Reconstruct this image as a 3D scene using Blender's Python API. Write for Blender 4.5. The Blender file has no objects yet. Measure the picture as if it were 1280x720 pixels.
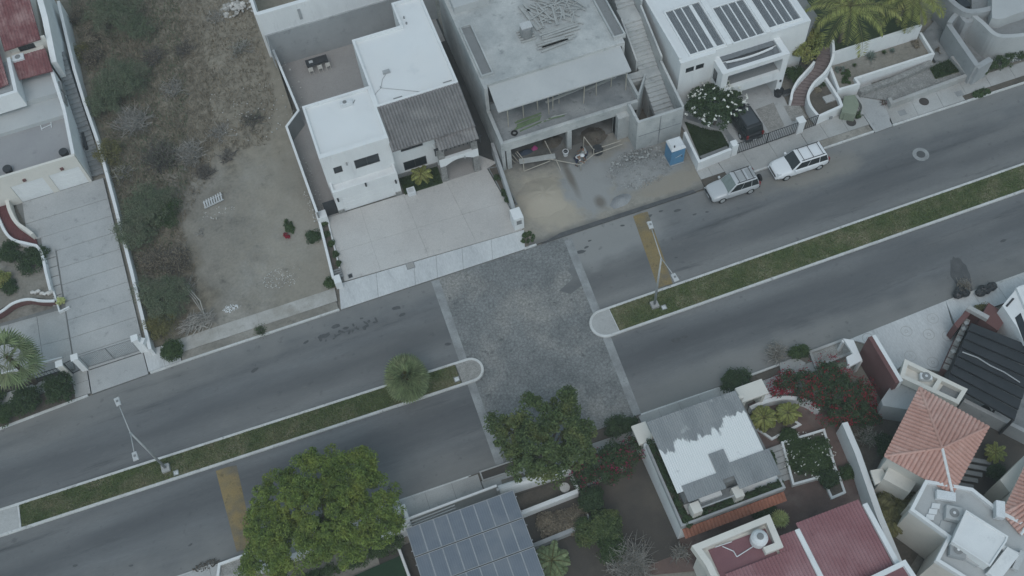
import bpy, bmesh, math, random
import numpy as np
from mathutils import Vector, Matrix
random.seed(7); RNG = np.random.default_rng(7)
sc = bpy.context.scene
col = sc.collection

# ---------------------------------------------------------------- camera (drone, 72 m up, looking down at 30 degrees)
FPX, HGT = 1300.0, 72.0
def _nrm(v): return v/np.linalg.norm(v)
_down = _nrm(np.array([715-640, -(1092-360), -FPX], float))
def _g(px, py, h):
    r = np.array([px-640, -(py-360), -FPX], float)
    return r*(h/np.dot(r, _down))
_ex = _nrm(_g(1280, 203, HGT)-_g(0, 640, HGT)); _ez = -_down; _ey = np.cross(_ez, _ex)
_R = np.array([_ex, _ey, _ez]); _o = _g(640, 360, HGT)
def P(px, py, z=0.0):
    """survey point: where the sight line through a photo pixel meets the level z"""
    c = _R @ (_g(px, py, HGT-z)-_o)
    return (float(c[0]), float(c[1]), float(z))
def P2(px, py, z=0.0): return P(px, py, z)[:2]
cd = bpy.data.cameras.new('drone_camera'); cam = bpy.data.objects.new('drone_camera', cd); col.objects.link(cam)
cd.sensor_width = 36; cd.lens = FPX/1280*36; cd.clip_end = 3000; cd.clip_start = 0.5
M = Matrix([list(r) for r in _R]).to_4x4(); M.translation = Vector(-(_R @ _o)); cam.matrix_world = M
sc.camera = cam
sc.render.resolution_x = 1024; sc.render.resolution_y = 576

# ---------------------------------------------------------------- overcast dusk light
SUN_EL, SUN_ROT = math.radians(58), math.radians(200)
w = bpy.data.worlds.new('World'); sc.world = w; w.use_nodes = True
nt = w.node_tree; bg = nt.nodes['Background']
sky = nt.nodes.new('ShaderNodeTexSky'); sky.sky_type = 'NISHITA'; sky.sun_disc = False
sky.sun_elevation = SUN_EL; sky.sun_rotation = SUN_ROT; sky.dust_density = 1.0; sky.air_density = 1.0; sky.ozone_density = 1.0
hs = nt.nodes.new('ShaderNodeHueSaturation'); hs.inputs['Saturation'].default_value = 0.68; hs.inputs['Hue'].default_value = 0.462
nt.links.new(sky.outputs[0], hs.inputs['Color']); nt.links.new(hs.outputs[0], bg.inputs[0])
bg.inputs[1].default_value = 0.15
sd = bpy.data.lights.new('sun', 'SUN'); sd.energy = 0.75; sd.angle = math.radians(36); sd.color = (0.97, 0.98, 0.96)
so = bpy.data.objects.new('sun', sd); col.objects.link(so)
_sd = Vector((math.sin(SUN_ROT)*math.cos(SUN_EL), math.cos(SUN_ROT)*math.cos(SUN_EL), math.sin(SUN_EL)))
so.rotation_euler = _sd.to_track_quat('Z', 'Y').to_euler(); so.location = (0, 0, 120)
vs = sc.view_settings; vs.view_transform = 'Standard'; vs.look = 'None'; vs.exposure = 0.0; vs.gamma = 1.0
sc.cycles.use_denoising = True
sc.cycles.max_bounces = 6; sc.cycles.diffuse_bounces = 3; sc.cycles.transparent_max_bounces = 6
EXPOSURE_AT = 0.04
vs.exposure = EXPOSURE_AT

# ---------------------------------------------------------------- materials
MATS = {}
def _lin(c): return (c[0], c[1], c[2], 1)
def mat(name, c1, c2=None, scale=0.6, rough=0.9, bump=0.0, bscale=12, c3=None, stretch=(1, 1, 1), metal=0.0,
        spots=0.0, spotscale=1.2, isl=0.0, fine=0.12, spec=0.3, trans=0.0):
    m = bpy.data.materials.new(name); m.use_nodes = True; n = m.node_tree.nodes; l = m.node_tree.links
    b = n['Principled BSDF']; b.inputs['Roughness'].default_value = rough; b.inputs['Metallic'].default_value = metal
    b.inputs['Specular IOR Level'].default_value = spec
    if c2 is None: c2 = tuple(x*0.82 for x in c1)
    geo = n.new('ShaderNodeNewGeometry'); mp = n.new('ShaderNodeMapping'); mp.inputs['Scale'].default_value = stretch
    l.new(geo.outputs['Position'], mp.inputs['Vector'])
    def noise(s, d=5, r=0.6):
        t = n.new('ShaderNodeTexNoise'); t.inputs['Scale'].default_value = s; t.inputs['Detail'].default_value = d
        t.inputs['Roughness'].default_value = r; l.new(mp.outputs[0], t.inputs['Vector']); return t
    def ramp(src, a, z):
        r = n.new('ShaderNodeMapRange'); r.inputs['From Min'].default_value = a; r.inputs['From Max'].default_value = z
        l.new(src, r.inputs['Value']); return r.outputs[0]
    def mix(f, A, B):
        x = n.new('ShaderNodeMix'); x.data_type = 'RGBA'
        if isinstance(f, float): x.inputs['Factor'].default_value = f
        else: l.new(f, x.inputs['Factor'])
        for k, v in (('A', A), ('B', B)):
            if isinstance(v, tuple): x.inputs[k if False else (6 if k == 'A' else 7)].default_value = _lin(v)
            else: l.new(v, x.inputs[6 if k == 'A' else 7])
        return x.outputs[2]
    c = mix(ramp(noise(scale).outputs['Fac'], 0.3, 0.7), c1, c2)
    if c3 is not None: c = mix(ramp(noise(scale*0.37, 4).outputs['Fac'], 0.48, 0.68), c, c3)
    if spots > 0:
        dk = tuple(x*(1-spots) for x in c2)
        c = mix(ramp(noise(spotscale, 6, 0.7).outputs['Fac'], 0.58, 0.72), c, dk)
    if fine > 0:
        f = noise(bscale, 3)
        hsv = n.new('ShaderNodeHueSaturation'); l.new(c, hsv.inputs['Color'])
        mr = n.new('ShaderNodeMapRange'); mr.inputs['From Min'].default_value = 0.25; mr.inputs['From Max'].default_value = 0.75
        mr.inputs['To Min'].default_value = 1-fine; mr.inputs['To Max'].default_value = 1+fine
        l.new(f.outputs['Fac'], mr.inputs['Value']); l.new(mr.outputs[0], hsv.inputs['Value']); c = hsv.outputs[0]
    if isl > 0:
        hsv = n.new('ShaderNodeHueSaturation'); l.new(c, hsv.inputs['Color'])
        mr = n.new('ShaderNodeMapRange'); mr.inputs['To Min'].default_value = 1-isl; mr.inputs['To Max'].default_value = 1+isl
        l.new(geo.outputs['Random Per Island'], mr.inputs['Value']); l.new(mr.outputs[0], hsv.inputs['Value']); c = hsv.outputs[0]
    l.new(c, b.inputs['Base Color'])
    if bump > 0:
        bn = n.new('ShaderNodeBump'); bn.inputs['Strength'].default_value = bump; bn.inputs['Distance'].default_value = 0.05
        l.new(noise(bscale, 4).outputs['Fac'], bn.inputs['Height']); l.new(bn.outputs[0], b.inputs['Normal'])
    if trans > 0:
        b.inputs['Subsurface Weight'].default_value = 0.0
        tr = n.new('ShaderNodeBsdfTranslucent'); l.new(c, tr.inputs['Color']); ms = n.new('ShaderNodeMixShader')
        ms.inputs[0].default_value = trans; l.new(b.outputs[0], ms.inputs[1]); l.new(tr.outputs[0], ms.inputs[2])
        l.new(ms.outputs[0], n['Material Output'].inputs['Surface'])
    MATS[name] = m; m['c'] = 1
    return m
def cobble_mat():
    m = mat('cobble', (0.24, 0.247, 0.243), (0.16, 0.165, 0.165), scale=0.5, c3=(0.31, 0.30, 0.278), bscale=5, fine=0.3, spots=0.45, spotscale=1.4)
    n = m.node_tree.nodes; l = m.node_tree.links; b = n['Principled BSDF']
    geo = [x for x in n if x.bl_idname == 'ShaderNodeNewGeometry'][0]
    v = n.new('ShaderNodeTexVoronoi'); v.feature = 'DISTANCE_TO_EDGE'; v.inputs['Scale'].default_value = 4.2
    l.new(geo.outputs['Position'], v.inputs['Vector'])
    mr = n.new('ShaderNodeMapRange'); mr.inputs['From Max'].default_value = 0.12; mr.inputs['To Min'].default_value = 0.72; l.new(v.outputs['Distance'], mr.inputs['Value'])
    src = b.inputs['Base Color'].links[0].from_socket
    hsv = n.new('ShaderNodeHueSaturation'); l.new(src, hsv.inputs['Color']); l.new(mr.outputs[0], hsv.inputs['Value'])
    l.new(hsv.outputs[0], b.inputs['Base Color'])
    bn = n.new('ShaderNodeBump'); bn.inputs['Strength'].default_value = 0.7; bn.inputs['Distance'].default_value = 0.06
    l.new(mr.outputs[0], bn.inputs['Height']); l.new(bn.outputs[0], b.inputs['Normal'])
mat('asphalt', (0.185, 0.19, 0.192), (0.102, 0.105, 0.109), scale=0.42, c3=(0.215, 0.213, 0.205), stretch=(0.10, 1, 1), bscale=22, fine=0.13, spots=0.22, spotscale=0.8, bump=0.15)
cobble_mat()
mat('stain', (0.075, 0.077, 0.08), (0.105, 0.106, 0.107), scale=2, bscale=9)
mat('band', (0.34, 0.35, 0.35), (0.20, 0.205, 0.205), scale=0.9, spots=0.2)
mat('kerb', (0.62, 0.63, 0.62), (0.45, 0.45, 0.44), scale=0.7, spots=0.4, spotscale=2.2, c3=(.52, .52, .5))
mat('walk', (0.44, 0.44, 0.43), (0.36, 0.36, 0.35), scale=0.4, c3=(0.31, 0.30, 0.285), spots=0.2, spotscale=1.1, bump=.1)
mat('apron', (0.60, 0.61, 0.605), (0.46, 0.47, 0.475), scale=0.35, stretch=(1, .3, 1), spots=0.12)
mat('drive', (0.50, 0.48, 0.455), (0.42, 0.405, 0.39), scale=0.25, c3=(0.54, 0.53, 0.51), spots=0.12)
mat('drive_grey', (0.43, 0.435, 0.43), (0.345, 0.35, 0.35), scale=0.3, c3=(0.46, 0.46, 0.45), spots=0.25, bump=.1)
mat('joint', (0.17, 0.17, 0.165), (0.22, 0.22, 0.21), scale=2)
mat('dirt', (0.255, 0.235, 0.20), (0.19, 0.178, 0.155), scale=0.45, c3=(0.31, 0.295, 0.265), spots=0.35, spotscale=0.8, bump=0.5, bscale=5, fine=0.18)
mat('scrubsoil', (0.15, 0.14, 0.115), (0.21, 0.20, 0.165), scale=0.5, c3=(0.28, 0.265, 0.22), spots=0.45, spotscale=1.0, bump=0.6, bscale=5, fine=0.25)
mat('sand', (0.31, 0.29, 0.25), (0.25, 0.235, 0.205), scale=0.5, c3=(0.21, 0.205, 0.19), spots=0.2, bump=0.4, bscale=6)
mat('soil', (0.13, 0.11, 0.09), (0.085, 0.075, 0.062), scale=1, spots=0.3, bump=0.5, bscale=8, fine=0.25)
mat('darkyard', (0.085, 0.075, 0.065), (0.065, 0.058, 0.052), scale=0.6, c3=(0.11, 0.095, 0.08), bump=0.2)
mat('grit', (0.34, 0.33, 0.31), (0.23, 0.225, 0.21), scale=3, fine=0.35, bscale=14, bump=0.5)
mat('cement', (0.27, 0.28, 0.285), (0.22, 0.225, 0.23), scale=0.8, c3=(0.32, 0.325, 0.325), spots=0.2, bump=0.4)
mat('rubble', (0.34, 0.345, 0.335), (0.22, 0.225, 0.22), scale=2, isl=0.35, fine=0.2)
mat('rawconc', (0.46, 0.47, 0.46), (0.33, 0.345, 0.345), scale=0.7, c3=(0.53, 0.535, 0.52), spots=0.28, spotscale=1.5, bump=0.15, fine=0.12)
mat('floorconc', (0.25, 0.26, 0.265), (0.175, 0.185, 0.19), scale=0.8, c3=(0.32, 0.325, 0.32), spots=0.35)
mat('white', (0.74, 0.75, 0.745), (0.67, 0.68, 0.68), scale=0.8, stretch=(1, 1, .25), spots=0.09, spotscale=1.3, fine=0.03)
mat('whiteroof', (0.72, 0.735, 0.735), (0.66, 0.675, 0.68), scale=0.25, c3=(0.70, 0.70, 0.69), spots=0.06, spotscale=0.5, fine=0.02)
mat('cream', (0.68, 0.655, 0.60), (0.62, 0.60, 0.55), scale=0.3, spots=0.08, fine=0.03)
mat('greywall', (0.36, 0.37, 0.375), (0.29, 0.30, 0.305), scale=0.3, c3=(0.42, 0.43, 0.43), spots=0.15, fine=0.05)
mat('darkgreywall', (0.25, 0.255, 0.255), (0.20, 0.205, 0.205), scale=0.4, spots=0.15)
mat('terrace', (0.33, 0.325, 0.325), (0.29, 0.285, 0.29), scale=0.4, spots=0.1, fine=0.04)
mat('patio', (0.33, 0.31, 0.295), (0.29, 0.275, 0.265), scale=0.4, spots=0.1)
mat('slabgrey', (0.47, 0.48, 0.475), (0.41, 0.42, 0.42), scale=0.35, spots=0.08, fine=0.04)
mat('tile_red', (0.24, 0.10, 0.10), (0.17, 0.068, 0.072), scale=2.2, spots=0.25, spotscale=3, c3=(0.36, 0.22, 0.21), stretch=(1, .5, 1))
mat('tile_grey', (0.25, 0.235, 0.23), (0.19, 0.18, 0.177), scale=2, spots=0.2, c3=(0.29, 0.275, 0.265))
mat('tile_terra', (0.52, 0.315, 0.265), (0.44, 0.25, 0.205), scale=1.2, spots=0.2, spotscale=2.5, c3=(0.56, 0.38, 0.33))
mat('tile_orange', (0.36, 0.155, 0.105), (0.28, 0.12, 0.08), scale=2, spots=0.2)
mat('maroon', (0.31, 0.155, 0.165), (0.25, 0.115, 0.125), scale=0.5, c3=(0.37, 0.22, 0.23), spots=0.12, fine=0.05)
mat('maroon_sheet', (0.22, 0.105, 0.115), (0.185, 0.085, 0.095), scale=0.7, c3=(0.235, 0.115, 0.125), rough=.7)
mat('redwall', (0.165, 0.085, 0.08), (0.14, 0.07, 0.067), scale=0.5, fine=0.05)
mat('redwalk', (0.155, 0.06, 0.06), (0.12, 0.048, 0.05), scale=1, spots=0.2)
mat('brickpath', (0.155, 0.105, 0.09), (0.115, 0.08, 0.07), scale=1.2, c3=(0.18, 0.14, 0.125), spots=0.25, isl=.15)
mat('stairbrick', (0.22, 0.175, 0.165), (0.18, 0.14, 0.135), scale=2, isl=0.15)
mat('corru', (0.26, 0.27, 0.275), (0.20, 0.21, 0.218), scale=0.8, stretch=(1.5, .35, 1), c3=(0.30, 0.305, 0.305), spots=0.2, rough=.75)
mat('corru_white', (0.72, 0.73, 0.725), (0.66, 0.67, 0.67), scale=0.8, spots=0.12, c3=(.58, .59, .59))
mat('louvre', (0.185, 0.197, 0.207), (0.15, 0.16, 0.17), scale=1.5, rough=.7)
mat('blackroof', (0.03, 0.033, 0.037), (0.04, 0.043, 0.048), scale=0.8, rough=.65, spots=.2)
mat('solar', (0.125, 0.145, 0.175), (0.155, 0.175, 0.205), scale=0.8, rough=0.3, spec=0.5, fine=0.04, c3=(.19, .205, .225))
mat('alu', (0.36, 0.37, 0.38), None, scale=2, rough=0.5, metal=0.3)
mat('metal_dark', (0.035, 0.037, 0.04), (0.05, 0.05, 0.053), scale=2, rough=0.6)
mat('galv', (0.46, 0.47, 0.47), (0.38, 0.39, 0.39), scale=3, rough=0.55, metal=.2)
mat('glass', (0.018, 0.022, 0.026), (0.03, 0.035, 0.04), scale=0.8, rough=0.12, spec=0.5, fine=0)
mat('glass_auto', (0.03, 0.034, 0.035), None, scale=0.8, rough=0.08, spec=0.5, fine=0)
mat('glass_pale', (0.20, 0.235, 0.225), (0.15, 0.18, 0.17), scale=3, rough=0.1, spec=0.5, fine=0)
mat('rubber', (0.02, 0.02, 0.021), None, rough=0.85)
mat('bag', (0.018, 0.019, 0.021), (0.03, 0.031, 0.034), scale=6, rough=0.35, bump=0.6, bscale=10, spec=0.5)
mat('carsilver', (0.52, 0.53, 0.54), (0.50, 0.51, 0.52), rough=0.35, metal=0.15, spec=0.5, fine=0)
mat('carwhite', (0.74, 0.75, 0.76), (0.71, 0.72, 0.73), rough=0.3, spec=0.5, fine=0)
mat('cargrey', (0.085, 0.092, 0.10), (0.075, 0.08, 0.088), rough=0.35, metal=0.3, spec=0.5, fine=0)
mat('cardark', (0.025, 0.026, 0.028), None, rough=0.4, spec=0.5, fine=0)
mat('redlamp', (0.22, 0.02, 0.02), None, rough=0.3, fine=0)
mat('headlamp', (0.55, 0.57, 0.58), None, rough=0.15, fine=0)
mat('blueplastic', (0.105, 0.25, 0.40), (0.09, 0.22, 0.36), rough=0.5)
mat('whiteplastic', (0.70, 0.72, 0.73), None, rough=0.5)
mat('greybox', (0.52, 0.53, 0.53), (0.46, 0.47, 0.47), scale=2)
mat('wood', (0.42, 0.39, 0.33), (0.33, 0.305, 0.26), scale=2, isl=0.25)
mat('wood_grey', (0.40, 0.405, 0.39), (0.31, 0.315, 0.305), scale=2, isl=0.3)
mat('greenplank', (0.17, 0.24, 0.12), (0.11, 0.15, 0.09), scale=2, isl=0.25)
mat('greenbox', (0.235, 0.265, 0.20), (0.20, 0.23, 0.175), scale=1.5)
mat('yellowpaint', (0.27, 0.195, 0.085), (0.20, 0.16, 0.09), scale=1.1, spots=0.45, spotscale=1.9, c3=(0.125, 0.118, 0.108), fine=.2)
mat('manhole', (0.075, 0.062, 0.055), (0.055, 0.05, 0.047), scale=4)
mat('stonewall', (0.30, 0.295, 0.28), (0.20, 0.197, 0.19), scale=2.2, fine=0.3, bscale=7, bump=0.8)
mat('pebble', (0.55, 0.54, 0.51), (0.42, 0.41, 0.39), isl=0.3)
mat('turf', (0.025, 0.055, 0.028), (0.02, 0.045, 0.024), scale=2, fine=0.2, bscale=25)
mat('grassbase', (0.12, 0.14, 0.06), (0.075, 0.10, 0.042), scale=1.1, c3=(0.25, 0.225, 0.15), fine=0.3, bscale=14, bump=.6)
mat('lawn', (0.05, 0.07, 0.03), (0.038, 0.056, 0.025), scale=1, fine=0.3, bscale=14, bump=.6)
mat('blade', (0.145, 0.19, 0.072), (0.09, 0.13, 0.05), scale=1.0, c3=(0.29, 0.26, 0.165), isl=0.35, fine=0, trans=.2)
mat('blade_lawn', (0.06, 0.095, 0.035), (0.045, 0.07, 0.03), scale=1, isl=0.35, fine=0, trans=.2)
def leaf(name, c, c2, isl=0.35, c3=None): mat(name, tuple(min(.8, x*1.5) for x in c), tuple(x*1.15 for x in c2), scale=1.6, isl=isl, fine=0, rough=.6, spec=.25, trans=0.25, c3=c3)
leaf('lf_bright', (0.145, 0.195, 0.042), (0.065, 0.105, 0.03), c3=(0.25, 0.29, 0.06))
leaf('lf_ficus', (0.085, 0.115, 0.042), (0.05, 0.076, 0.03), c3=(0.155, 0.175, 0.06))
leaf('lf_dark', (0.046, 0.072, 0.030), (0.036, 0.058, 0.026))
leaf('lf_mid', (0.055, 0.085, 0.03), (0.04, 0.065, 0.024))
leaf('lf_mesquite', (0.125, 0.15, 0.095), (0.10, 0.125, 0.075), c3=(0.19, 0.195, 0.135))
leaf('lf_olive', (0.15, 0.14, 0.055), (0.11, 0.105, 0.05))
leaf('lf_dry', (0.20, 0.17, 0.125), (0.17, 0.145, 0.11))
leaf('lf_palm', (0.22, 0.235, 0.07), (0.17, 0.19, 0.06), c3=(0.29, 0.275, 0.10))
leaf('lf_fan', (0.175, 0.215, 0.11), (0.14, 0.18, 0.09), c3=(0.26, 0.275, 0.155))
leaf('lf_lime', (0.42, 0.45, 0.20), (0.5, 0.53, 0.24))
leaf('lf_agave', (0.17, 0.20, 0.17), (0.13, 0.16, 0.14))
leaf('fl_red', (0.20, 0.010, 0.024), (0.20, 0.010, 0.024))
leaf('fl_magenta', (0.20, 0.015, 0.055), (0.19, 0.014, 0.05))
leaf('fl_white', (0.53, 0.54, 0.50), (0.66, 0.67, 0.61), isl=0.08)
mat('twig', (0.34, 0.325, 0.295), (0.24, 0.23, 0.21), isl=0.35, fine=0)
mat('twig_dark', (0.15, 0.135, 0.12), (0.10, 0.092, 0.082), isl=0.35, fine=0)
mat('bark', (0.14, 0.115, 0.09), (0.10, 0.085, 0.07), scale=3, bump=.6)
mat('skin', (0.24, 0.13, 0.085), None, fine=0, rough=.6)
mat('denim', (0.04, 0.05, 0.085), (0.03, 0.04, 0.07), scale=5)
mat('shirtwhite', (0.70, 0.71, 0.71), None, scale=4)
mat('shirtgrey', (0.36, 0.37, 0.36), None, scale=4)
mat('hair', (0.012, 0.01, 0.009), None)
mat('pink', (0.42, 0.07, 0.22), None)
mat('tarp', (0.055, 0.07, 0.10), None)
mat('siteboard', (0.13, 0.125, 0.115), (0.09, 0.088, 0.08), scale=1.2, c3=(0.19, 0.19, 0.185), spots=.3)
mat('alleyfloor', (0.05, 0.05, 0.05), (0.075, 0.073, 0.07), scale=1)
def masked(name, base, build):
    """copy of a material whose colour is blended with another by a shape of its own (spill, paint edge)"""
    m = MATS[base].copy(); m.name = name; n = m.node_tree.nodes; l = m.node_tree.links; b = n['Principled BSDF']
    geo = [q for q in n if q.bl_idname == 'ShaderNodeNewGeometry'][0]; sx = n.new('ShaderNodeSeparateXYZ'); l.new(geo.outputs['Position'], sx.inputs[0])
    def mth(op, *v):
        q = n.new('ShaderNodeMath'); q.operation = op
        for i, k in enumerate(v):
            if isinstance(k, (int, float)): q.inputs[i].default_value = k
            else: l.new(k, q.inputs[i])
        return q.outputs[0]
    def noise(s, st=(1, 1, 1), d=5):
        mp = n.new('ShaderNodeMapping'); mp.inputs['Scale'].default_value = st; l.new(geo.outputs['Position'], mp.inputs[0])
        t = n.new('ShaderNodeTexNoise'); t.inputs['Scale'].default_value = s; t.inputs['Detail'].default_value = d; l.new(mp.outputs[0], t.inputs['Vector']); return t.outputs['Fac']
    def blend(f, lo, hi, col, amt=1.0):
        mr = n.new('ShaderNodeMapRange'); mr.inputs['From Min'].default_value = lo; mr.inputs['From Max'].default_value = hi; mr.inputs['To Max'].default_value = amt; l.new(f, mr.inputs['Value'])
        x = n.new('ShaderNodeMix'); x.data_type = 'RGBA'; l.new(mr.outputs[0], x.inputs['Factor']); l.new(b.inputs['Base Color'].links[0].from_socket, x.inputs[6]); x.inputs[7].default_value = (*col, 1); l.new(x.outputs[2], b.inputs['Base Color'])
    build(sx.outputs['X'], sx.outputs['Y'], mth, noise, blend); MATS[name] = m; return m


def _road(X, Y, mth, noise, blend):
    nz = mth('MULTIPLY', mth('SUBTRACT', noise(.5, (.3, 1, 1), 6), .5), 3.0); nb = mth('MULTIPLY', mth('SUBTRACT', noise(.35, (1, 1, 1), 6), .5), 4.5)
    dust = mth('MINIMUM', mth('ABSOLUTE', mth('SUBTRACT', Y, 3.2)), mth('ABSOLUTE', mth('ADD', Y, 13.4)))
    blend(mth('ADD', dust, mth('ADD', nb, nz)), 2.6, .4, (.235, .232, .222), .62)
    for c in (-1.9, -8.9): blend(mth('ADD', mth('ABSOLUTE', mth('SUBTRACT', Y, c)), nz), 1.7, .2, (.088, .091, .096), .6)
    site = mth('SQRT', mth('ADD', mth('POWER', mth('DIVIDE', mth('SUBTRACT', X, 8.5), 5.5), 2.0), mth('POWER', mth('DIVIDE', mth('SUBTRACT', Y, 1.6), 2.4), 2.0))); blend(mth('ADD', site, mth('MULTIPLY', nb, .3)), 1.15, .6, (.29, .29, .28), .7)
    blend(mth('ADD', mth('SQRT', mth('ADD', mth('POWER', mth('DIVIDE', mth('SUBTRACT', X, 26.5), 5.0), 2.0), mth('POWER', mth('DIVIDE', mth('SUBTRACT', Y, 1.4), 1.4), 2.0))), mth('MULTIPLY', nb, .3)), 1.15, .6, (.26, .245, .215), .6)
    blend(noise(1.6, (1, 1, 1), 8), .63, .72, (.085, .086, .088), .45); blend(noise(2.3, (.35, 1, 1), 7), .62, .74, (.25, .248, .24), .14)
masked('asphalt', 'asphalt', _road)

masked('solar', 'solar', lambda X, Y, mth, noise, blend: blend(mth('FRACT', mth('MULTIPLY', X, 6.3)), .80, .9, (.21, .23, .255), .55))

mat('dusty_walk', (0.47, 0.46, 0.44), (0.34, 0.325, 0.295), scale=.7, c3=(0.28, 0.26, 0.225), spots=.2, spotscale=1.5, bump=.2)
# ---------------------------------------------------------------- mesh helpers
ORG = {}
def tag(o, label=None, cat=None, group=None, kind=None):
    if label: o['label'] = label
    if cat: o['category'] = cat
    if group: o['group'] = group
    if kind: o['kind'] = kind
    return o
def thing(name, label, cat, loc=(0, 0, 0), group=None, rz=0):
    o = bpy.data.objects.new(name, None); col.objects.link(o); o.empty_display_size = 0.3
    o.location = loc if len(loc) == 3 else (loc[0], loc[1], 0); o.rotation_euler = (0, 0, rz)
    return tag(o, label, cat, group)
def rootloc(p):
    while p.parent: p = p.parent
    return p.location
class MB:
    def __init__(s): s.v = []; s.f = []
    def add(s, vs, fs):
        n = len(s.v); s.v += [tuple(x) for x in vs]; s.f += [tuple(i+n for i in f) for f in fs]; return s
    def prism(s, poly, z0, z1):
        a = sum(poly[i][0]*poly[(i+1) % len(poly)][1]-poly[(i+1) % len(poly)][0]*poly[i][1] for i in range(len(poly)))
        if a < 0: poly = poly[::-1]
        n = len(poly); Z0 = z0 if isinstance(z0, (list, tuple)) else [z0]*n; Z1 = z1 if isinstance(z1, (list, tuple)) else [z1]*n
        vs = [(p[0], p[1], Z0[i]) for i, p in enumerate(poly)]+[(p[0], p[1], Z1[i]) for i, p in enumerate(poly)]
        fs = [tuple(range(n-1, -1, -1)), tuple(range(n, 2*n))]+[(i, (i+1) % n, n+(i+1) % n, n+i) for i in range(n)]
        return s.add(vs, fs)
    def box(s, x0, x1, y0, y1, z0, z1):
        return s.prism([(x0, y0), (x1, y0), (x1, y1), (x0, y1)], z0, z1)
    def hexa(s, b, t):      # 4 bottom points ccw, 4 top points ccw
        return s.add(list(b)+list(t), [(3, 2, 1, 0), (4, 5, 6, 7), (0, 1, 5, 4), (1, 2, 6, 5), (2, 3, 7, 6), (3, 0, 4, 7)])
    def bar(s, a, b, w, h=None, up=(0, 0, 1)):
        h = h or w; a = Vector(a); b = Vector(b); d = (b-a).normalized(); u = Vector(up)
        if abs(d.dot(u)) > 0.98: u = Vector((0, 1, 0))
        r = d.cross(u).normalized()*w/2; q = r.cross(d).normalized()*h/2
        B = [a-r-q, a+r-q, a+r+q, a-r+q]; T = [p+(b-a) for p in B]
        return s.hexa(B, T)
    def tube(s, a, b, r0, r1=None, n=6, cap=True):
        r1 = r0 if r1 is None else r1; a = Vector(a); b = Vector(b); d = (b-a).normalized()
        u = Vector((0, 0, 1)) if abs(d.z) < 0.95 else Vector((1, 0, 0)); x = d.cross(u).normalized(); y = d.cross(x)
        vs = []
        for p, r in ((a, r0), (b, r1)):
            vs += [p+(x*math.cos(2*math.pi*i/n)+y*math.sin(2*math.pi*i/n))*r for i in range(n)]
        fs = [(i, n+i, n+(i+1) % n, (i+1) % n) for i in range(n)]
        if cap: fs += [tuple(range(n)), tuple(range(2*n-1, n-1, -1))]
        return s.add(vs, fs)
    def path(s, pts, rad, n=6):
        for i in range(len(pts)-1):
            r0 = rad[i] if isinstance(rad, (list, tuple)) else rad; r1 = rad[i+1] if isinstance(rad, (list, tuple)) else rad
            s.tube(pts[i], pts[i+1], r0, r1, n)
        return s
    def lathe(s, c, prof, n=16):    # prof: (r, z) list
        vs = []; fs = []
        for r, z in prof: vs += [(c[0]+r*math.cos(2*math.pi*i/n), c[1]+r*math.sin(2*math.pi*i/n), c[2]+z) for i in range(n)]
        for k in range(len(prof)-1): fs += [(k*n+i, k*n+(i+1) % n, (k+1)*n+(i+1) % n, (k+1)*n+i) for i in range(n)]
        fs += [tuple(range(n-1, -1, -1)), tuple(range((len(prof)-1)*n, len(prof)*n))]
        return s.add(vs, fs)
    def wall(s, pts, t, z0, z1, closed=False):    # wall along a plan polyline, mitred
        pts = [Vector(p[:2]) for p in pts]; n = len(pts); L = []; Rr = []
        for i in range(n):
            a = pts[i-1] if (i > 0 or closed) else None; c = pts[(i+1) % n] if (i < n-1 or closed) else None
            d1 = (pts[i]-a).normalized() if a is not None else None; d2 = (c-pts[i]).normalized() if c is not None else None
            if d1 is None: d1 = d2
            if d2 is None: d2 = d1
            n1 = Vector((-d1.y, d1.x)); n2 = Vector((-d2.y, d2.x)); m = (n1+n2)
            m = m.normalized() if m.length > 1e-6 else n1
            k = 1/max(0.35, m.dot(n1)); L.append(pts[i]+m*k*t/2); Rr.append(pts[i]-m*k*t/2)
        Z0 = z0 if isinstance(z0, (list, tuple)) else [z0]*n; Z1 = z1 if isinstance(z1, (list, tuple)) else [z1]*n
        vs = []
        for i in range(n): vs += [(L[i].x, L[i].y, Z0[i]), (Rr[i].x, Rr[i].y, Z0[i]), (Rr[i].x, Rr[i].y, Z1[i]), (L[i].x, L[i].y, Z1[i])]
        fs = []
        for i in range(n if closed else n-1):
            a = 4*i; b = 4*((i+1) % n)
            fs += [(a+3, a+2, b+2, b+3), (a+2, a+1, b+1, b+2), (a+1, a, b, b+1), (a, a+3, b+3, b)]
        if not closed: fs += [(0, 1, 2, 3), (4*n-1, 4*n-2, 4*n-3, 4*n-4)]
        return s.add(vs, fs)
    def build(s, name, m, parent=None, smooth=False, bevel=0, label=None, kind=None, cat=None, group=None):
        me = bpy.data.meshes.new(name); off = rootloc(parent) if parent else Vector((0, 0, 0))
        me.from_pydata([(x-off[0], y-off[1], z-off[2]) for x, y, z in s.v], [], s.f)
        me.materials.append(MATS[m] if isinstance(m, str) else m)
        if smooth: me.polygons.foreach_set('use_smooth', [True]*len(me.polygons))
        me.update(); o = bpy.data.objects.new(name, me); col.objects.link(o)
        if parent: o.parent = parent
        if bevel:
            b = o.modifiers.new('bevel', 'BEVEL'); b.width = bevel; b.segments = 2; b.limit_method = 'ANGLE'
        return tag(o, label, cat, group, kind)
def struct(name, m, mb, label=None): return mb.build(name, m, kind='structure', label=label)
def sheet(name, m, poly, z, zb=None, kind='structure'):
    return MB().prism(poly, z-0.10 if zb is None else zb, z).build(name, m, kind=kind)
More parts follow.
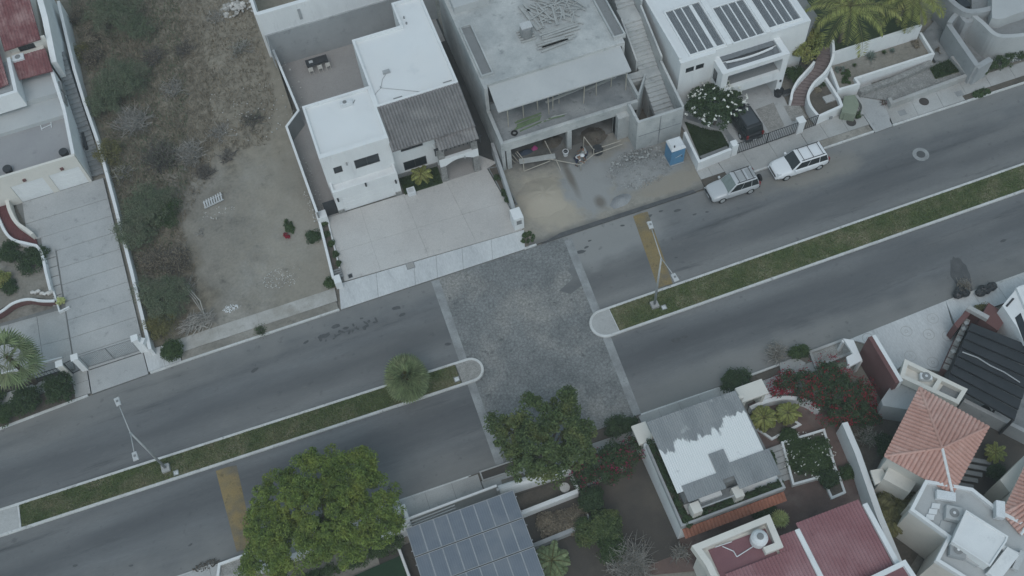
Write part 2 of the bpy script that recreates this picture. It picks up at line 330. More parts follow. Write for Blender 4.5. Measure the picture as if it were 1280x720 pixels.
def piece(name, src, loc, parent, rz=0, scl=None):
    """an alike piece sharing mesh data, placed relative to the root"""
    o = bpy.data.objects.new(name, src); col.objects.link(o); o.parent = parent
    r = rootloc(parent) if parent else Vector((0, 0, 0)); o.location = Vector(loc)-Vector(r); o.rotation_euler = (0, 0, rz)
    if scl: o.scale = scl
    return o
def mesh_only(mb, m):
    me = bpy.data.meshes.new('piece'); me.from_pydata(mb.v, [], mb.f); me.materials.append(MATS[m]); me.update(); return me
def npmesh(name, V, Fq, m, parent=None, kind=None):
    """V (n,3) array, Fq (k,4) or (k,3) faces"""
    off = np.array(rootloc(parent)) if parent else np.zeros(3)
    me = bpy.data.meshes.new(name); V = (V-off).astype(np.float32); k = Fq.shape[1]
    me.vertices.add(len(V)); me.vertices.foreach_set('co', V.ravel())
    me.loops.add(Fq.size); me.loops.foreach_set('vertex_index', Fq.ravel().astype(np.int32))
    me.polygons.add(len(Fq)); me.polygons.foreach_set('loop_start', np.arange(0, Fq.size, k, dtype=np.int32))
    me.materials.append(MATS[m]); me.update(calc_edges=True); me.validate()
    o = bpy.data.objects.new(name, me); col.objects.link(o)
    if parent: o.parent = parent
    return tag(o, kind=kind)
def slabs(name, m, quad, nu, nv, z0, z1, parent, gap=0.03, jit=0.006):
    """separate slabs filling a plan quad (a,b,c,d)"""
    a, b, c, d = [Vector(q[:2]) for q in quad]
    U = nu if isinstance(nu, list) else [i/nu for i in range(nu+1)]; V = nv if isinstance(nv, list) else [i/nv for i in range(nv+1)]
    def at(u, v): return (a*(1-u)+b*u)*(1-v)+(d*(1-u)+c*u)*v
    W = (b-a).length; Hh = (d-a).length
    for i in range(len(U)-1):
        for j in range(len(V)-1):
            gu = gap/2/W; gv = gap/2/Hh; dz = random.uniform(-jit, jit)
            q = [at(U[i]+gu, V[j]+gv), at(U[i+1]-gu, V[j]+gv), at(U[i+1]-gu, V[j+1]-gv), at(U[i]+gu, V[j+1]-gv)]
            MB().prism([(p.x, p.y) for p in q], z0, z1+dz).build(name, m, parent)
def facade(root, p0, p1, z0, z1, ops, m, t=0.22, name='wall', frame='metal_dark', pane='glass', sub=1):
    """wall with real openings; outward is to the right of p0->p1.  ops: (u0,u1,w0,w1,kind)"""
    p0 = Vector(p0[:2]); p1 = Vector(p1[:2]); d = (p1-p0); L = d.length; d /= L; nrm = Vector((d.y, -d.x))
    def pt(u, dep, zz): q = p0+d*u-nrm*dep; return (q.x, q.y, zz)
    def bx(mb, u0, u1, w0, w1, d0, d1):
        mb.hexa([pt(u0, d0, w0), pt(u1, d0, w0), pt(u1, d1, w0), pt(u0, d1, w0)], [pt(u0, d0, w1), pt(u1, d0, w1), pt(u1, d1, w1), pt(u0, d1, w1)])
    us = sorted({0.0, L, *[o[0] for o in ops], *[o[1] for o in ops]})
    mb = MB()
    for i in range(len(us)-1):
        um = (us[i]+us[i+1])/2; cut = sorted([(o[2], o[3]) for o in ops if o[0] < um < o[1]]); z = z0
        for c in cut:
            if c[0] > z: bx(mb, us[i], us[i+1], z, c[0], 0, t)
            z = c[1]
        if z < z1: bx(mb, us[i], us[i+1], z, z1, 0, t)
    wl = mb.build(name, m, root)
    for o in ops:
        kind = o[4] if len(o) > 4 else 'window'
        if kind == 'hole': continue
        u0, u1, w0, w1 = o[:4]
        if kind == 'window':
            f = MB(); e = 0.07
            bx(f, u0, u1, w0, w0+e, .05, .13); bx(f, u0, u1, w1-e, w1, .05, .13)
            bx(f, u0, u0+e, w0+e, w1-e, .05, .13); bx(f, u1-e, u1, w0+e, w1-e, .05, .13)
            if u1-u0 > 1.2: bx(f, (u0+u1)/2-.03, (u0+u1)/2+.03, w0+e, w1-e, .05, .13)
            fr = f.build('window', frame, root); g = MB(); bx(g, u0+.02, u1-.02, w0+.02, w1-.02, .08, .10)
            g.build('pane', pane, fr)
        else:
            g = MB(); bx(g, u0, u1, w0, w1, .06, .12); dr = g.build(kind, o[5] if len(o) > 5 else 'white', root)
            if kind == 'garage_door':
                k = int((w1-w0)/0.5)
                for q in range(1, k+1):
                    h = MB(); bx(h, u0+.02, u1-.02, w0+(q-1)*(w1-w0)/k+.02, w0+q*(w1-w0)/k-.02, .045, .06); h.build('door_panel', o[5] if len(o) > 5 else 'white', dr)
    return wl
def tile_face(root, name, m, poly, pitch=0.24, amp=0.11, course=0.38, lift=0.025, thick=0.06, kind='stuff', parent=None, wave='barrel'):
    """real barrel tiles over a convex 3-D face; poly[0]->poly[1] is the eave, rest ccw seen from above"""
    p = [Vector(q) for q in poly]; o = p[0]; X = (p[1]-p[0]); L = X.length; X /= L
    N = X.cross(p[-1]-p[0]).normalized(); N = N if N.z > 0 else -N; Y = N.cross(X)
    if Y.dot(p[-1]-p[0]) < 0: Y = -Y
    uv = [((q-o).dot(X), (q-o).dot(Y)) for q in p]
    def ext(u, side):
        vs = []
        for i in range(len(uv)):
            a, b = uv[i], uv[(i+1) % len(uv)]
            if abs(a[0]-b[0]) < 1e-6: continue
            lo, hi = min(a[0], b[0]), max(a[0], b[0])
            if lo-1e-6 <= u <= hi+1e-6: vs.append(a[1]+(b[1]-a[1])*(u-a[0])/(b[0]-a[0]))
        return (min(vs), max(vs)) if vs else (0, 0)
    u0 = min(a[0] for a in uv); u1 = max(a[0] for a in uv); nc = max(2, round((u1-u0)/pitch)); S = 6
    us = np.linspace(u0, u1, nc*S+1); vmax = max(a[1] for a in uv); nk = max(1, round(vmax/course))
    rows = []
    for k in range(nk): rows += [(k*vmax/nk, lift), ((k+1)*vmax/nk-1e-4, 0.0)]
    V = []
    for u in us:
        lo, hi = ext(u, 0); ph = ((u-u0)/(u1-u0)*nc) % 1.0
        h = amp*abs(math.sin(math.pi*ph))**.7 if wave == 'barrel' else amp*(0.5-0.5*math.cos(2*math.pi*ph))
        for v, lf in rows:
            vv = min(max(v, lo), hi); V.append(o+X*u+Y*vv+N*(h+lf+thick))
    nr = len(rows); F = [(i*nr+j, (i+1)*nr+j, (i+1)*nr+j+1, i*nr+j+1) for i in range(len(us)-1) for j in range(nr-1)]
    mb = MB().add(V, F); base = len(mb.v)
    # underside closes the deck
    mb.add([q+N*0.0 for q in p], [tuple(range(len(p)-1, -1, -1))])
    mb.add([q+N*(thick) for q in p], [tuple(range(len(p)))])
    n = len(p); mb.f += [(base+i, base+(i+1) % n, base+n+(i+1) % n, base+n+i) for i in range(n)]
    return mb.build(name, m, root, kind=kind)
# ---------------------------------------------------------------- plants
def leafquads(C, size, up=0.35, asp=0.55, out=None, seed=None):
    """C (n,3) leaf centres -> quads with random tilt"""
    n = len(C); d = RNG.normal(size=(n, 3)); 
    if out is not None: d = d*0.75+out*0.9
    d[:, 2] += up*0.0
    nr = RNG.normal(size=(n, 3))*0.55; nr[:, 2] += 1.0
    if out is not None: nr += out*0.6
    nr /= np.linalg.norm(nr, axis=1)[:, None]
    d -= (d*nr).sum(1)[:, None]*nr; d /= np.linalg.norm(d, axis=1)[:, None]+1e-9
    s = np.cross(nr, d); L = (size*RNG.uniform(0.6, 1.35, n))[:, None]
    a = C-d*L*0.5; b = C+d*L*0.5; w = s*L*asp*0.5; lift = nr*L*0.12
    V = np.stack([a, C+w+lift, b, C-w+lift], 1).reshape(-1, 3)
    F = np.arange(4*n).reshape(-1, 4)
    return V, F
def clumps(lobes, nclump, per, crad):
    """lobes: (x,y,z,rx,ry,rz); returns leaf centres and outward dirs, clumped near the lobe shells"""
    vol = np.array([l[3]*l[4]+l[3]*l[5] for l in lobes], float); pr = vol/vol.sum(); Cs = []; Os = []
    pick = RNG.choice(len(lobes), nclump, p=pr)
    for k in pick:
        l = lobes[k]; d = RNG.normal(size=3); d /= np.linalg.norm(d); d[2] = d[2] if d[2] > -0.5 else -d[2]
        r = RNG.uniform(0.62, 1.06); c = np.array(l[:3])+d*np.array(l[3:6])*r; cr = crad*RNG.uniform(0.6, 1.4)
        q = RNG.normal(size=(per, 3)); q /= np.linalg.norm(q, axis=1)[:, None]; q *= (RNG.uniform(0.2, 1, per)**0.5)[:, None]
        q[:, 2] *= 0.75; Cs.append(c+q*cr); Os.append(q*0.6+d*0.6)
    return np.concatenate(Cs), np.concatenate(Os)
def inside(lobes, C, f=0.5):
    keep = np.ones(len(C), bool)
    for l in lobes:
        keep &= (((C-np.array(l[:3]))/np.array(l[3:6]))**2).sum(1) > f*f
    return C[keep], keep
def crown(root, lobes, m, nclump=120, per=60, crad=0.4, size=0.16, name='crown', asp=0.55, core=True):
    C, O = clumps(lobes, nclump, per, crad); ok = inside(lobes, C, 0.45)[1]; C = C[ok]; O = O[ok]
    C[:, 2] = np.maximum(C[:, 2], 0.12)
    V, F = leafquads(C, size, out=O, asp=asp); return npmesh(name, V, F, m, root)
def limbs(root, base, tips, r0=0.15, m='bark', name='trunk', fork=0.4):
    mb = MB(); b = Vector(base); c = Vector((sum(t[0] for t in tips)/len(tips), sum(t[1] for t in tips)/len(tips), 0))
    zt = min(t[2] for t in tips); f = Vector((b.x*0.6+c.x*0.4, b.y*0.6+c.y*0.4, b.z+(zt-b.z)*fork))
    mb.path([b, (b+f)/2+Vector((.05, -.04, 0)), f], [r0*1.25, r0, r0*0.85], 8)
    for t in tips:
        t = Vector(t); mid = f*0.45+t*0.55+Vector((random.uniform(-.2, .2), random.uniform(-.2, .2), random.uniform(.1, .4)))
        mb.path([f, mid, t], [r0*0.6, r0*0.4, r0*0.15], 6)
    return mb.build(name, m, root)
def bloom(root, lobes, m, n, per, spread, size, name='blossom', k=1.12, low=-.1):
    """blossoms sitting on the outer shell of the crown"""
    L = [np.array(l) for l in lobes]; C = []; O = []
    while len(C) < n:
        l = L[RNG.integers(len(L))]; d = RNG.normal(size=3); d /= np.linalg.norm(d)
        if d[2] < low: continue
        c = l[:3]+d*l[3:6]*k
        if any((((c-q[:3])/(q[3:6]*(k-.28)))**2).sum() < 1 for q in L): continue
        C.append(c); O.append(d)
    C = np.repeat(np.array(C), per, 0)+RNG.normal(size=(n*per, 3))*spread; V, F = leafquads(C, size, out=np.repeat(np.array(O), per, 0), asp=.9); return npmesh(name, V, F, m, root, kind='stuff')
def broadleaf(name, label, cat, lobes, m, base=None, nclump=150, per=60, crad=0.45, size=0.16, r0=0.15, group=None, z0=0.0, flowers=None, asp=.55):
    cx = sum(l[0] for l in lobes)/len(lobes); cy = sum(l[1] for l in lobes)/len(lobes)
    b = base or (cx, cy, z0); root = thing(name, label, cat, b, group)
    limbs(root, (b[0], b[1], b[2]-0.1), [(l[0], l[1], l[2]) for l in lobes][:7], r0)
    crown(root, lobes, m, nclump, per, crad, size, asp=asp)
    if flowers:
        fm, n, fs, cl = flowers; bloom(root, lobes, fm, n, cl, fs*.3, fs, k=1.3, low=.1)
    return root
def shrub(name, label, px, py, r, h, m, cat='shrub', z=0.12, nclump=70, per=45, size=0.13, group=None, flowers=None, rx=None, zc=None, crad=.28):
    x, y, _ = P(px, py, z+h*0.5); k = random.random
    rx = rx or r; L = [(x, y, z+h*.5, rx*.75, r*.75, h*.5)]
    for i in range(4):
        a = i*1.57+k(); L.append((x+math.cos(a)*rx*.5, y+math.sin(a)*r*.5, z+h*(.4+.15*k()), rx*.5, r*.5, h*.42))
    return broadleaf(name, label, cat, L, m, (x, y, z), nclump, per, crad, size, 0.04, group, flowers=flowers)
def fanleaf(V, F, o, d, up, R, n=13, spread=2.6, droop=.25):
    """pleated fan blade: n pointed segments from o"""
    s = d.cross(up).normalized()
    for i in range(n):
        a = (i/(n-1)-.5)*spread; dd = d*math.cos(a)+s*math.sin(a); w = R*spread/n*.55; sd = dd.cross(up).normalized()
        k = len(V); mid = o+dd*R*.6+up*0.02*R-Vector((0, 0, droop*R*.1)); tip = o+dd*R-Vector((0, 0, droop*R*.45))
        V += [o, mid+sd*w*.5-up*.02, tip, mid-sd*w*.5-up*.02]; F.append((k, k+1, k+2, k+3))
def fan_palm(name, label, x, y, z0, trunk_h, R, nleaf=34, m='lf_fan', group=None, dead=8, cat='palm tree', blade=None, minel=-.6):
    root = thing(name, label, cat, (x, y, z0), group)
    top = Vector((x, y, z0+trunk_h)); mb = MB(); pts = [Vector((x, y, z0-.1)), Vector((x+.03, y, z0+trunk_h*.5)), top]
    mb.path(pts, [.24, .19, .17], 10); mb.build('trunk', 'bark', root)
    V = []; F = []; T = MB(); B = blade or R*.62
    for i in range(nleaf):
        az = i*2.399+random.uniform(-.2, .2); el = 1.35-(i/nleaf)*(1.35-minel)+random.uniform(-.1, .1)
        d = Vector((math.cos(az)*math.cos(el), math.sin(az)*math.cos(el), math.sin(el))); L = R*.5*random.uniform(.85, 1.1)
        p = top+d*L-Vector((0, 0, .06*R)); T.tube(top, p, .022, .014, 4)
        up = Vector((-d.x*d.z, -d.y*d.z, math.hypot(d.x, d.y)+1e-4)).normalized(); d2 = (d-Vector((0, 0, .35))).normalized()
        fanleaf(V, F, p, d2, up, B*random.uniform(.85, 1.1))
    T.build('leaf_stalks', 'lf_olive', root, kind='stuff')
    MB().add(V, F).build('crown', m, root)
    return root
def feather_palm(name, label, x, y, z0, trunk_h, R, nf=16, m='lf_palm', lean=(0, 0), group=None, cat='palm tree', leaflet=.75):
    root = thing(name, label, cat, (x, y, z0), group); top = Vector((x+lean[0], y+lean[1], z0+trunk_h))
    MB().path([Vector((x, y, z0-.1)), Vector((x+lean[0]*.35, y+lean[1]*.35, z0+trunk_h*.5)), top], [.2, .15, .12], 10).build('trunk', 'bark', root)
    V = []; F = []; T = MB()
    for i in range(nf):
        az = i*2.399+random.uniform(-.15, .15); el = 1.1-(i/nf)*1.25; L = R*random.uniform(.85, 1.1); p = Vector(top); prev = None
        nseg = 16; h = Vector((math.cos(az), math.sin(az), 0)); s = Vector((-h.y, h.x, 0)); e = el
        for k in range(nseg):
            q = p+(h*math.cos(e)+Vector((0, 0, math.sin(e))))*L/nseg
            T.tube(p, q, .03*(1-k/nseg)+.008, .03*(1-(k+1)/nseg)+.008, 4, cap=False)
            if k > 0:
                ll = leaflet*math.sin(math.pi*min(1, (k+1.5)/(nseg+1.5)))**.6
                for j in range(2):
                    c = p.lerp(q, (j+.5)/2)
                    for sg in (-1, 1):
                        dd = (s*sg*.85+h*.45*math.cos(e)+Vector((0, 0, -.45+random.uniform(-.2, .2)))).normalized(); t = c+dd*ll; wv = h*.045
                        n0 = len(V); V += [c-wv*.6, c.lerp(t, .5)-wv, t, c.lerp(t, .5)+wv]; F.append((n0, n0+1, n0+2, n0+3))
            p = q; e -= (1.9/nseg)*(.6+.8*k/nseg)
    T.build('leaf_stalks', 'lf_olive', root, kind='stuff'); MB().add(V, F).build('crown', m, root)
    return root
def brush(name, label, px, py, r, h, m='twig', n=260, z=0.2, leaves=None, cat='dry bush', group=None, rx=None, thick=.024):
    """leafless branching bush"""
    x, y, _ = P(px, py, z+h*.4); root = thing(name, label, cat, (x, y, z), group); V = []; F = []; rx = rx or r; tips = []
    def tw(a, b, t0, t1):
        d = (b-a).normalized(); u = d.cross(Vector((random.uniform(-1, 1), random.uniform(-1, 1), random.uniform(-1, 1)))).normalized(); v = d.cross(u); k = len(V)
        V.extend([a+u*t0, a-u*.5*t0+v*.8*t0, a-u*.5*t0-v*.8*t0, b+u*t1, b-u*.5*t1+v*.8*t1, b-u*.5*t1-v*.8*t1])
        F.extend([(k, k+1, k+4, k+3), (k+1, k+2, k+5, k+4), (k+2, k, k+3, k+5)])
    for i in range(n//6):
        az = random.uniform(0, 6.28); e = random.uniform(.15, 1.35); ss = random.uniform(.5, 1)
        a = Vector((x+random.uniform(-.25, .25)*rx, y+random.uniform(-.25, .25)*r, z)); b = a+Vector((math.cos(az)*math.cos(e)*rx*ss*.8, math.sin(az)*math.cos(e)*r*ss*.8, math.sin(e)*h*ss*.75))
        tw(a, b, thick*1.6, thick)
        for j in range(5):
            c = a.lerp(b, random.uniform(.35, 1)); d = c+Vector((random.uniform(-.45, .45)*rx*.8, random.uniform(-.45, .45)*r*.8, random.uniform(-.1, .4)*h)); d.z = max(d.z, z+.03)
            tw(c, d, thick*.8, thick*.35); tips.append(d); tips.append(c.lerp(d, .6))
    MB().add(V, F).build('twigs', m, root)
    if leaves:
        lm, nl, ls = leaves; C = np.array([list(random.choice(tips)) for _ in range(nl)])+RNG.normal(size=(nl, 3))*.14; C[:, 2] = np.maximum(C[:, 2], z+.03)
        Vv, Ff = leafquads(C, ls); npmesh('crown', Vv, Ff, lm, root)
    return root
def blades(name, m, poly, n, z, h=.09, label=None, wd=.03, parent=None):
    """short grass over a plan polygon"""
    pts = np.array([p[:2] for p in poly]); lo = pts.min(0); hi = pts.max(0); Q = []; tot = 0
    while tot < n:
        q = RNG.uniform(lo, hi, (n*2, 2)); ins = np.zeros(len(q), bool)
        for i in range(len(pts)):
            a, b = pts[i], pts[(i+1) % len(pts)]
            c = ((a[1] > q[:, 1]) != (b[1] > q[:, 1])) & (q[:, 0] < (b[0]-a[0])*(q[:, 1]-a[1])/(b[1]-a[1]+1e-12)+a[0]); ins ^= c
        Q.append(q[ins]); tot += ins.sum()
    q = np.concatenate(Q)[:n]; a = RNG.uniform(0, 6.28, n); d = np.stack([np.cos(a), np.sin(a)], 1)*wd*RNG.uniform(.6, 1.5, n)[:, None]
    hh = h*RNG.uniform(.5, 1.5, n); lean = RNG.normal(size=(n, 2))*h*.7; V = np.zeros((n, 3, 3))
    V[:, 0, :2] = q-d; V[:, 1, :2] = q+d; V[:, 2, :2] = q+lean; V[:, :2, 2] = z-.01; V[:, 2, 2] = z+hh
    o = npmesh(name, V.reshape(-1, 3), np.arange(3*n).reshape(-1, 3), m, parent, kind='stuff')
    if label and not parent: tag(o, label, 'grass')
    return o
def stones(name, label, pts, sizes, m, cat, z, parent=None, group=None):
    pass
def rock_mesh(m, seed):
    rr = random.Random(seed); bm = bmesh.new(); bmesh.ops.create_icosphere(bm, subdivisions=1, radius=.5)
    for v in bm.verts: v.co *= rr.uniform(.65, 1.15); v.co.z *= .7
    me = bpy.data.meshes.new('rock'); bm.to_mesh(me); bm.free(); me.materials.append(MATS[m]); return me
def rocks_joined(mb, cx, cy, z, rx, ry, n, s0, s1, hf=None):
    ico = [(0, 0, .5), (.45, 0, .1), (.14, .43, .1), (-.36, .26, .1), (-.36, -.26, .1), (.14, -.43, .1), (.3, .2, -.3), (-.3, .1, -.3), (0, -.35, -.3)]
    fs = [(0, 1, 2), (0, 2, 3), (0, 3, 4), (0, 4, 5), (0, 5, 1), (1, 6, 2), (2, 7, 3), (3, 7, 4), (4, 8, 5), (5, 8, 1), (1, 8, 6), (2, 6, 7), (4, 7, 8)]
    for i in range(n):
        a = random.uniform(0, 6.28); q = random.random()**.5; x = cx+math.cos(a)*rx*q; y = cy+math.sin(a)*ry*q; s = random.uniform(s0, s1)
        h = (hf(q) if hf else 0); r = random.uniform(0, 6.28); c, sn = math.cos(r), math.sin(r); e = [random.uniform(.7, 1.3) for _ in range(3)]
        mb.add([(x+(v[0]*c*e[0]-v[1]*sn*e[1])*s, y+(v[0]*sn*e[0]+v[1]*c*e[1])*s, z+h+v[2]*s*e[2]) for v in ico], fs)
    return mb
def mound(mb, cx, cy, z, rx, ry, h, n=14, rings=5, rot=0):
    vs = [(cx, cy, z+h)]; fs = []; c, s = math.cos(rot), math.sin(rot)
    for k in range(1, rings+1):
        q = k/rings
        for i in range(n):
            a = 2*math.pi*i/n; j = 1+random.uniform(-.10, .10); X = math.cos(a)*rx*q*j; Y = math.sin(a)*ry*q*j
            vs.append((cx+X*c-Y*s, cy+X*s+Y*c, z+h*(math.cos(q*math.pi)*.5+.5)*random.uniform(.85, 1.1) if k < rings else z-.03))
    fs += [(0, 1+i, 1+(i+1) % n) for i in range(n)]
    for k in range(rings-1):
        a = 1+k*n; b = a+n; fs += [(a+i, b+i, b+(i+1) % n, a+(i+1) % n) for i in range(n)]
    return mb.add(vs, fs)
def arc(cx, cy, r, a0, a1, n): return [(cx+r*math.cos(a0+(a1-a0)*i/n), cy+r*math.sin(a0+(a1-a0)*i/n)) for i in range(n+1)]
def smooth_pts(pts, k=3):
    out = []; n = len(pts)
    for i in range(n-1):
        p0 = pts[max(0, i-1)]; p1 = pts[i]; p2 = pts[i+1]; p3 = pts[min(n-1, i+2)]
        for j in range(k):
            t = j/k; out.append(tuple(.5*((2*p1[d])+(-p0[d]+p2[d])*t+(2*p0[d]-5*p1[d]+4*p2[d]-p3[d])*t*t+(-p0[d]+3*p1[d]-3*p2[d]+p3[d])*t**3) for d in range(2)))
    return out+[tuple(pts[-1][:2])]
# ================================================================ THE STREET
struct('ground', 'dirt', MB().add([(-450, -450, -.12), (450, -450, -.12), (450, 450, -.12), (-450, 450, -.12)], [(0, 1, 2, 3)]))
KT = [(-110, 1.5), (-40.4, 2.45), (-33.5, 2.8), (-26.4, 3.0), (2.1, 3.0), (17.3, 3.0), (33.9, 3.1), (48.2, 3.05), (110, 3.0)]
KB = [(110, -12.9), (37.7, -13.2), (30.8, -13.3), (22.3, -13.5), (-7.2, -13.6), (-28.4, -13.35), (-110, -12.6)]
sheet('road', 'asphalt', KT+KB, 0.0, -.2)
sheet('cobbled_crossing', 'cobble', [(-5.5, 2.95), (5.8, 2.95), (5.05, -13.55), (-5.7, -13.55)], .006, -.05)
sheet('concrete_band', 'band', [(-5.85, 2.9), (-5.2, 2.9), (-5.45, -13.5), (-6.05, -13.5)], .012, -.04)
sheet('concrete_band', 'band', [(5.45, 2.6), (6.1, 2.6), (5.35, -13.5), (4.75, -13.5)], .012, -.04)
for pts in ([(4.15, -2.2), (5.5, -1.7), (5.45, .4), (4.7, -.1), (4.9, -.9), (3.4, -1.6)],):
    sheet('asphalt_patch', 'asphalt', pts, .010, -.04)
# wet patch running off the kerb and old oil marks
_bk = [0]
def blot(cx, cy, rx, ry, rot=0, n=18, z=.006, m='stain', nm='road_stain', j=.18):
    _bk[0] += 1; z = z+.0004*(_bk[0] % 60)
    c, s = math.cos(rot), math.sin(rot); pl = []
    for i in range(n):
        a = 2*math.pi*i/n; q = 1+random.uniform(-j, j); X = math.cos(a)*rx*q; Y = math.sin(a)*ry*q; pl.append((cx+X*c-Y*s, cy+X*s+Y*c))
    return sheet(nm, m, pl, z, -.03-.0003*(_bk[0] % 60))
x, y, _ = P(1201, 344); blot(x, y, .75, 1.75, -.25, n=26, j=.12)
for (a, b, r) in [(726, 315, .3), (733, 309, .16), (737, 301, .12), (778, 282, .14), (812, 270, .18), (826, 264, .16), (847, 263, .22), (868, 268, .14), (884, 265, .12), (318, 463, .25), (495, 385, .3), (503, 393, .22), (452, 398, .13), (420, 408, .28), (404, 420, .3), (432, 410, .2), (382, 428, .18), (238, 681, .12), (94, 707, .14), (164, 707, .12), (846, 425, .3), (856, 421, .2), (1254, 301, .2), (845, 322, .1), (560, 430, .2)]:
    x, y, _ = P(a, b); blot(x, y, r*1.35, r*.6, random.uniform(-.3, .3), n=9)
for i in range(20):
    t = i/19; x, y, _ = P(400+t*72+random.uniform(-4, 4), 424-t*22+random.uniform(-4, 4)); blot(x, y, random.uniform(.08, .28), random.uniform(.06, .16), random.uniform(0, 3), n=8)
def kerb_line(pts, label=None, h=.15, t=.17):
    return MB().wall(pts, t, -.15, h).build('kerb', 'kerb', kind='structure', bevel=.02)
kerb_line([(-110, 1.55), (-40.4, 2.5), (-33.6, 2.85)]); kerb_line([(-28.7, 3.0), (-26.4, 3.05), (-13.45, 3.07)])
kerb_line([(18.1, 3.1), (33.8, 3.2)]); kerb_line([(35.6, 3.2), (48.2, 3.12), (110, 3.05)]); kerb_line([(2.15, 3.05), (3.2, 3.05)])
kerb_line([(-23.6, -13.45), (-8.0, -13.65)], h=.05); kerb_line([(13.9, -13.6), (17.6, -13.55)]); kerb_line([(31.0, -13.3), (110, -12.95)])
kerb_line([(5.3, -13.6), (11.6, -13.68)], h=.06); kerb_line([(-60, -13.1), (-27, -13.4)], h=.06)
# sidewalks
def walk(name, quad, nu, nv, m='walk', z=.13, gap=.025):
    o = MB().prism([q[:2] for q in quad], -.1, z-.03).build(name, 'joint', kind='structure'); slabs('slab', m, quad, nu, nv, z-.05, z, o, gap); return o
walk('sidewalk', [(-60, 4.15), (-33.4, 4.3), (-33.4, 5.35), (-60, 5.3)], 12, 1)
sheet('planting_strip', 'soil', [(-60, 2.3), (-40.4, 2.6), (-33.7, 2.95), (-33.7, 4.27), (-60, 4.12)], .12)
walk('driveway_apron', [(-33.3, 2.85), (-28.85, 2.95), (-28.95, 4.95), (-33.3, 4.95)], 1, 1, 'drive_grey', .1)
walk('driveway_apron', [(-34.55, 2.95), (-33.36, 2.95), (-33.36, 5.3), (-34.55, 5.3)], 1, 2, 'walk', .12)
walk('sidewalk', [(-28.8, 3.1), (-26.2, 3.15), (-26.2, 5.0), (-28.9, 5.0)], 2, 1, 'apron', .13)
sheet('planting_strip', 'dirt', [(-26.15, 3.14), (-13.5, 3.16), (-13.5, 3.85), (-26.15, 3.85)], .12)
walk('sidewalk', [(-26.15, 3.87), (-13.4, 3.87), (-13.3, 5.1), (-26.15, 5.1)], 4, 1, 'dusty_walk', .13, .01)
walk('driveway_apron', [(-13.35, 3.0), (2.2, 2.98), (2.75, 4.75), (-12.9, 5.35)], [0, .2, .4, .52, .66, .82, 1], 1, 'apron', .12)
walk('sidewalk', [(18.2, 4.0), (20.35, 4.0), (20.2, 5.3), (18.2, 5.3)], 2, 1)
sheet('planting_strip', 'soil', [(18.2, 3.2), (20.4, 3.2), (20.4, 3.98), (18.2, 3.98)], .12)
walk('driveway_apron', [(20.42, 3.1), (28.0, 3.2), (28.0, 5.45), (20.25, 5.3)], [0, .3, .62, 1], 1, 'walk', .12)
sheet('planting_strip', 'dirt', [(28.02, 3.3), (33.7, 3.3), (33.7, 3.95), (28.02, 3.95)], .12)
walk('sidewalk', [(28.02, 3.97), (33.8, 3.97), (33.8, 6.0), (28.02, 5.6)], 3, 1)
walk('driveway_apron', [(33.85, 3.05), (35.55, 3.1), (36.2, 8.0), (33.85, 8.0)], 1, 2, 'drive_grey', .1)
walk('sidewalk', [(35.65, 3.3), (60, 3.25), (60, 5.1), (36.0, 5.2)], 10, 1)
sheet('planting_strip', 'soil', [(42.6, 3.26), (60, 3.24), (60, 3.75), (42.6, 3.78)], .14)
# lower side pavements
walk('sidewalk', [(-60, -14.6), (-23.7, -15.0), (-23.7, -13.5), (-60, -13.15)], 10, 1)
walk('sidewalk', [(-23.6, -15.0), (-7.5, -15.15), (-7.5, -13.7), (-23.6, -13.5)], 8, 1, 'walk', .1)
walk('sidewalk', [(-7.45, -15.2), (5.0, -15.4), (5.0, -14.5), (-7.45, -14.3)], 6, 1, 'walk', .1)
walk('sidewalk', [(5.05, -15.2), (13.0, -15.3), (13.0, -13.72), (5.05, -13.65)], 5, 1, 'walk', .11)
walk('sidewalk', [(13.05, -15.3), (19.0, -15.0), (19.0, -14.2), (13.05, -14.35)], 4, 1, 'walk', .11)
sheet('planting_strip', 'soil', [(13.9, -14.3), (17.6, -14.2), (17.6, -13.68), (13.9, -13.72)], .1)
sheet('planting_strip', 'soil', [(-8.2, -14.25), (4.9, -14.45), (4.9, -13.65), (-8.2, -13.62)], .06)
walk('sidewalk', [P2(1182, 380), P2(1200, 404), P2(1262, 384), P2(1330, 350), P2(1330, 326), P2(1280, 343)][:0] or [(31.0, -15.0), (60, -15.0), (60, -13.1), (31.0, -13.38)], 14, 1, 'apron', .13)
# medians
def median(name, x0, y0t, y0b, x1, y1t, y1b, sgn):
    """raised island from rounded nose x0 to x1"""
    r = abs(y0t-y0b)/2; cy = (y0t+y0b)/2; nose = arc(x0-sgn*0-(-sgn)*r*0+(-sgn)*(-r), cy, r, 0, 1, 1)
    cxn = x0+sgn*r
    if sgn > 0: a = arc(cxn, cy, r, math.pi*1.5, math.pi*.5, 14)      # nose on the left
    else: a = arc(cxn, cy, r, math.pi*.5, -math.pi*.5, 14)
    ring = ([(x1, y1b)]+a+[(x1, y1t)]) if sgn > 0 else ([(x1, y1t)]+a+[(x1, y1b)])
    o = MB().wall(ring, .2, -.1, .17).build('kerb', 'kerb', kind='structure', bevel=.025); return o, ring
mr, ringR = median('median', 4.55, -4.5, -6.75, 110, -3.95, -6.25, 1)
ml, ringL = median('median', -4.45, -4.75, -6.6, -110, -2.6, -4.75, -1)
sheet('median_nose', 'walk', [(6.4, -6.65)]+arc(5.68, -5.62, 1.05, math.pi*1.5, math.pi*.5, 12)+[(6.4, -4.6)], .13)
sheet('median_nose', 'grit', [(-6.3, -4.8)]+arc(-5.38, -5.67, .85, math.pi*.5, -math.pi*.5, 12)+[(-6.3, -6.55)], .13)
def lerp(a, b, t): return a+(b-a)*t
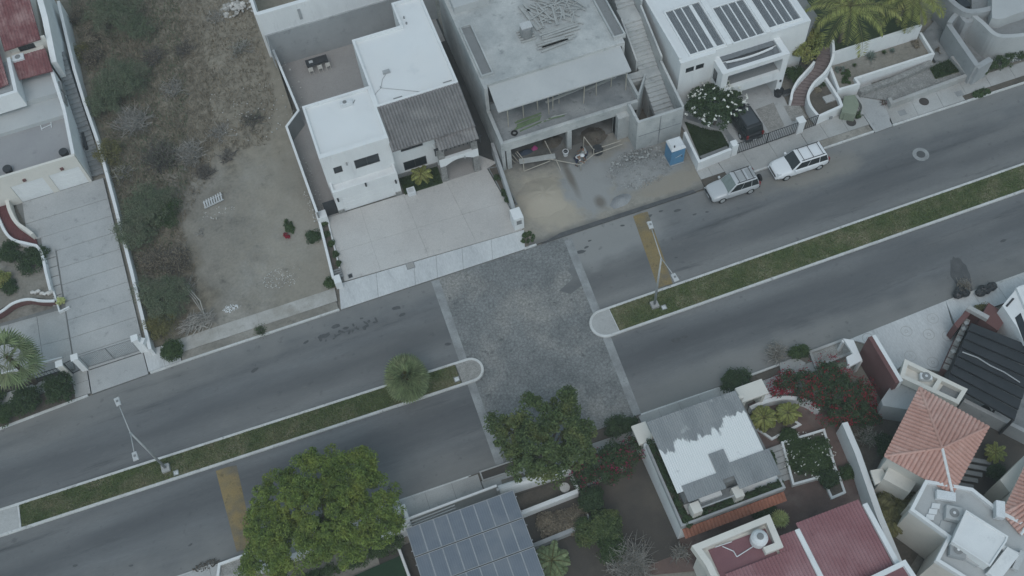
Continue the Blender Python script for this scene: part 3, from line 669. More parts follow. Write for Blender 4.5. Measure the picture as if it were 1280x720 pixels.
def mR(x, s): t = (x-5.7)/(110-5.7); return lerp(-4.5, -3.95, t)-.08 if s else lerp(-6.75, -6.25, t)+.08
def mL(x, s): t = (x+5.4)/(-110+5.4); return lerp(-4.75, -2.6, t)-.08 if s else lerp(-6.6, -4.75, t)+.08
gr = [(6.48, mR(6.5, 0)), (108, mR(108, 0)), (108, mR(108, 1)), (6.48, mR(6.5, 1))]
gl = [(-6.38, mL(-6.4, 1)), (-39.6, mL(-39.6, 1)), (-39.6, mL(-39.6, 0)), (-6.38, mL(-6.4, 0))]
sheet('median_turf', 'grassbase', gr, .12); sheet('median_turf', 'grassbase', gl, .12)
MB().wall([(-39.7, mL(-39.7, 1)), (-39.72, mL(-39.7, 0))], .14, 0, .16).build('kerb', 'kerb', kind='structure')
MB().wall([(6.44, mR(6.5, 0)), (6.42, mR(6.5, 1))], .06, 0, .145).build('kerb', 'kerb', kind='structure')
sheet('median_slab', 'walk', [(-39.8, mL(-39.8, 1)), (-108, mL(-108, 1)), (-108, mL(-108, 0)), (-39.8, mL(-39.8, 0))], .13)
g2 = [(6.48, mR(6.5, 0)), (48, mR(48, 0)), (48, mR(48, 1)), (6.48, mR(6.5, 1))]
blades('median_grass', 'blade', g2, 42000, .12, .07, 'short patchy grass on the street island with the paved smooth nose')
blades('median_grass', 'blade', gl, 36000, .12, .07, 'short patchy grass on the street island with the round palm')
# painted speed bumps
def bump(label, q):
    a, b, c, d = [Vector(p) for p in q]; mb = MB(); n = 8; vs = []; fs = []
    for i in range(n+1):
        t = i/n; h = .09*math.sin(math.pi*t)+.004
        for k, s in enumerate((0, .2, .4, .6, .8, 1)):
            p = (a.lerp(b, t)).lerp(d.lerp(c, t), s); vs.append((p.x, p.y, h))
    for i in range(n):
        for k in range(5): fs.append((i*6+k, (i+1)*6+k, (i+1)*6+k+1, i*6+k+1))
    mb.add(vs, fs).build('speed_bump', 'yellowpaint', label=label, cat='speed bump', smooth=True)
bump('worn yellow speed bump under the lamp post arms beside the sandy building site', [(11.55, 2.75), (12.85, 2.75), (12.0, -4.25), (10.75, -4.2)])
bump('yellow speed bump running to the large bright green tree', [(-25.5, -6.65), (-23.95, -6.75), (-24.0, -13.2), (-25.3, -13.1)])
# manholes in pavements
def disc(name, label, cat, x, y, r, z, m, group=None):
    t = thing(name, label, cat, (x, y, z), group)
    MB().lathe((x, y, z), [(r, -.02), (r, .012), (r*.9, .014)], 20).build('lid', m, t); MB().lathe((x, y, z-.025), [(r*(1.13 if m != 'stain' else 1.9), 0), (r*(1.13 if m != 'stain' else 1.9), .028)], 20).build('ring', 'walk' if m != 'stain' else 'band', t); return t
disc('manhole_cover', 'rusty brown round manhole cover beside the olive green utility box', 'manhole', *P2(1064, 153, .13), .42, .132, 'manhole')
disc('manhole_cover', 'rusty brown round manhole cover on the pavement before the stone wall', 'manhole', *P2(1155, 127, .13), .42, .132, 'manhole')
disc('manhole_cover', 'pale worn manhole cover set in the asphalt behind the white car', 'manhole', *P2(1151, 193, 0), .36, .01, 'stain')
def hatch(label, px, py, w, h, m, z=.13, cat='hatch'):
    x, y, _ = P(px, py, z); t = thing('utility_hatch', label, cat, (x, y, z)); MB().box(x-w/2, x+w/2, y-h/2, y+h/2, z-.03, z+.012).build('lid', m, t)
    MB().wall([(x-w/2, y-h/2), (x+w/2, y-h/2), (x+w/2, y+h/2), (x-w/2, y+h/2)], .06, z-.03, z+.018, True).build('rim', 'band', t)
hatch('square concrete hatch in the pale apron of the white house', 513, 332, .62, .55, 'walk'); hatch('small dark square hatch beside the low white gate post', 438, 345, .35, .4, 'metal_dark')
hatch('grey square hatch in the pavement next to the rusty manhole by the stone wall', 1128, 141, .6, .5, 'band'); hatch('grey square hatch in the pavement near the grassy kerb strip', 1199, 117, .6, .5, 'band')
hatch('white cable box cover in the grass beside the lamp post by the paved nose', 830, 384, .35, .35, 'whiteplastic', .15); hatch('white cable box cover in the grass beside the lamp post near the slab end', 220, 591, .35, .35, 'whiteplastic', .15)
hatch('white cable box cover in the grass at the gritty island nose', 571, 474, .38, .38, 'whiteplastic', .15)
# lamp posts with two arms
def lamp(label, base, top, h1, h2):
    bx, by, _ = P(*base, .12); t = thing('street_lamp', label, 'street lamp', (bx, by, .12), 'street lamps on the islands')
    Z = 7.35; tp = Vector((bx, by, Z))
    MB().box(bx-.3, bx+.3, by-.3, by+.3, .02, .42).build('plinth', 'walk', t, bevel=.03)
    MB().tube((bx, by, .4), tp, .10, .06, 12).build('pole', 'galv', t, smooth=True)
    for h in (h1, h2):
        e = Vector(P(*h, Z+.35)); d = (e-tp); arm = MB().tube(tp-Vector((0, 0, .05)), e, .04, .032, 8).build('arm', 'galv', t, smooth=True)
        dr = Vector((d.x, d.y, 0)).normalized(); s = Vector((-dr.y, dr.x, 0)); c = e+dr*.2
        hd = MB().hexa([c-dr*.32-s*.17-Vector((0, 0, .05)), c+dr*.32-s*.2-Vector((0, 0, .05)), c+dr*.32+s*.2-Vector((0, 0, .05)), c-dr*.32+s*.17-Vector((0, 0, .05))],
                  [c-dr*.30-s*.15+Vector((0, 0, .07)), c+dr*.30-s*.17+Vector((0, 0, .07)), c+dr*.30+s*.17+Vector((0, 0, .07)), c-dr*.30+s*.15+Vector((0, 0, .07))]).build('lamp_head', 'greybox', t, bevel=.02)
        MB().box(c.x-.07, c.x+.07, c.y-.07, c.y+.07, c.z+.07, c.z+.13).build('light_sensor', 'darkgreywall', hd)
lamp('two-armed grey street lamp near the paved island nose over a yellow bump', (818, 382), (827, 320), (814, 284), (842, 344))
lamp('two-armed grey street lamp on the long island before the gated grey driveway', (208, 586), (163, 541), (148, 505), (168, 567))

# ================================================================ EMPTY LOT
def tz(x, y): return .08+max(0.0, y-9.0)*.045
def lot_patch():
    nx, ny = 70, 90; V = []; F = []
    for j in range(ny+1):
        for i in range(nx+1):
            y = 5.1+(56-5.1)*j/ny; xl = -28.15-(y-4.5)*.05; xr = -13.0 if y < 20.6 else (lerp(-13.0, -12.2, min(1, (y-20.6)/1.5)) if y < 31 else -12.2+(y-31)*1.0); x = lerp(xl, min(xr, 6), i/nx)
            e = min(1, 4*min(i/nx, 1-i/nx)+.3)
            z = tz(x, y)+(.10*math.sin(x*.9+y*.33)*math.sin(y*.55-x*.2)+.05*math.sin(2.3*x)*math.cos(1.9*y)+random.uniform(-.025, .025))*min(1, (y-5)/2)
            V.append((x, y, z))
    for j in range(ny):
        for i in range(nx): a = j*(nx+1)+i; F.append((a, a+1, a+nx+2, a+nx+1))
    o = MB().add(V, F).build('empty_lot', 'dirt', kind='structure', smooth=True); return o
lot = lot_patch()
# scrubby soil under the brush: mix by a real boundary painted in the lot material (weeds and litter, not shade)
m = MATS['dirt'].copy(); m.name = 'lot_soil'; n = m.node_tree.nodes; l = m.node_tree.links; b = n['Principled BSDF']
geo = [q for q in n if q.bl_idname == 'ShaderNodeNewGeometry'][0]; src = b.inputs['Base Color'].links[0].from_socket
sx = n.new('ShaderNodeSeparateXYZ'); l.new(geo.outputs['Position'], sx.inputs[0])
nz = n.new('ShaderNodeTexNoise'); nz.inputs['Scale'].default_value = .45; nz.inputs['Detail'].default_value = 6; l.new(geo.outputs['Position'], nz.inputs['Vector'])
def mth(op, a, b2):
    q = n.new('ShaderNodeMath'); q.operation = op
    for i, v in enumerate((a, b2)):
        if isinstance(v, (int, float)): q.inputs[i].default_value = v
        else: l.new(v, q.inputs[i])
    return q.outputs[0]
f1 = mth('MULTIPLY', mth('ADD', sx.outputs['X'], 23.0), -.45); f2 = mth('MULTIPLY', mth('SUBTRACT', sx.outputs['Y'], 19.5), .28)
f = mth('ADD', mth('MAXIMUM', f1, f2), mth('MULTIPLY', mth('SUBTRACT', nz.outputs['Fac'], .5), 3.0))
mr_ = n.new('ShaderNodeMapRange'); mr_.inputs['From Min'].default_value = -.3; mr_.inputs['From Max'].default_value = .5; l.new(f, mr_.inputs['Value'])
nz2 = n.new('ShaderNodeTexNoise'); nz2.inputs['Scale'].default_value = 1.3; nz2.inputs['Detail'].default_value = 8; nz2.inputs['Roughness'].default_value = .75; l.new(geo.outputs['Position'], nz2.inputs['Vector'])
mrb = n.new('ShaderNodeMapRange'); mrb.inputs['From Min'].default_value = .35; mrb.inputs['From Max'].default_value = .65; l.new(nz2.outputs['Fac'], mrb.inputs['Value'])
mx = n.new('ShaderNodeMix'); mx.data_type = 'RGBA'; l.new(mrb.outputs[0], mx.inputs['Factor']); mx.inputs[6].default_value = (.12, .105, .08, 1); mx.inputs[7].default_value = (.275, .243, .19, 1)
mx2 = n.new('ShaderNodeMix'); mx2.data_type = 'RGBA'; l.new(mr_.outputs[0], mx2.inputs['Factor']); l.new(src, mx2.inputs[6]); l.new(mx.outputs[2], mx2.inputs[7])
mx3 = n.new('ShaderNodeMix'); mx3.data_type = 'RGBA'; mr3 = n.new('ShaderNodeMapRange'); mr3.inputs['From Min'].default_value = -.2; mr3.inputs['From Max'].default_value = 1.2; mr3.inputs['To Max'].default_value = .5
l.new(mth('ADD', mth('MULTIPLY', mth('ADD', sx.outputs['X'], 20.0), .3), mth('MULTIPLY', mth('SUBTRACT', nz2.outputs['Fac'], .5), 7.0)), mr3.inputs['Value']); l.new(mr3.outputs[0], mx3.inputs['Factor']); l.new(mx2.outputs[2], mx3.inputs[6]); mx3.inputs[7].default_value = (.30, .272, .222, 1)
l.new(mx3.outputs[2], b.inputs['Base Color']); lot.data.materials[0] = m
# ================================================================ WHITE HOUSE WITH GREY TILES
def flat_roof(root, x0, x1, y0, y1, ztop, zroof, m='white', mr='whiteroof', t=.2, skip=''):
    MB().box(x0+t-.002, x1-t+.002, y0+t-.002, y1-t+.002, zroof-.25, zroof).build('roof_deck', mr, root)
    pts = [(x0+t/2, y0+t/2), (x1-t/2, y0+t/2), (x1-t/2, y1-t/2), (x0+t/2, y1-t/2)]
    MB().wall(pts, t, zroof-.28, ztop, True).build('parapet', m, root)
A = thing('white_house', 'two-storey white flat-roofed house with a grey tiled slope over an arched porch', 'house', (-5, 18, 0))
# left block: solid core behind a real facade
MB().box(-11.2, -5.5, 13.15, 18.6, 0, 6.0).build('wall', 'white', A)
facade(A, (-11.2, 12.9), (-5.5, 12.9), 2.6, 6.5, [(.8, 1.5, 4.05, 4.9), (2.55, 4.6, 3.85, 5.0)], 'white', .24, name='front_wall')
flat_roof(A, -11.2, -5.502, 13.14, 18.6, 6.498, 6.25)
MB().box(-5.498, 1.45, 16.3, 24.0, 0, 6.0).build('wall', 'white', A); 
MB().box(-1.2, 1.45, 24.0, 26.8, 0, 6.0).build('wall', 'white', A)
lq_ = [(-5.4, 16.35), (1.35, 16.35), (1.35, 26.7), (-1.1, 26.7), (-1.1, 23.9), (-5.4, 23.9)]
MB().prism([(-5.4, 16.35), (1.35, 16.35), (1.35, 23.9), (-5.4, 23.9)], 5.9, 6.2).build('roof_deck', 'whiteroof', A); MB().box(-1.1, 1.35, 23.9, 26.7, 5.9, 6.2).build('roof_deck', 'whiteroof', A); MB().wall(lq_, .2, 5.98, 6.5, True).build('parapet', 'white', A)
tile_face(A, 'tile_roof', 'tile_grey', [(-5.55, 12.15, 5.5), (1.48, 12.15, 5.5), (1.48, 16.25, 6.3), (-5.55, 16.25, 6.3)], pitch=.26, amp=.12)
facade(A, (-5.5, 13.55), (1.4, 13.55), 0.1, 5.5, [(.75, 2.75, .75, 1.95), (.8, 2.7, 3.35, 4.5), (3.7, 6.6, .15, 2.3, 'hole'), (3.7, 6.6, 3.0, 4.9, 'hole')], 'white', .24, name='front_wall')
MB().box(-5.45, 1.4, 14.4, 16.3, 0, 5.6).build('wall', 'greywall', A)
MB().box(-5.48, -1.9, 13.46, 13.55, 0.1, .62).build('stone_skirting', 'stonewall', A)
# garage
MB().box(-11.1, -5.6, 12.2, 12.9, 2.45, 2.75).build('balcony_floor', 'white', A)
facade(A, (-11.1, 11.9), (-5.6, 11.9), 0.1, 3.1, [(.55, 5.0, .1, 2.3, 'garage_door')], 'white', .22, name='garage_front')
MB().wall([(-11.0, 12.13), (-11.0, 12.9)], .18, .1, 3.1).build('garage_side', 'white', A); MB().wall([(-5.7, 12.9), (-5.7, 12.13)], .18, .1, 3.1).build('garage_side', 'white', A)
for xx in (-10.85, -5.85): MB().box(xx-.27, xx+.27, 11.8, 11.9, .1, .55).build('stone_base', 'stonewall', A)
for px, zz in ((-10.83, 1.9), (-5.87, 1.9), (-8.3, 2.75)):
    MB().box(px-.07, px+.07, 11.74, 11.9, zz, zz+.35).build('wall_lamp', 'metal_dark', A)
MB().box(-9.3, -9.2, 12.72, 12.9, 4.9, 5.1).build('rain_spout', 'darkgreywall', A)
MB().box(-12.15, -11.15, 12.0, 12.08, .12, 2.0).build('side_gate', 'metal_dark', A)
# porch
for xx in (-1.75, 1.1):
    c = MB().box(xx-.24, xx+.24, 11.75, 12.25, .1, 2.2).build('porch_column', 'stonewall', A); MB().box(xx-.3, xx+.3, 11.7, 12.3, .1, .35).build('plinth', 'stonewall', c)
    MB().box(xx-.26, xx+.26, 11.8, 12.25, 3.05, 4.85).build('balcony_column', 'stonewall', A)
a_ = [(-2.0, 2.2), (-1.5, 2.2)]+[(lerp(-1.5, .85, i/12), 2.2+.45*math.sin(math.pi*i/12)) for i in range(13)]+[(1.35, 2.2), (1.35, 3.1), (-2.0, 3.1)]
mb = MB(); n_ = len(a_)
mb.add([(p[0], 11.72, p[1]) for p in a_]+[(p[0], 12.0, p[1]) for p in a_], [tuple(range(n_)), tuple(range(2*n_-1, n_-1, -1))]+[(i, n_+i, n_+(i+1) % n_, (i+1) % n_) for i in range(n_)])
mb.build('porch_arch', 'white', A)
MB().box(-2.0, 1.35, 12.0, 13.55, 2.55, 2.75).build('balcony_slab', 'patio', A)
for xx in (-1.9, 1.25): MB().box(xx-.1, xx+.1, 12.0, 13.55, 2.75, 3.1).build('balcony_side', 'white', A)
MB().box(-1.95, 1.3, 11.7, 13.5, .1, .16).build('porch_floor', 'patio', A)
tile_face(A, 'porch_tiles', 'tile_grey', [(-1.95, 11.3, 4.92), (1.45, 11.3, 4.92), (1.45, 12.3, 5.35), (-1.95, 12.3, 5.35)], pitch=.26, amp=.10)
mb = MB(); mb.bar((-2.3, 11.6, 4.85), (1.75, 11.6, 4.85), .14)
for i in range(9): mb.bar((-1.7+i*.36, 11.25, 4.86), (-1.7+i*.36, 12.4, 4.9), .1)
mb.build('porch_beams', 'metal_dark', A)
for xx in (-2.2, 1.62): MB().bar((xx, 11.75, 3.9), (xx, 11.62, 4.8), .12).build('bracket', 'metal_dark', A)
MB().box(.1, .2, 11.6, 11.72, 2.55, 2.8).build('porch_lamp', 'galv', A)
# roof furniture
for (px, py, w, h, zz, m) in [(483, 90, .6, .28, .3, 'greywall'), (497, 121, .75, .12, .06, 'darkgreywall'), (559, 101, .75, .12, .06, 'darkgreywall')]:
    x, y, _ = P(px, py, 6.3); MB().box(x-w/2, x+w/2, y-h/2, y+h/2, 6.15, 6.15+zz).build('roof_vent', m, A)
x, y, _ = P(476, 110, 6.2); MB().tube((x, y, 6.15), (x, y, 6.4), .06, n=8).build('vent_pipe', 'greywall', A)
x, y, _ = P(433, 130, 6.4); t = thing('air_conditioner', 'white air conditioner unit on the white flat roof behind the garage', 'air conditioner', (x, y, 6.15))
MB().box(x-.5, x+.5, y-.2, y+.2, 6.17, 6.7).build('casing', 'whiteplastic', t, bevel=.03); MB().lathe((x-.1, y, 6.7), [(.17, 0), (.17, .02)], 14).build('fan_grille', 'darkgreywall', t); MB().bar((x+.55, y, 6.25), (x+.95, y+.5, 6.2), .06).build('pipe', 'darkgreywall', t)
mb = MB()
for pts in ([(476, 110), (470, 116), (463, 128)], [(476, 110), (500, 112), (535, 116)], [(483, 92), (478, 99), (476, 110)]): mb.path([Vector(P(*p, 6.23)) for p in pts], .025, 5)
mb.build('roof_conduit', 'greywall', A)
for px, py in ((505, 22), (508, 29)): x, y, _ = P(px, py, 6.3); MB().tube((x, y, 6.15), (x, y, 6.42), .07, n=8).build('vent_pipe', 'darkgreywall', A)
# grounds of the white house
sheet('patio', 'patio', [(-12.7, 11.9), (-11.15, 11.9), (-11.15, 18.6), (-5.4, 18.6), (-5.4, 24), (-1.1, 24), (-1.1, 26.8), (3.0, 26.8), (3.0, 29.7), (-12.2, 29.7), P2(373, 138, .1), P2(358, 158, .1)], .12)
MB().box(-12.6, -12.3, 30.2, 42, 0, 6.5).build('upper_boundary', 'white', bw_late) if False else None
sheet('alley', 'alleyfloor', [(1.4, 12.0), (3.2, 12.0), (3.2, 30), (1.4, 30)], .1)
bw = thing('retaining_wall', 'tall back retaining wall, white above and grey plaster below, behind the patio', 'wall', (-5, 29.8, 0))
MB().box(-12.4, 3.2, 29.7, 30.1, 0, 4.05).build('lower_wall', 'greywall', bw); MB().box(-12.4, 3.2, 29.85, 30.25, 4.05, 6.5).build('upper_wall', 'white', bw)
MB().box(-12.62, -12.36, 30.1, 40, 0, 6.4).build('return_wall', 'white', bw); MB().box(-9.0, -8.75, 29.78, 29.85, 4.7, 5.9).build('plaster_patch', 'greywall', bw); 
lw = thing('boundary_wall', 'long white-topped boundary wall between the dirt lot and the white house', 'wall', (-12.5, 20, 0))
MB().wall([P2(396, 265, 2.2), P2(358, 158, 2.2), P2(373, 138, 2.2), (-12.12, 29.7)], .12, 0, 2.15).build('wall', 'darkgreywall', lw); MB().wall([P2(396, 265, 2.2), P2(358, 158, 2.2), P2(373, 138, 2.2), (-12.12, 29.7)], .2, 2.15, 2.22).build('coping', 'white', lw)
MB().wall([(-12.25, 29.5), (-12.32, 27.5)], .05, 2.25, 4.2).build('ladder_rail', 'galv', lw)
pl = thing('planter_wall', 'low white planter wall edging the wide pale driveway beside the dirt lot', 'planter', (-12.9, 8, 0))
MB().wall([(-12.85, 11.15), (-13.15, 5.6)], .2, 0, .85).build('wall', 'white', pl); MB().wall([(-12.2, 11.1), (-12.45, 6.6)], .12, 0, .35).build('kerb', 'white', pl)
MB().prism([(-12.75, 11.0), (-12.27, 11.0), (-12.5, 6.5), (-13.0, 6.5)], 0, .3).build('bed', 'soil', pl); MB().box(-12.95, -12.1, 11.15, 11.9, 0, 1.3).build('end_block', 'white', pl)
for i in range(4): MB().box(-13.3, -12.35, 5.75+i*.22, 5.9+i*.22, .3, .42).build('slat', 'darkgreywall', pl)
MB().box(-13.15, -12.6, 4.9, 5.65, .1, 1.0).build('post', 'white', pl)
dv = MB().prism([(-13.0, 5.45), (2.3, 4.85), (1.95, 11.75), (-12.1, 11.9)], -.1, .1).build('driveway', 'joint', kind='structure')
slabs('slab', 'drive', [(-12.4, 5.4), (2.6, 4.78), (1.9, 11.7), (-12.1, 11.85)], [0, .2, .47, .74, 1], [0, .45, 1], .06, .14, dv, .012, .003)
sheet('driveway_end', 'drive', [(1.35, 11.72), (2.0, 11.7), (2.9, 12.0), (1.4, 13.6)], .13)
sheet('garden_bed', 'lawn', [(-5.4, 11.65), (-2.05, 11.62), (-2.0, 13.45), (-5.4, 13.45)], .16); blades('garden_grass', 'blade_lawn', [(-5.3, 11.7), (-2.1, 11.7), (-2.05, 13.4), (-5.3, 13.4)], 3000, .16, .12, 'dark lawn patch below the white house front window')
x, y, _ = P(514, 239, .4); t = thing('meter_box', 'square white utility box on the small lawn beside the garage', 'utility box', (x, y, .16)); MB().box(x-.35, x+.35, y-.33, y+.33, .14, .55).build('housing', 'whiteplastic', t, bevel=.02); MB().box(x-.22, x+.22, y-.2, y+.2, .55, .57).build('lid', 'greybox', t)
# dining set on patio
x, y, _ = P(396, 77, .7); t = thing('patio_table', 'long black patio table on the grey patio under the retaining wall', 'table', (x, y, .12))
MB().box(x-1.0, x+1.0, y-.42, y+.42, .78, .84).build('tabletop', 'metal_dark', t)
for sx_ in (-.9, .9):
    for sy_ in (-.35, .35): MB().box(x+sx_-.04, x+sx_+.04, y+sy_-.04, y+sy_+.04, .12, .78).build('leg', 'metal_dark', t)
MB().box(x-.7, x-.35, y-.1, y+.2, .84, .86).build('place_mat', 'greybox', t)
def chair(label, x, y, rz):
    t = thing('patio_chair', label, 'chair', (x, y, .12), 'pale chairs at the black patio table', rz); t.location = (0, 0, 0); t.rotation_euler = (0, 0, 0)
    MB().box(-.21, .21, -.21, .21, .42, .46).build('seat', 'cream', t); MB().box(-.21, .21, .18, .22, .46, .9).build('backrest', 'cream', t)
    for a in (-.18, .18):
        for b in (-.18, .18): MB().box(a-.02, a+.02, b-.02, b+.02, 0, .42).build('leg', 'cream', t)
    t.location = (x, y, .12); t.rotation_euler = (0, 0, rz)
for i, (dx, dy, rz) in enumerate([(-.75, -.62, math.pi), (.1, -.62, math.pi), (.85, -.62, math.pi)]): chair('small cream chair tucked at the street side of the black patio table', x+dx, y+dy, rz)
# side wall + meter pillar between the white house and the site
sw = thing('side_wall', 'grey low boundary wall between the pale driveway and the building site', 'wall', (2.3, 9, 0))
MB().wall([(2.95, 13.0), (2.55, 7.0), (2.45, 6.2)], .28, 0, [1.6, 1.15, 1.1]).build('wall', 'greywall', sw)
x, y, _ = P(646, 271, 1.2); t = thing('meter_pillar', 'white pillar with a square meter niche at the corner of the pale driveway', 'pillar', (x, y, 0))
MB().box(x-.42, x+.42, y-.55, y+.55, 0, 1.7).build('pillar', 'white', t, bevel=.02); MB().box(x-.2, x+.2, y-.56-.05, y-.55, .95, 1.4).build('meter', 'darkgreywall', t); MB().box(x-.27, x+.27, y-.58, y-.55, .88, .95).build('meter_frame', 'greybox', t)
pb = thing('planter_bed', 'narrow dark planter strip along the grey wall of the pale driveway', 'planter', (1.9, 8, 0))
q_ = [P2(611, 211, .15), P2(621, 209, .15), P2(646, 255, .15), P2(637, 258, .15)]
MB().prism(q_, 0, .2).build('bed', 'soil', pb); MB().wall(q_, .07, 0, .24, True).build('kerb', 'darkgreywall', pb)

# ================================================================ BUILDING SITE
def _site(X, Y, mth, noise, blend):
    def spot(cx, cy, rx, ry): return mth('SQRT', mth('ADD', mth('POWER', mth('DIVIDE', mth('SUBTRACT', X, cx), rx), 2.0), mth('POWER', mth('DIVIDE', mth('SUBTRACT', Y, cy), ry), 2.0)))
    nz = mth('MULTIPLY', mth('SUBTRACT', noise(.9), .5), 1.1)
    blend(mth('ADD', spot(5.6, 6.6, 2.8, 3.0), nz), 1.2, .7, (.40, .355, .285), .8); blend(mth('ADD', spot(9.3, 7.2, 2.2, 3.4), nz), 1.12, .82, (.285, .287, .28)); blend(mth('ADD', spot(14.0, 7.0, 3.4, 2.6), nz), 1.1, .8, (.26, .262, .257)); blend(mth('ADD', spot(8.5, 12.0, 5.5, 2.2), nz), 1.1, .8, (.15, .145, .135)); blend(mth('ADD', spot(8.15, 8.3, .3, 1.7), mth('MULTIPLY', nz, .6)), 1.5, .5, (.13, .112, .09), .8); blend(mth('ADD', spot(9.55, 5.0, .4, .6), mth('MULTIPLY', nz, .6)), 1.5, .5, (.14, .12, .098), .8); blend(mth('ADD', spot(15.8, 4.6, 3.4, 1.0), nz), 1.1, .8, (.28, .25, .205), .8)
    blend(mth('ADD', Y, mth('MULTIPLY', nz, .9)), 3.75, 3.2, (.15, .145, .135))
masked('site_soil', 'sand', _site)
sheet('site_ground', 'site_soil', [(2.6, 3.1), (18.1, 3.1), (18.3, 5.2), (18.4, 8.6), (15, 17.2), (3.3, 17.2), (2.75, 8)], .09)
sheet('drain_channel', 'stain', [P2(676, 305, .1), P2(870, 240, .1), P2(866, 237, .1), P2(700, 291, .1)], .096, .02)
mb = MB(); x, y, _ = P(680, 245, .1); mound(mb, x, y, .06, 2.9, 2.3, .55, 26, 8); mb.build('sand_heap', 'site_soil', smooth=True, label='broad low heap of beige sand before the unfinished house', cat='sand heap')
mb = MB(); x, y, _ = P(776, 250, .2); mound(mb, x, y, .06, 1.25, .7, .35, 14, 4, .3); mb.build('cement_heap', 'cement', smooth=True, label='small pale mixed cement heap on the sandy site near the road', cat='cement heap')
x, y, _ = P(800, 210, .1); t = thing('rubble_heap', 'grey heap of broken concrete rubble beside the blue portable toilet', 'rubble heap', (x, y, 0))
mb = MB(); mound(mb, x, y, .05, 3.1, 2.1, .55, 24, 7, .2); mb.build('gravel', 'site_soil', t, smooth=True)
mb = MB(); hf = lambda q: .55*(math.cos(q*math.pi)*.5+.5); rocks_joined(mb, x, y, .1, 3.0, 2.0, 900, .03, .12, hf); rocks_joined(mb, x+.2, y+.6, .1, 2.6, 1.5, 240, .08, .3, hf); rocks_joined(mb, x-.5, y-1.0, .08, 1.6, .9, 120, .08, .22, lambda q: .2*(1-q)); mb.build('chunks', 'rubble', t, kind='stuff')
C = thing('unfinished_house', 'two-storey unfinished grey concrete house with an open ground floor and outside stair', 'house', (9, 16, 0))
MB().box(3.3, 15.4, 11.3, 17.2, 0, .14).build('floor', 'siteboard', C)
MB().box(3.3, 15.5, 17.2, 27.5, 0, 6.45).build('rear_volume', 'rawconc', C)
MB().box(3.45, 15.45, 11.32, 17.2, 2.9, 3.35).build('terrace_slab', 'floorconc', C)
MB().box(3.4, 15.3, 11.0, 11.31, 2.6, 3.62).build('front_beam', 'rawconc', C, bevel=.02)
MB().wall([(3.28, 11.0), (3.28, 14.5)], .3, 0, [3.7, 3.9]).build('side_wall', 'rawconc', C); MB().wall([(3.28, 14.52), (3.28, 27.5)], .3, 0, 6.75).build('side_wall', 'rawconc', C)
MB().wall([(15.42, 11.32), (15.42, 14.8)], .22, 3.0, 4.0).build('terrace_wall', 'rawconc', C); MB().wall([(15.42, 14.8), (15.42, 17.2)], .25, 0, 6.4).build('side_wall', 'rawconc', C)
for xx, yy in ((3.75, 11.2), (9.15, 11.2), (13.5, 11.2)): MB().box(xx-.2, xx+.2, yy-.22, yy+.18, .05, 2.62).build('column', 'rawconc', C)
MB().box(13.3, 14.3, 10.4, 11.5, 0, 2.9).build('pier', 'rawconc', C)
MB().box(3.6, 15.3, 14.95, 15.2, 3.35, 4.1).build('low_wall', 'floorconc', C)
MB().box(3.4, 15.55, 14.85, 27.5, 6.42, 6.78).build('roof_slab', 'rawconc', C)
mb = MB(); mb.hexa([(3.55, 12.45, 5.85), (15.15, 12.45, 5.85), (15.15, 14.9, 6.35), (3.6, 14.9, 6.35)], [(3.55, 12.45, 6.02), (15.15, 12.45, 6.02), (15.15, 14.9, 6.52), (3.6, 14.9, 6.52)]); mb.build('canopy_slab', 'slabgrey', C, bevel=.02)
for (x0, x1, y0, y1) in ((3.35, 4.3, 15.7, 21.4), (14.85, 15.8, 15.5, 27.5)):
    MB().wall([(x0, y0), (x1, y0), (x1, y1), (x0, y1)], .13, 6.6, 7.05, True).build('roof_trough', 'rawconc', C); MB().box(x0+.08, x1-.08, y0+.08, y1-.08, 6.55, 6.84).build('trough_floor', 'darkgreywall', C)
MB().box(3.45, 6.6, 23.2, 27.5, 6.78, 7.5).build('roof_box', 'slabgrey', C); MB().prism([(9.3, 22.6), (11.2, 22.0), (12.0, 23.4), (10.2, 24.2)], 6.78, 7.35).build('roof_box', 'slabgrey', C)
mb = MB()
for i, xx in enumerate((4.4, 5.9, 7.3, 8.0, 8.5, 9.2, 11.1, 12.4, 13.9, 14.9)):
    MB().tube((xx, 12.75+.4*(i % 3), 3.35), (xx+random.uniform(-.08, .08), 12.75+.4*(i % 3), 5.9), .045, n=6).build('timber_prop', 'wood', C)
MB().bar((7.9, 13.2, 4.4), (11.4, 13.7, 4.25), .22, .06).build('plank', 'wood_grey', C); MB().bar((11.6, 13.8, 3.6), (14.6, 14.2, 3.6), .2, .06).build('plank', 'wood_grey', C)
# outside stair block
MB().wall([(14.4, 11.0), (14.4, 8.85), (18.4, 8.85)], .22, 0, 3.9).build('stair_wall', 'rawconc', C)
MB().box(16.3, 16.4, 8.73, 8.75, .1, 3.85).build('wall_joint', 'floorconc', C); MB().box(14.45, 18.3, 8.72, 8.745, 2.0, 2.06).build('wall_joint', 'floorconc', C)
MB().wall([(18.42, 8.97), (18.42, 13.6)], .2, 0, [3.9, 4.6]).build('stair_wall', 'rawconc', C)
MB().wall([(18.5, 13.7), (18.5, 18.4)], .16, 0, [5.0, 6.5]).build('stair_panel', 'rawconc', C); MB().wall([(18.6, 18.5), (18.6, 27)], .16, 0, [6.9, 8.0]).build('stair_panel', 'rawconc', C)
MB().wall([(16.62, 14.5), (16.62, 18.0)], .14, 0, [4.4, 6.0]).build('stair_panel', 'rawconc', C)
MB().wall([(15.45, 11.35), (16.9, 13.3)], .16, 0, 3.95).build('stair_wall', 'rawconc', C); MB().wall([(15.6, 13.55), (17.0, 13.4)], .14, 0, 3.6).build('stair_wall', 'rawconc', C)
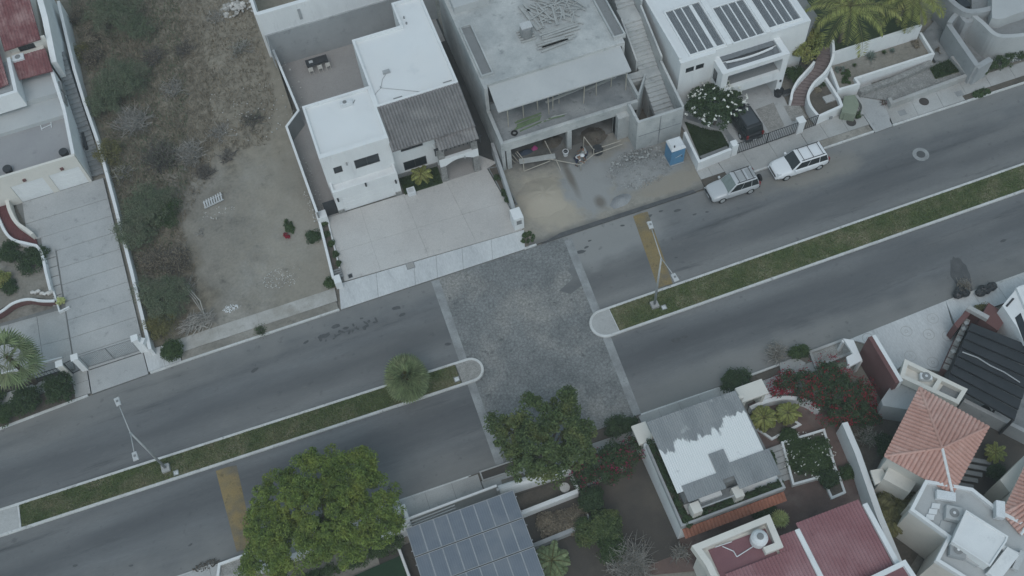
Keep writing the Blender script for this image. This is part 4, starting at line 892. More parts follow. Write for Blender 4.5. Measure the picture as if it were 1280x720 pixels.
for i in range(11): MB().box(16.55+.012*i, 18.3, 9.0+i*.38, 9.0+(i+1)*.38, 0 if i > 6 else max(0, 1.5+i*.17-.5), 1.75+i*.15).build('step', 'rawconc', C)
MB().box(15.55, 18.38, 13.2, 14.2, 2.9, 3.42).build('landing', 'rawconc', C)
for i in range(11): MB().box(16.72, 18.4, 14.2+i*.33, 14.2+(i+1)*.33, 2.9+i*.15, 3.57+i*.17).build('step', 'rawconc', C)
MB().box(16.8, 18.48, 17.85, 19.6, 4.5, 5.44).build('landing', 'rawconc', C)
for i in range(14): MB().box(16.9, 18.5, 19.6+i*.33, 19.6+(i+1)*.33, 4.6+i*.15, 5.6+i*.17).build('step', 'rawconc', C)
sheet('site_gap', 'soil', [(15.5, 8.9), (18.4, 8.9), (18.4, 27), (15.5, 27)], .1)
# things lying on the roof and terrace
x, y, _ = P(658, 45, 6.8); t = thing('water_barrel', 'dark grey barrel standing on a pallet on the unfinished flat roof', 'barrel', (x, y, 6.78))
MB().lathe((x, y, 6.95), [(.5, 0), (.52, .3), (.52, .9), (.48, 1.0)], 18).build('drum', 'darkgreywall', t, smooth=False); MB().box(x-.45, x+.5, y-.3, y+.42, 7.95, 8.02).build('cover', 'greybox', t)
for i in range(5): MB().box(x-.65, x+.65, y-.65+i*.3, y-.5+i*.3, 6.79, 6.94).build('pallet_board', 'wood_grey', t)
pk = thing('plank_pile', 'untidy pile of long grey planks beside the barrel on the unfinished roof', 'planks', (*P2(690, 45, 6.8), 6.78))
k_ = 0
for (px, py, L, ang, n_, sp) in [(698, 36, 3.6, .02, 5, .24), (694, 48, 3.4, .02, 4, .26), (690, 54, 2.8, .03, 3, .27), (663, 22, 3.2, 1.75, 4, .2), (676, 18, 2.8, 2.3, 5, .22)]:
    x, y, _ = P(px, py, 6.9)
    for i in range(n_):
        a = ang+random.uniform(-.05, .05); dx, dy = math.cos(a)*L/2*random.uniform(.8, 1), math.sin(a)*L/2; ox, oy = -math.sin(ang)*sp*(i-n_/2), math.cos(ang)*sp*(i-n_/2); z = 6.83+random.choice((0, .05, .1, .16))
        MB().bar((x+ox-dx, y+oy-dy, z), (x+ox+dx, y+oy+dy, z), .19, .045).build('plank', 'wood_grey', pk)
for i in range(46):
    x, y, _ = P(random.uniform(672, 720), random.uniform(-6, 26), 6.9); a = random.choice((.3, 1.2, 2.2, 2.6))+random.uniform(-.4, .4); L = random.uniform(.5, 1.4); z = 6.82+random.random()*.3
    MB().bar((x-math.cos(a)*L, y-math.sin(a)*L, z), (x+math.cos(a)*L, y+math.sin(a)*L, z+random.uniform(-.1, .1)), random.uniform(.06, .16), .04).build('plank', 'wood_grey', pk)
gp = thing('plank_stack', 'stack of bright green boards on the unfinished first-floor terrace', 'planks', (*P2(664, 153, 3.45), 3.35))
for i in range(7):
    x, y, _ = P(661+random.uniform(-3, 3), 147+i*1.7, 3.45); MB().bar((x-1.25+random.random()*.3, y-.03*i, 3.40+.07*(i % 2)), (x+1.0+random.random()*.3, y+.08, 3.40+.07*(i % 2)), .09, .06).build('board', 'greenplank', gp)
for i in range(5):
    x, y, _ = P(686+i*3, 149-i*1.2, 3.45); MB().bar((x-.7, y-.1, 3.42+.05*i), (x+.7, y+random.uniform(-.2, .3), 3.45), .08, .05).build('board', 'greenplank' if i % 2 else 'wood_grey', gp)
x, y, _ = P(643, 166, 3.45); t = thing('tyre', 'black tyre lying on the unfinished first-floor terrace', 'tyre', (x, y, 3.36))
mb = MB(); vs = []; N1, N2 = 20, 8
for i in range(N1):
    for j in range(N2): a, b = 2*math.pi*i/N1, 2*math.pi*j/N2; r = .22+.08*math.cos(b); vs.append((x+r*math.cos(a), y+r*math.sin(a), 3.43+.075*math.sin(b)))
mb.add(vs, [(i*N2+j, ((i+1) % N1)*N2+j, ((i+1) % N1)*N2+(j+1) % N2, i*N2+(j+1) % N2) for i in range(N1) for j in range(N2)]).build('tyre_ring', 'rubber', t, smooth=True)
# loose timber in front of the ground floor
fw = thing('timber_frame', 'low frame of pale timber poles and a plank in front of the open ground floor', 'timber', (*P2(690, 200, .3), .09))
def pole(a, b, z0=.5, z1=.5, r=.04, m='wood'): MB().tube(P(*a, z0), P(*b, z1), r, r*.9, 6).build('pole', m, fw)
for a, b, z0, z1 in [((688, 199), (726, 206), .9, .9), ((726, 206), (742, 193), .9, .9), ((742, 187), (776, 176), .8, .8), ((742, 193), (778, 180), .7, .8), ((653, 202), (690, 199), .7, .9), ((655, 214), (688, 201), .15, .8), ((654, 200), (655, 214), 1.0, .12), ((695, 199), (701, 213), .9, .12), ((726, 207), (726, 213), .9, .12), ((730, 171), (742, 187), 1.6, .8), ((729, 186), (730, 171), .12, 1.6), ((742, 192), (742, 186), .9, .9), ((636, 195), (644, 203), .9, .12), ((640, 193), (648, 202), .9, .12), ((644, 191), (651, 199), .9, .12), ((681, 176), (690, 194), 1.8, .12), ((646, 189), (655, 200), 1.2, .6)]: pole(a, b, z0, z1)
mb = MB(); mb.bar(P(649, 202, .8), P(694, 195, .9), .5, .07); mb.build('plank', 'wood_grey', fw)
x, y, _ = P(707, 191, .4); t = thing('bucket', 'pale bucket with dark mouth beside the workers', 'bucket', (x, y, .09)); MB().lathe((x, y, .09), [(.2, 0), (.26, .5), (.27, .52)], 16).build('pail', 'whiteplastic', t); MB().lathe((x, y, .58), [(.2, 0), (.2, .04)], 16).build('mortar', 'metal_dark', t); MB().path([(x-.27, y, .6), (x, y-.1, .75), (x+.27, y, .6)], .012, 5).build('handle', 'galv', t)
x, y, _ = P(747, 188, .4); t = thing('mixing_drum', 'black round drum standing between the timber poles', 'drum', (x, y, .09)); MB().lathe((x, y, .09), [(.3, 0), (.46, .15), (.46, .55), (.34, .75)], 18).build('drum', 'metal_dark', t); MB().lathe((x, y, .8), [(.32, 0), (.3, .03)], 18).build('mouth', 'rubber', t)
x, y, _ = P(668, 184, .3); t = thing('cloth_bundle', 'pink cloth bundle on the open ground floor', 'cloth', (x, y, .14)); mb = MB(); mound(mb, x, y, .14, .35, .25, .4, 12, 4); mb.build('cloth', 'pink', t, smooth=True); mb = MB(); mound(mb, x-.9, y-.1, .14, .8, .35, .35, 12, 4); mb.build('tarpaulin', 'tarp', t, smooth=True)
for (px, py, r_, lb) in [(741, 168, 1.0, 'dark pile of spoil under the slab of the open ground floor'), (690, 175, .8, 'dark pile of planks and spoil left of the middle column')]:
    x, y, _ = P(px, py, .3); t = thing('spoil_heap', lb, 'spoil heap', (x, y, .14)); mb = MB(); mound(mb, x, y, .13, r_*1.3, r_, .45, 14, 4); mb.build('soil', 'soil', t, smooth=True); mb = MB(); rocks_joined(mb, x, y, .2, r_, r_*.8, 50, .06, .2, lambda q: .35*(1-q)); mb.build('clods', 'soil', t, kind='stuff')
# portable toilet
x, y, _ = P(846, 206, .1); t = thing('portable_toilet', 'blue portable toilet with white roof beside the rubble heap', 'portable toilet', (x, y, .1))
def tprt(nm, m, mb): return mb.build(nm, m, t, bevel=.03)
x0, x1, y0, y1 = x-.62, x+.62, y+.02, y+1.22
tprt('skid_base', 'greywall', MB().box(x0-.05, x1+.05, y0-.05, y1+.05, .1, .24)); tprt('cabin', 'blueplastic', MB().box(x0, x1, y0, y1, .24, 2.15))
d_ = tprt('door', 'blueplastic', MB().box(x0+.16, x1-.16, y0-.03, y0, .35, 2.0)); MB().box(x1-.3, x1-.24, y0-.07, y0-.03, 1.1, 1.3).build('handle', 'metal_dark', d_)
mb = MB()
for a, b, r_ in ((.02, 1.28, .10), (.17, 1.36, .09), (-.14, 1.22, .06)): mb.add([(x+a-.14, y0-.036, b-r_*.7), (x+a+.1, y0-.036, b-r_*.2), (x+a+.16, y0-.036, b+r_), (x+a-.1, y0-.036, b+r_*.25)], [(0, 1, 2, 3)])
mb.build('white_logo', 'whiteplastic', d_)
MB().hexa([(x0-.05, y0-.06, 2.15), (x1+.05, y0-.06, 2.15), (x1+.05, y1+.05, 2.15), (x0-.05, y1+.05, 2.15)], [(x0+.1, y0+.12, 2.42), (x1-.1, y0+.12, 2.42), (x1-.1, y1-.1, 2.42), (x0+.1, y1-.1, 2.42)]).build('roof', 'whiteplastic', t, bevel=.04); MB().tube((x0+.3, y0+.2, 2.38), (x0+.3, y0+.2, 2.6), .06, n=8).build('vent_pipe', 'metal_dark', t)

# ================================================================ WHITE HOUSE WITH ROOF LOUVRES
H3 = thing('louvre_house', 'white house whose flat roof is set with dark louvre panels above an open garage', 'house', (24, 15, 0))
MB().box(19.1, 31.0, 11.7, 24, 0, 5.9).build('wall', 'white', H3)
facade(H3, (19.1, 11.45), (22.3, 11.45), 0, 6.2, [(.55, 1.3, 4.75, 5.35), (1.45, 2.2, 4.75, 5.35)], 'white', .24, name='front_wall')
MB().box(19.1, 31.0, 11.695, 24, 5.9, 6.2).build('roof_deck', 'whiteroof', H3)
MB().wall([(19.2, 11.8), (19.2, 24)], .2, 6.2, 6.45).build('parapet', 'white', H3)
MB().prism([(30.95, 11.7), (33, 13.5), (33, 24), (30.95, 24)], 0, 4.2).build('side_wing', 'darkgreywall', H3)
def louvres(x0, x1, y0, y1, n, wide=None):
    MB().wall([(x0-.1, y0-.1), (x1+.1, y0-.1), (x1+.1, y1+.1), (x0-.1, y1+.1)], .14, 6.15, 6.34, True).build('skylight_kerb', 'white', H3)
    u = x0; wd = (x1-x0-.1*(n-1)-(.2 if wide is not None else 0))/n
    for i in range(n):
        p = tile_face(H3, 'louvre_panel', 'louvre', [(u, y0, 6.2), (u+wd, y0, 6.2), (u+wd, y1, 6.2), (u, y1, 6.2)], pitch=.2, amp=.06, course=9, lift=0, thick=.03, kind=None, wave='cos')
        u += wd
        if i < n-1:
            g = .30 if i == wide else .10; MB().box(u, u+g, y0, y1, 6.2, 6.31).build('louvre_beam', 'white', H3); u += g
louvres(20.2, 23.2, 12.0, 17.0, 4, 2); louvres(24.05, 26.75, 11.85, 15.9, 4); louvres(27.45, 30.25, 12.2, 17.5, 4)
for xx, ww in ((23.6, .45), (27.1, .4)): MB().box(xx-ww/2, xx+ww/2, 11.7, 19, 6.2, 6.42).build('roof_beam', 'white', H3)
# garage block
MB().box(22.2, 22.75, 9.8, 12.2, 0, 5.3).build('garage_pier', 'white', H3); MB().box(27.75, 28.3, 9.8, 12.2, 0, 5.3).build('garage_pier', 'white', H3)
MB().box(22.75, 27.75, 9.8, 10.15, 4.85, 5.297).build('top_beam', 'white', H3); MB().box(22.75, 27.75, 9.802, 10.15, 2.25, 3.2).build('lower_beam', 'white', H3)
MB().box(22.75, 27.75, 10.15, 11.7, 3.0, 3.2).build('balcony_slab', 'darkgreywall', H3); MB().box(22.75, 27.75, 10.9, 11.69, 3.2, 4.6).build('dark_screen', 'louvre', H3)
for k, (ya, yb) in enumerate(((10.2, 11.05), (11.2, 12.05))):
    vs = []; n_ = 20
    for i in range(n_+1):
        xx = lerp(22.8, 27.7, i/n_); b_ = -.22*math.sin(math.pi*i/n_)*(1-k)
        for yy in (ya+(b_ if False else 0), yb+(b_ if k == 0 else 0)): vs.append((xx, yy, 4.9+(.25 if yy > 11 else 0)+.02*(i % 2)))
    MB().add(vs, [(2*i, 2*i+2, 2*i+3, 2*i+1) for i in range(n_)]).build('louvre_panel', 'louvre', H3)
mb = MB(); pts = [Vector((lerp(22.8, 27.7, i/12), 11.1-.22*math.sin(math.pi*i/12), 5.05)) for i in range(13)]
for i in range(12): mb.bar(pts[i], pts[i+1], .17, .1)
mb.build('curved_beam', 'white', H3); MB().box(22.75, 27.75, 12.1, 12.3, 4.6, 5.6).build('back_beam', 'white', H3)
MB().box(22.0, 28.2, 9.9, 11.7, 0, .14).build('garage_floor', 'drive_grey', H3); MB().box(22.75, 27.75, 11.5, 11.69, .1, 3.0).build('garage_back', 'greywall', H3)
MB().box(27.95, 28.1, 9.7, 9.8, 1.9, 2.1).build('wall_lamp', 'metal_dark', H3); MB().box(22.16, 22.2, 10.6, 11.2, 3.4, 4.6).build('side_window', 'glass', H3)
# its forecourt
sheet('forecourt', 'drive_grey', [(18.9, 5.3), (28.0, 5.5), (28.6, 9.9), (28.3, 11.7), (19.1, 11.7)], .11)
for q in ([(944, 137), (967, 128), (981, 158), (962, 166)], [(979, 132), (1000, 132), (1008, 146), (990, 152)], [(938, 141), (942, 139), (958, 167), (952, 168)]):
    sheet('pebble_paving', 'grit', [P2(*p, .12) for p in q], .118)
sheet('path', 'floorconc', [P2(*p, .12) for p in [(857, 143), (880, 150), (905, 157), (921, 178), (914, 182), (903, 163), (858, 149)]], .122)
lq = [P2(*p, .3) for p in [(856, 151), (880, 160), (902, 164), (912, 183), (876, 197)]]
sheet('front_lawn', 'lawn', lq, .2); blades('lawn_grass', 'blade_lawn', lq, 6000, .2, .09, 'dark green front lawn behind the low white wall by the flowering tree')
gw = thing('garden_wall', 'low white wall with a corner post enclosing the dark front lawn', 'wall', (*P2(880, 197), 0))
MB().wall([P2(856, 165, 1.2), P2(864, 182, 1.2), P2(874, 202, 1.2), P2(914, 186, 1.2)], .25, 0, 1.25).build('wall', 'white', gw, bevel=.03); x, y, _ = P(918, 179, 1.5); MB().box(x-.28, x+.28, y-.3, y+.3, 0, 1.55).build('post', 'white', gw, bevel=.03); MB().wall([P2(876, 197, .5), P2(910, 184, .5)], .35, 0, .5).build('bench', 'darkgreywall', gw)
x, y, _ = P(1001, 151, 1.5); t = thing('gate_pillar', 'white gate pillar at the bar gate next to the curved planter wall', 'pillar', (x, y, 0)); MB().box(x-.3, x+.3, y-.3, y+.3, 0, 1.6).build('shaft', 'white', t, bevel=.02); MB().box(x-.34, x+.34, y-.34, y+.34, 1.6, 1.68).build('cap', 'white', t, bevel=.02)
def bar_gate(label, a, b, h, n, m='metal_dark', z=.12, leaves=2, bar=.028, name='bar_gate'):
    a = Vector((a[0], a[1], z)); b = Vector((b[0], b[1], z)); t = thing(name, label, 'gate', (*((a+b)/2)[:2], z))
    for k in range(leaves):
        p = a.lerp(b, k/leaves+.004); q = a.lerp(b, (k+1)/leaves-.004); Zv = Vector((0, 0, 1)); f = MB()
        f.bar(p+Zv*.08, q+Zv*.08, .04, .05); f.bar(p+Zv*h, q+Zv*h, .04, .05); f.bar(p+Zv*.03, p+Zv*h, .06); f.bar(q+Zv*.03, q+Zv*h, .06); fr = f.build('gate_leaf', m, t)
        for i in range(1, n): r = p.lerp(q, i/n); MB().bar(r+Zv*.1, r+Zv*(h-.02), bar).build('bar', m, fr)
bar_gate('black two-leaf bar gate across the driveway of the louvre house', P2(919, 193, .1), P2(996, 166, .1), 1.45, 16, bar=.035)
bar_gate('narrow black bar gate between white pillar and curved planter wall', P2(1003, 163, .1), P2(1019, 157, .1), 1.4, 6, leaves=1)
# curved brick stair with white side walls
st = thing('curved_stair', 'curved brick stair between two white flowing walls up to the louvre house', 'stair', (*P2(1000, 130), 0))
def zst(t): return .12+2.0*t
Lp = [(987, 132), (989, 120), (996, 107), (1006, 96), (1016, 84), (1022, 70), (1023, 58)]; Rp = [(1006, 132), (1008, 121), (1015, 110), (1026, 100), (1034, 88), (1038, 74), (1037, 58)]
Lw = smooth_pts([P2(*p, zst(i/6)) for i, p in enumerate(Lp)], 3); Rw = smooth_pts([P2(*p, zst(i/6)) for i, p in enumerate(Rp)], 3); n_ = len(Lw)
for i in range(n_-1): MB().prism([Lw[i], Rw[i], Rw[i+1], Lw[i+1]], 0, zst(i/(n_-1))+.05).build('step', 'stairbrick', st)
MB().wall(Lw[:13], .2, 0, [zst(i/(n_-1))+.75 for i in range(13)]).build('side_wall', 'white', st)
Rw2 = smooth_pts([P2(1022, 148, .9), P2(1012, 130, 1), P2(1009, 117, 1.2)], 4)
MB().wall([(p[0]+.12, p[1]-.02) for p in Rw[2:]], .22, 0, [zst(i/(n_-1))+.8 for i in range(2, n_)]).build('side_wall', 'white', st)
pw = thing('planter', 'white-walled kidney-shaped planter bed beside the curved stair', 'planter', (*P2(1030, 125), 0))
loop = smooth_pts([P2(1031, 92, 1.3), P2(1016, 108, 1.1), P2(1010, 120, 1), P2(1013, 133, 1), P2(1023, 146, 1)], 4)+[P2(1052, 133, 1), P2(1049, 123, 1.1)]
MB().wall(loop+[loop[0]], .24, 0, 1.1).build('wall', 'white', pw); MB().prism(loop, 0, .7).build('bed', 'soil', pw); x, y, _ = P(1037, 123, .8); MB().box(x-.5, x+.4, y-.35, y+.35, .6, .85).build('stone_block', 'walk', pw)
x, y, _ = P(1038, 147, .6); MB().box(x-.13, x+.13, y-.1, y-.02, .5, .8).build('house_number_plate', 'darkgreywall', pw); 
bd = thing('terraced_bed', 'long raised gravel bed with white walls and agaves', 'planter', (*P2(1100, 80), 0))
bl = [P2(*p, 1.2) for p in [(1037, 84), (1048, 113), (1073, 106), (1069, 99), (1166, 68), (1150, 42), (1040, 72)]]
MB().prism(bl, 0, .95).build('bed', 'dirt', bd); MB().wall(bl[:6], .22, 0, 1.35).build('wall', 'white', bd); MB().wall([P2(1041, 66, 2.6), P2(1152, 31, 2.6)], .24, 0, 2.6).build('back_wall', 'white', bd)
sheet('upper_lawn', 'lawn', [P2(*p, 1.6) for p in [(1038, 66), (1150, 33), (1150, 0), (1100, -40), (1010, -10), (1000, 40)]], 1.6, 0)
ub = thing('utility_box', 'olive green metal utility box beside the white planter wall', 'utility box', (*P2(1060, 138), 0))
MB().prism([P2(*p, 1.1) for p in [(1052, 140), (1055, 120), (1069, 118), (1074, 130), (1070, 143)]], .1, 1.1).build('housing', 'greenbox', ub, bevel=.03); MB().box(*[P(1060, 140, 1.1)[0]-.3, P(1060, 140, 1.1)[0]+.3], P(1060, 140, 1.1)[1]-.04, P(1060, 140, 1.1)[1]+.02, .2, .9).build('door', 'greenbox', ub)
MB().wall(smooth_pts([P2(1071, 120, .6), P2(1079, 132, .6), P2(1077, 142, .6)], 3), .2, 0, .6).build('low_wall', 'walk', label='short curved grey wall beside the olive utility box', cat='wall')
sheet('yard', 'drive_grey', [P2(*p, .1) for p in [(1075, 122), (1115, 112), (1112, 150), (1096, 162), (1080, 140)]], .112)
rw = thing('stone_wall', 'low rough stone wall below the raised gravel bed', 'wall', (*P2(1120, 100), 0)); MB().wall([P2(1075, 114, .7), P2(1120, 98, .7), P2(1165, 78, .7)], .5, 0, .75).build('wall', 'stonewall', rw)
fw_ = thing('street_wall', 'pale stone street wall before the strip with the grass patch', 'wall', (*P2(1160, 110), 0)); MB().wall([P2(1112, 122, .8), P2(1115, 128, .8), P2(1210, 93, .8), P2(1190, 70, .8)], .3, 0, .8).build('wall', 'walk', fw_)
sheet('paved_strip', 'stonewall', [P2(*p, .3) for p in [(1078, 120), (1163, 80), (1195, 72), (1208, 92), (1115, 126)]], .3, 0)
gq = [P2(*p, .4) for p in [(1162, 84), (1190, 74), (1203, 88), (1170, 98)]]; sheet('grass_patch', 'grassbase', gq, .36, 0); blades('grass_tuft', 'blade_lawn', gq, 2500, .36, .16, 'unkempt grass patch behind the pale street wall')
# grey curved house, top right
H4 = thing('curved_house', 'grey house with sweeping curved terrace walls beside a sunken court', 'house', (*P2(1240, 30), 0))
MB().wall([P2(1186, 30, 2.4), P2(1222, 82, 2.4)], .45, 0, 2.4).build('long_wall', 'greywall', H4); MB().wall([P2(1222, 82, 2.4), P2(1240, 71, 2.4)], .5, 0, 2.2).build('end_pier', 'greywall', H4)
MB().wall(smooth_pts([P2(1187, 28, 2.6), P2(1198, 16, 2.6), P2(1208, 26, 2.6), P2(1218, 22, 2.6)], 4), .4, 0, 2.6).build('curved_parapet', 'greywall', H4)
cw = smooth_pts([P2(1216, 22, 2.6), P2(1228, 32, 2.6), P2(1242, 45, 2.6), P2(1258, 48, 2.6), P2(1290, 44, 2.6), P2(1330, 30, 2.6)], 4); MB().wall(cw, .4, 0, 2.9).build('curved_wall', 'slabgrey', H4)
MB().prism(cw+[P2(1330, -60, 2.6), P2(1216, -60, 2.6)], 0, 2.3).build('terrace', 'darkgreywall', H4)
MB().prism(smooth_pts([P2(1240, 22, 3.4), P2(1252, 24, 3.4), P2(1268, 18, 3.4), P2(1300, 8, 3.4)], 3)+[P2(1300, -30, 3.4), P2(1240, -10, 3.4)], 2.2, 3.4).build('upper_terrace', 'slabgrey', H4)
cw2 = smooth_pts([P2(1180, -10, 3.2), P2(1196, 6, 3.2), P2(1214, 14, 3.2), P2(1245, 8, 3.2), P2(1262, -6, 3.2)], 4); MB().wall(cw2, .5, 0, 3.2).build('curved_wall', 'greywall', H4)
MB().box(*sorted((P(1203, 2, 3)[0], P(1216, 2, 3)[0])), P(1210, 4, 3)[1], P(1210, 4, 3)[1]+1.4, 0, 2.6).build('doorway', 'glass', H4)
sheet('service_lane', 'floorconc', [P2(*p, .2) for p in [(1150, 45), (1172, 22), (1186, 40), (1222, 92), (1196, 72), (1170, 78)]], .22, 0)
sheet('sunken_court', 'darkgreywall', [P2(*p, .1) for p in [(1195, 36), (1230, 40), (1280, 60), (1280, 74), (1226, 84)]], .12)
# ================================================================ LEFT HOUSE WITH RED TILES
L = thing('red_tiled_house', 'cream house with red tiled roofs, two white garage doors and a grey terrace', 'house', (-34, 28, 0))
MB().box(-44, -30.4, 23.3, 28.2, 0, 3.15).build('wall', 'cream', L)
facade(L, (-44, 23.05), (-30.35, 23.05), .1, 3.8, [(7.65, 10.35, .1, 2.4, 'garage_door'), (10.85, 13.4, .1, 2.4, 'garage_door')], 'cream', .24, name='front_wall')
MB().box(-44, -30.6, 23.3, 28.3, 3.15, 3.2).build('terrace', 'terrace', L)
MB().wall([(-30.45, 23.3), (-30.5, 28.3), (-30.75, 32.5)], .28, 0, [3.8, 3.9, 4.7]).build('side_wall', 'white', L)
MB().box(-44, -30.66, 28.0, 30.4, 0, 3.6).build('roof_slab', 'slabgrey', L); MB().box(-44, -30.8, 30.2, 33.2, 0, 4.15).build('roof_slab', 'slabgrey', L)
MB().box(-36.5, -30.9, 34.35, 42, 0, 5.2).build('upper_wall', 'cream', L)
facade(L, (-33.6, 35.0), (-30.4, 35.0), 4.0, 6.1, [(.7, 2.1, 5.2, 5.8)], 'cream', .22, name='upper_front')
MB().wall([(-30.35, 33.0), (-30.0, 37), (-30.2, 43)], .5, 0, [4.9, 6.4, 7.2]).build('side_wall', 'white', L)
tile_face(L, 'tile_roof', 'tile_red', [(-33.9, 34.6, 6.05), (-30.75, 34.8, 6.05), (-30.9, 40.5, 7.0), (-34.2, 40.3, 7.0)], pitch=.26, amp=.06)
tile_face(L, 'tile_roof', 'tile_red', [(-33.45, 32.1, 4.85), (-30.55, 32.0, 4.85), (-30.7, 34.3, 5.4), (-33.6, 34.3, 5.4)], pitch=.26, amp=.06)
tile_face(L, 'tile_roof', 'tile_red', [(-38.0, 30.5, 5.75), (-34.05, 31.0, 5.75), (-34.4, 37.0, 6.6), (-38.2, 36.8, 6.6)], pitch=.26, amp=.06)
MB().box(-38.5, -33.9, 30.5, 34.0, 0, 5.5).build('upper_wall', 'greywall', L); MB().wall([(-38.5, 29.75), (-33.55, 29.9), (-33.75, 34)], .3, 4.1, 5.9).build('parapet', 'white', L)
for xx in (-35.0, -31.85): MB().box(xx-.13, xx+.13, 22.93, 23.05, 2.65, 2.9).build('wall_lamp', 'redwall', L)
for (ya, yb) in ((29.2, 30.2), (30.6, 31.6)): MB().box(-30.75, -30.3, ya, yb, 3.2, 4.0).build('side_opening', 'darkgreywall', L)
for xx, yy, lb in ((-31.25, 24.0, 'corner with the side wall'), (-35.95, 24.0, 'middle of the parapet')):
    t = thing('tyre_planter', 'dark round pot on the grey terrace at the '+lb, 'pot', (xx, yy, 3.2)); MB().lathe((xx, yy, 3.2), [(.3, 0), (.38, .4), (.36, .5)], 18).build('pot', 'metal_dark', t); MB().lathe((xx, yy, 3.62), [(.33, 0), (.3, .05)], 18).build('soil', 'soil', t)
x, y, _ = P(22, 71, 5.6); t = thing('air_conditioner', 'white air conditioner between the red tiled roofs', 'air conditioner', (x, y, 4.9)); MB().box(x-.5, x+.5, y-.35, y+.35, 4.6, 5.6).build('casing', 'whiteplastic', t, bevel=.04); MB().lathe((x, y, 5.6), [(.24, 0), (.24, .03)], 14).build('fan_grille', 'darkgreywall', t)
x, y, _ = P(57, 157, 3.4); t = thing('lounge_frame', 'small white folding frame lying on the grey terrace', 'frame', (x, y, 3.2)); MB().bar((x-.45, y-.08, 3.25), (x+.45, y+.1, 3.25), .05).build('rail', 'whiteplastic', t)
for s in (-1, 1): MB().bar((x+s*.4, y-.25, 3.24), (x+s*.45, y+.3, 3.3), .05).build('leg', 'whiteplastic', t)
# stair passage + boundary wall
sp = thing('side_stair', 'narrow grey stair passage beside the red tiled house', 'stair', (-29.8, 28, 0))
for i in range(26): MB().box(-30.3-.012*i, -29.2-.02*i, 23.6+i*.45, 23.6+(i+1)*.45, 0, .14+i*.14).build('step', 'floorconc', sp)
MB().box(-30.2, -29.95, 26.0, 28.6, 0, 1.3).build('handrail_wall', 'metal_dark', sp)
bwl = thing('boundary_wall', 'long thin white boundary wall along the grey gated driveway', 'wall', (-28.5, 15, 0))
bp = [P2(187, 436, 1.2), P2(163, 335, 1.3), P2(143, 255, 1.5), P2(123, 180, 1.9), P2(105, 128, 2.4), P2(92, 85, 3.0), P2(72, 0, 4.2)]
MB().wall(bp, .26, 0, [1.15, 1.25, 1.45, 1.85, 2.35, 2.95, 4.1]).build('wall', 'white', bwl)
# driveway of slabs, paving
dl = MB().prism([(-41, 6), (-33.4, 5.0), (-28.9, 5.0), (-29.4, 23.1), (-37, 23.1), (-36, 19), (-35.2, 13), (-35.2, 11.6), (-41, 11.8)], -.1, .1).build('driveway', 'joint', kind='structure')
rows = [5.0, 6.6, 8.3, 10.0, 11.8, 13.5, 15.2, 17.0, 18.8, 20.7, 23.05]
for i in range(len(rows)-1):
    y0, y1 = rows[i], rows[i+1]; xl = -34.2 if y1 < 17.1 else (-35.3 if y1 < 19 else -36.4)
    slabs('slab', 'drive_grey', [(xl, y0), (-28.75-(y0-5)*.035, y0), (-28.75-(y1-5)*.035, y1), (xl, y1)], 1, 1, .06, .14, dl, .04)
for i in range(6): slabs('slab', 'walk', [(-35.15, 11.7+i*.95), (-34.27, 11.7+i*.95), (-34.27, 12.62+i*.95), (-35.15, 12.62+i*.95)], 1, 1, .06, .17, dl, .06)
slabs('slab', 'walk', [(-41, 6.1), (-34.28, 5.5), (-34.28, 11.2), (-41, 11.5)], 3, 2, .06, .14, dl, .03)
# gates
def gpost(lb, px, py, m='white', h=2.1):
    x, y, _ = P(px, py, h); t = thing('gate_post', lb, 'gate post', (x, y, 0)); MB().box(x-.22, x+.22, y-.22, y+.22, 0, h).build('shaft', m, t); MB().box(x-.27, x+.27, y-.27, y+.27, h, h+.1).build('cap', 'white', t); return x, y
gx1 = gpost('cream gate post beside the dark clipped shrubs and pedestrian gate', 74, 455, 'cream'); gx2 = gpost('pale gate post between the pedestrian gate and the double bar gate', 93, 447); gx3 = gpost('pale gate post where the double bar gate meets the boundary wall', 168, 423)
bar_gate('thin grey double bar gate across the gated slab driveway', (gx2[0]+.3, gx2[1]), (gx3[0]-.3, gx3[1]), 1.9, 18, 'darkgreywall', .13, bar=.02)
bar_gate('small dark pedestrian gate between two pale posts', (gx1[0]+.26, gx1[1]), (gx2[0]-.26, gx2[1]), 1.8, 8, 'metal_dark', .13, 1, .02)
x, y, _ = P(181, 432, 1.5); MB().wall([(gx3[0]+.25, gx3[1]), (-28.3, 5.0)], .5, 0, 1.6).build('wall_stub', 'white', label='white wall stub beside the double bar gate', cat='wall')
# red curved ramp
rp = thing('curved_ramp', 'dark red curving ramp between white kerb walls', 'ramp', (*P2(30, 290), 0))
oL = smooth_pts([P2(-12, 250, .6), P2(0, 276, .6), P2(8, 292, .6), P2(18, 301, .6), P2(32, 305, .6), P2(47, 309, .5)], 4); iR = smooth_pts([P2(2, 232, .6), P2(9, 247, .6), P2(14, 265, .6), P2(22, 280, .6), P2(34, 289, .6), P2(43, 296, .5)], 4)
n_ = min(len(oL), len(iR))
for i in range(n_-1): MB().prism([oL[i], iR[i], iR[i+1], oL[i+1]], 0, .5-.3*i/n_).build('paving', 'redwalk', rp)
tail = smooth_pts([P2(47, 309, .5), P2(53, 317, .5), P2(57, 332, .5), P2(60, 344, .4), P2(66, 366, .3)], 3)
MB().wall(oL+tail[1:], .22, 0, .8).build('kerb_wall', 'white', rp); MB().wall(iR, .3, 0, .95).build('kerb_wall', 'cream', rp)
sheet('planting_bed', 'dirt', [P2(*p, .2) for p in [(-40, 290), (0, 282), (14, 303), (48, 312), (66, 368), (66, 374), (38, 372), (18, 376), (-40, 410)]], .2)
cwl = thing('curved_wall', 'low curved wall with white top and red-brown face by the paved forecourt', 'wall', (*P2(30, 380), 0))
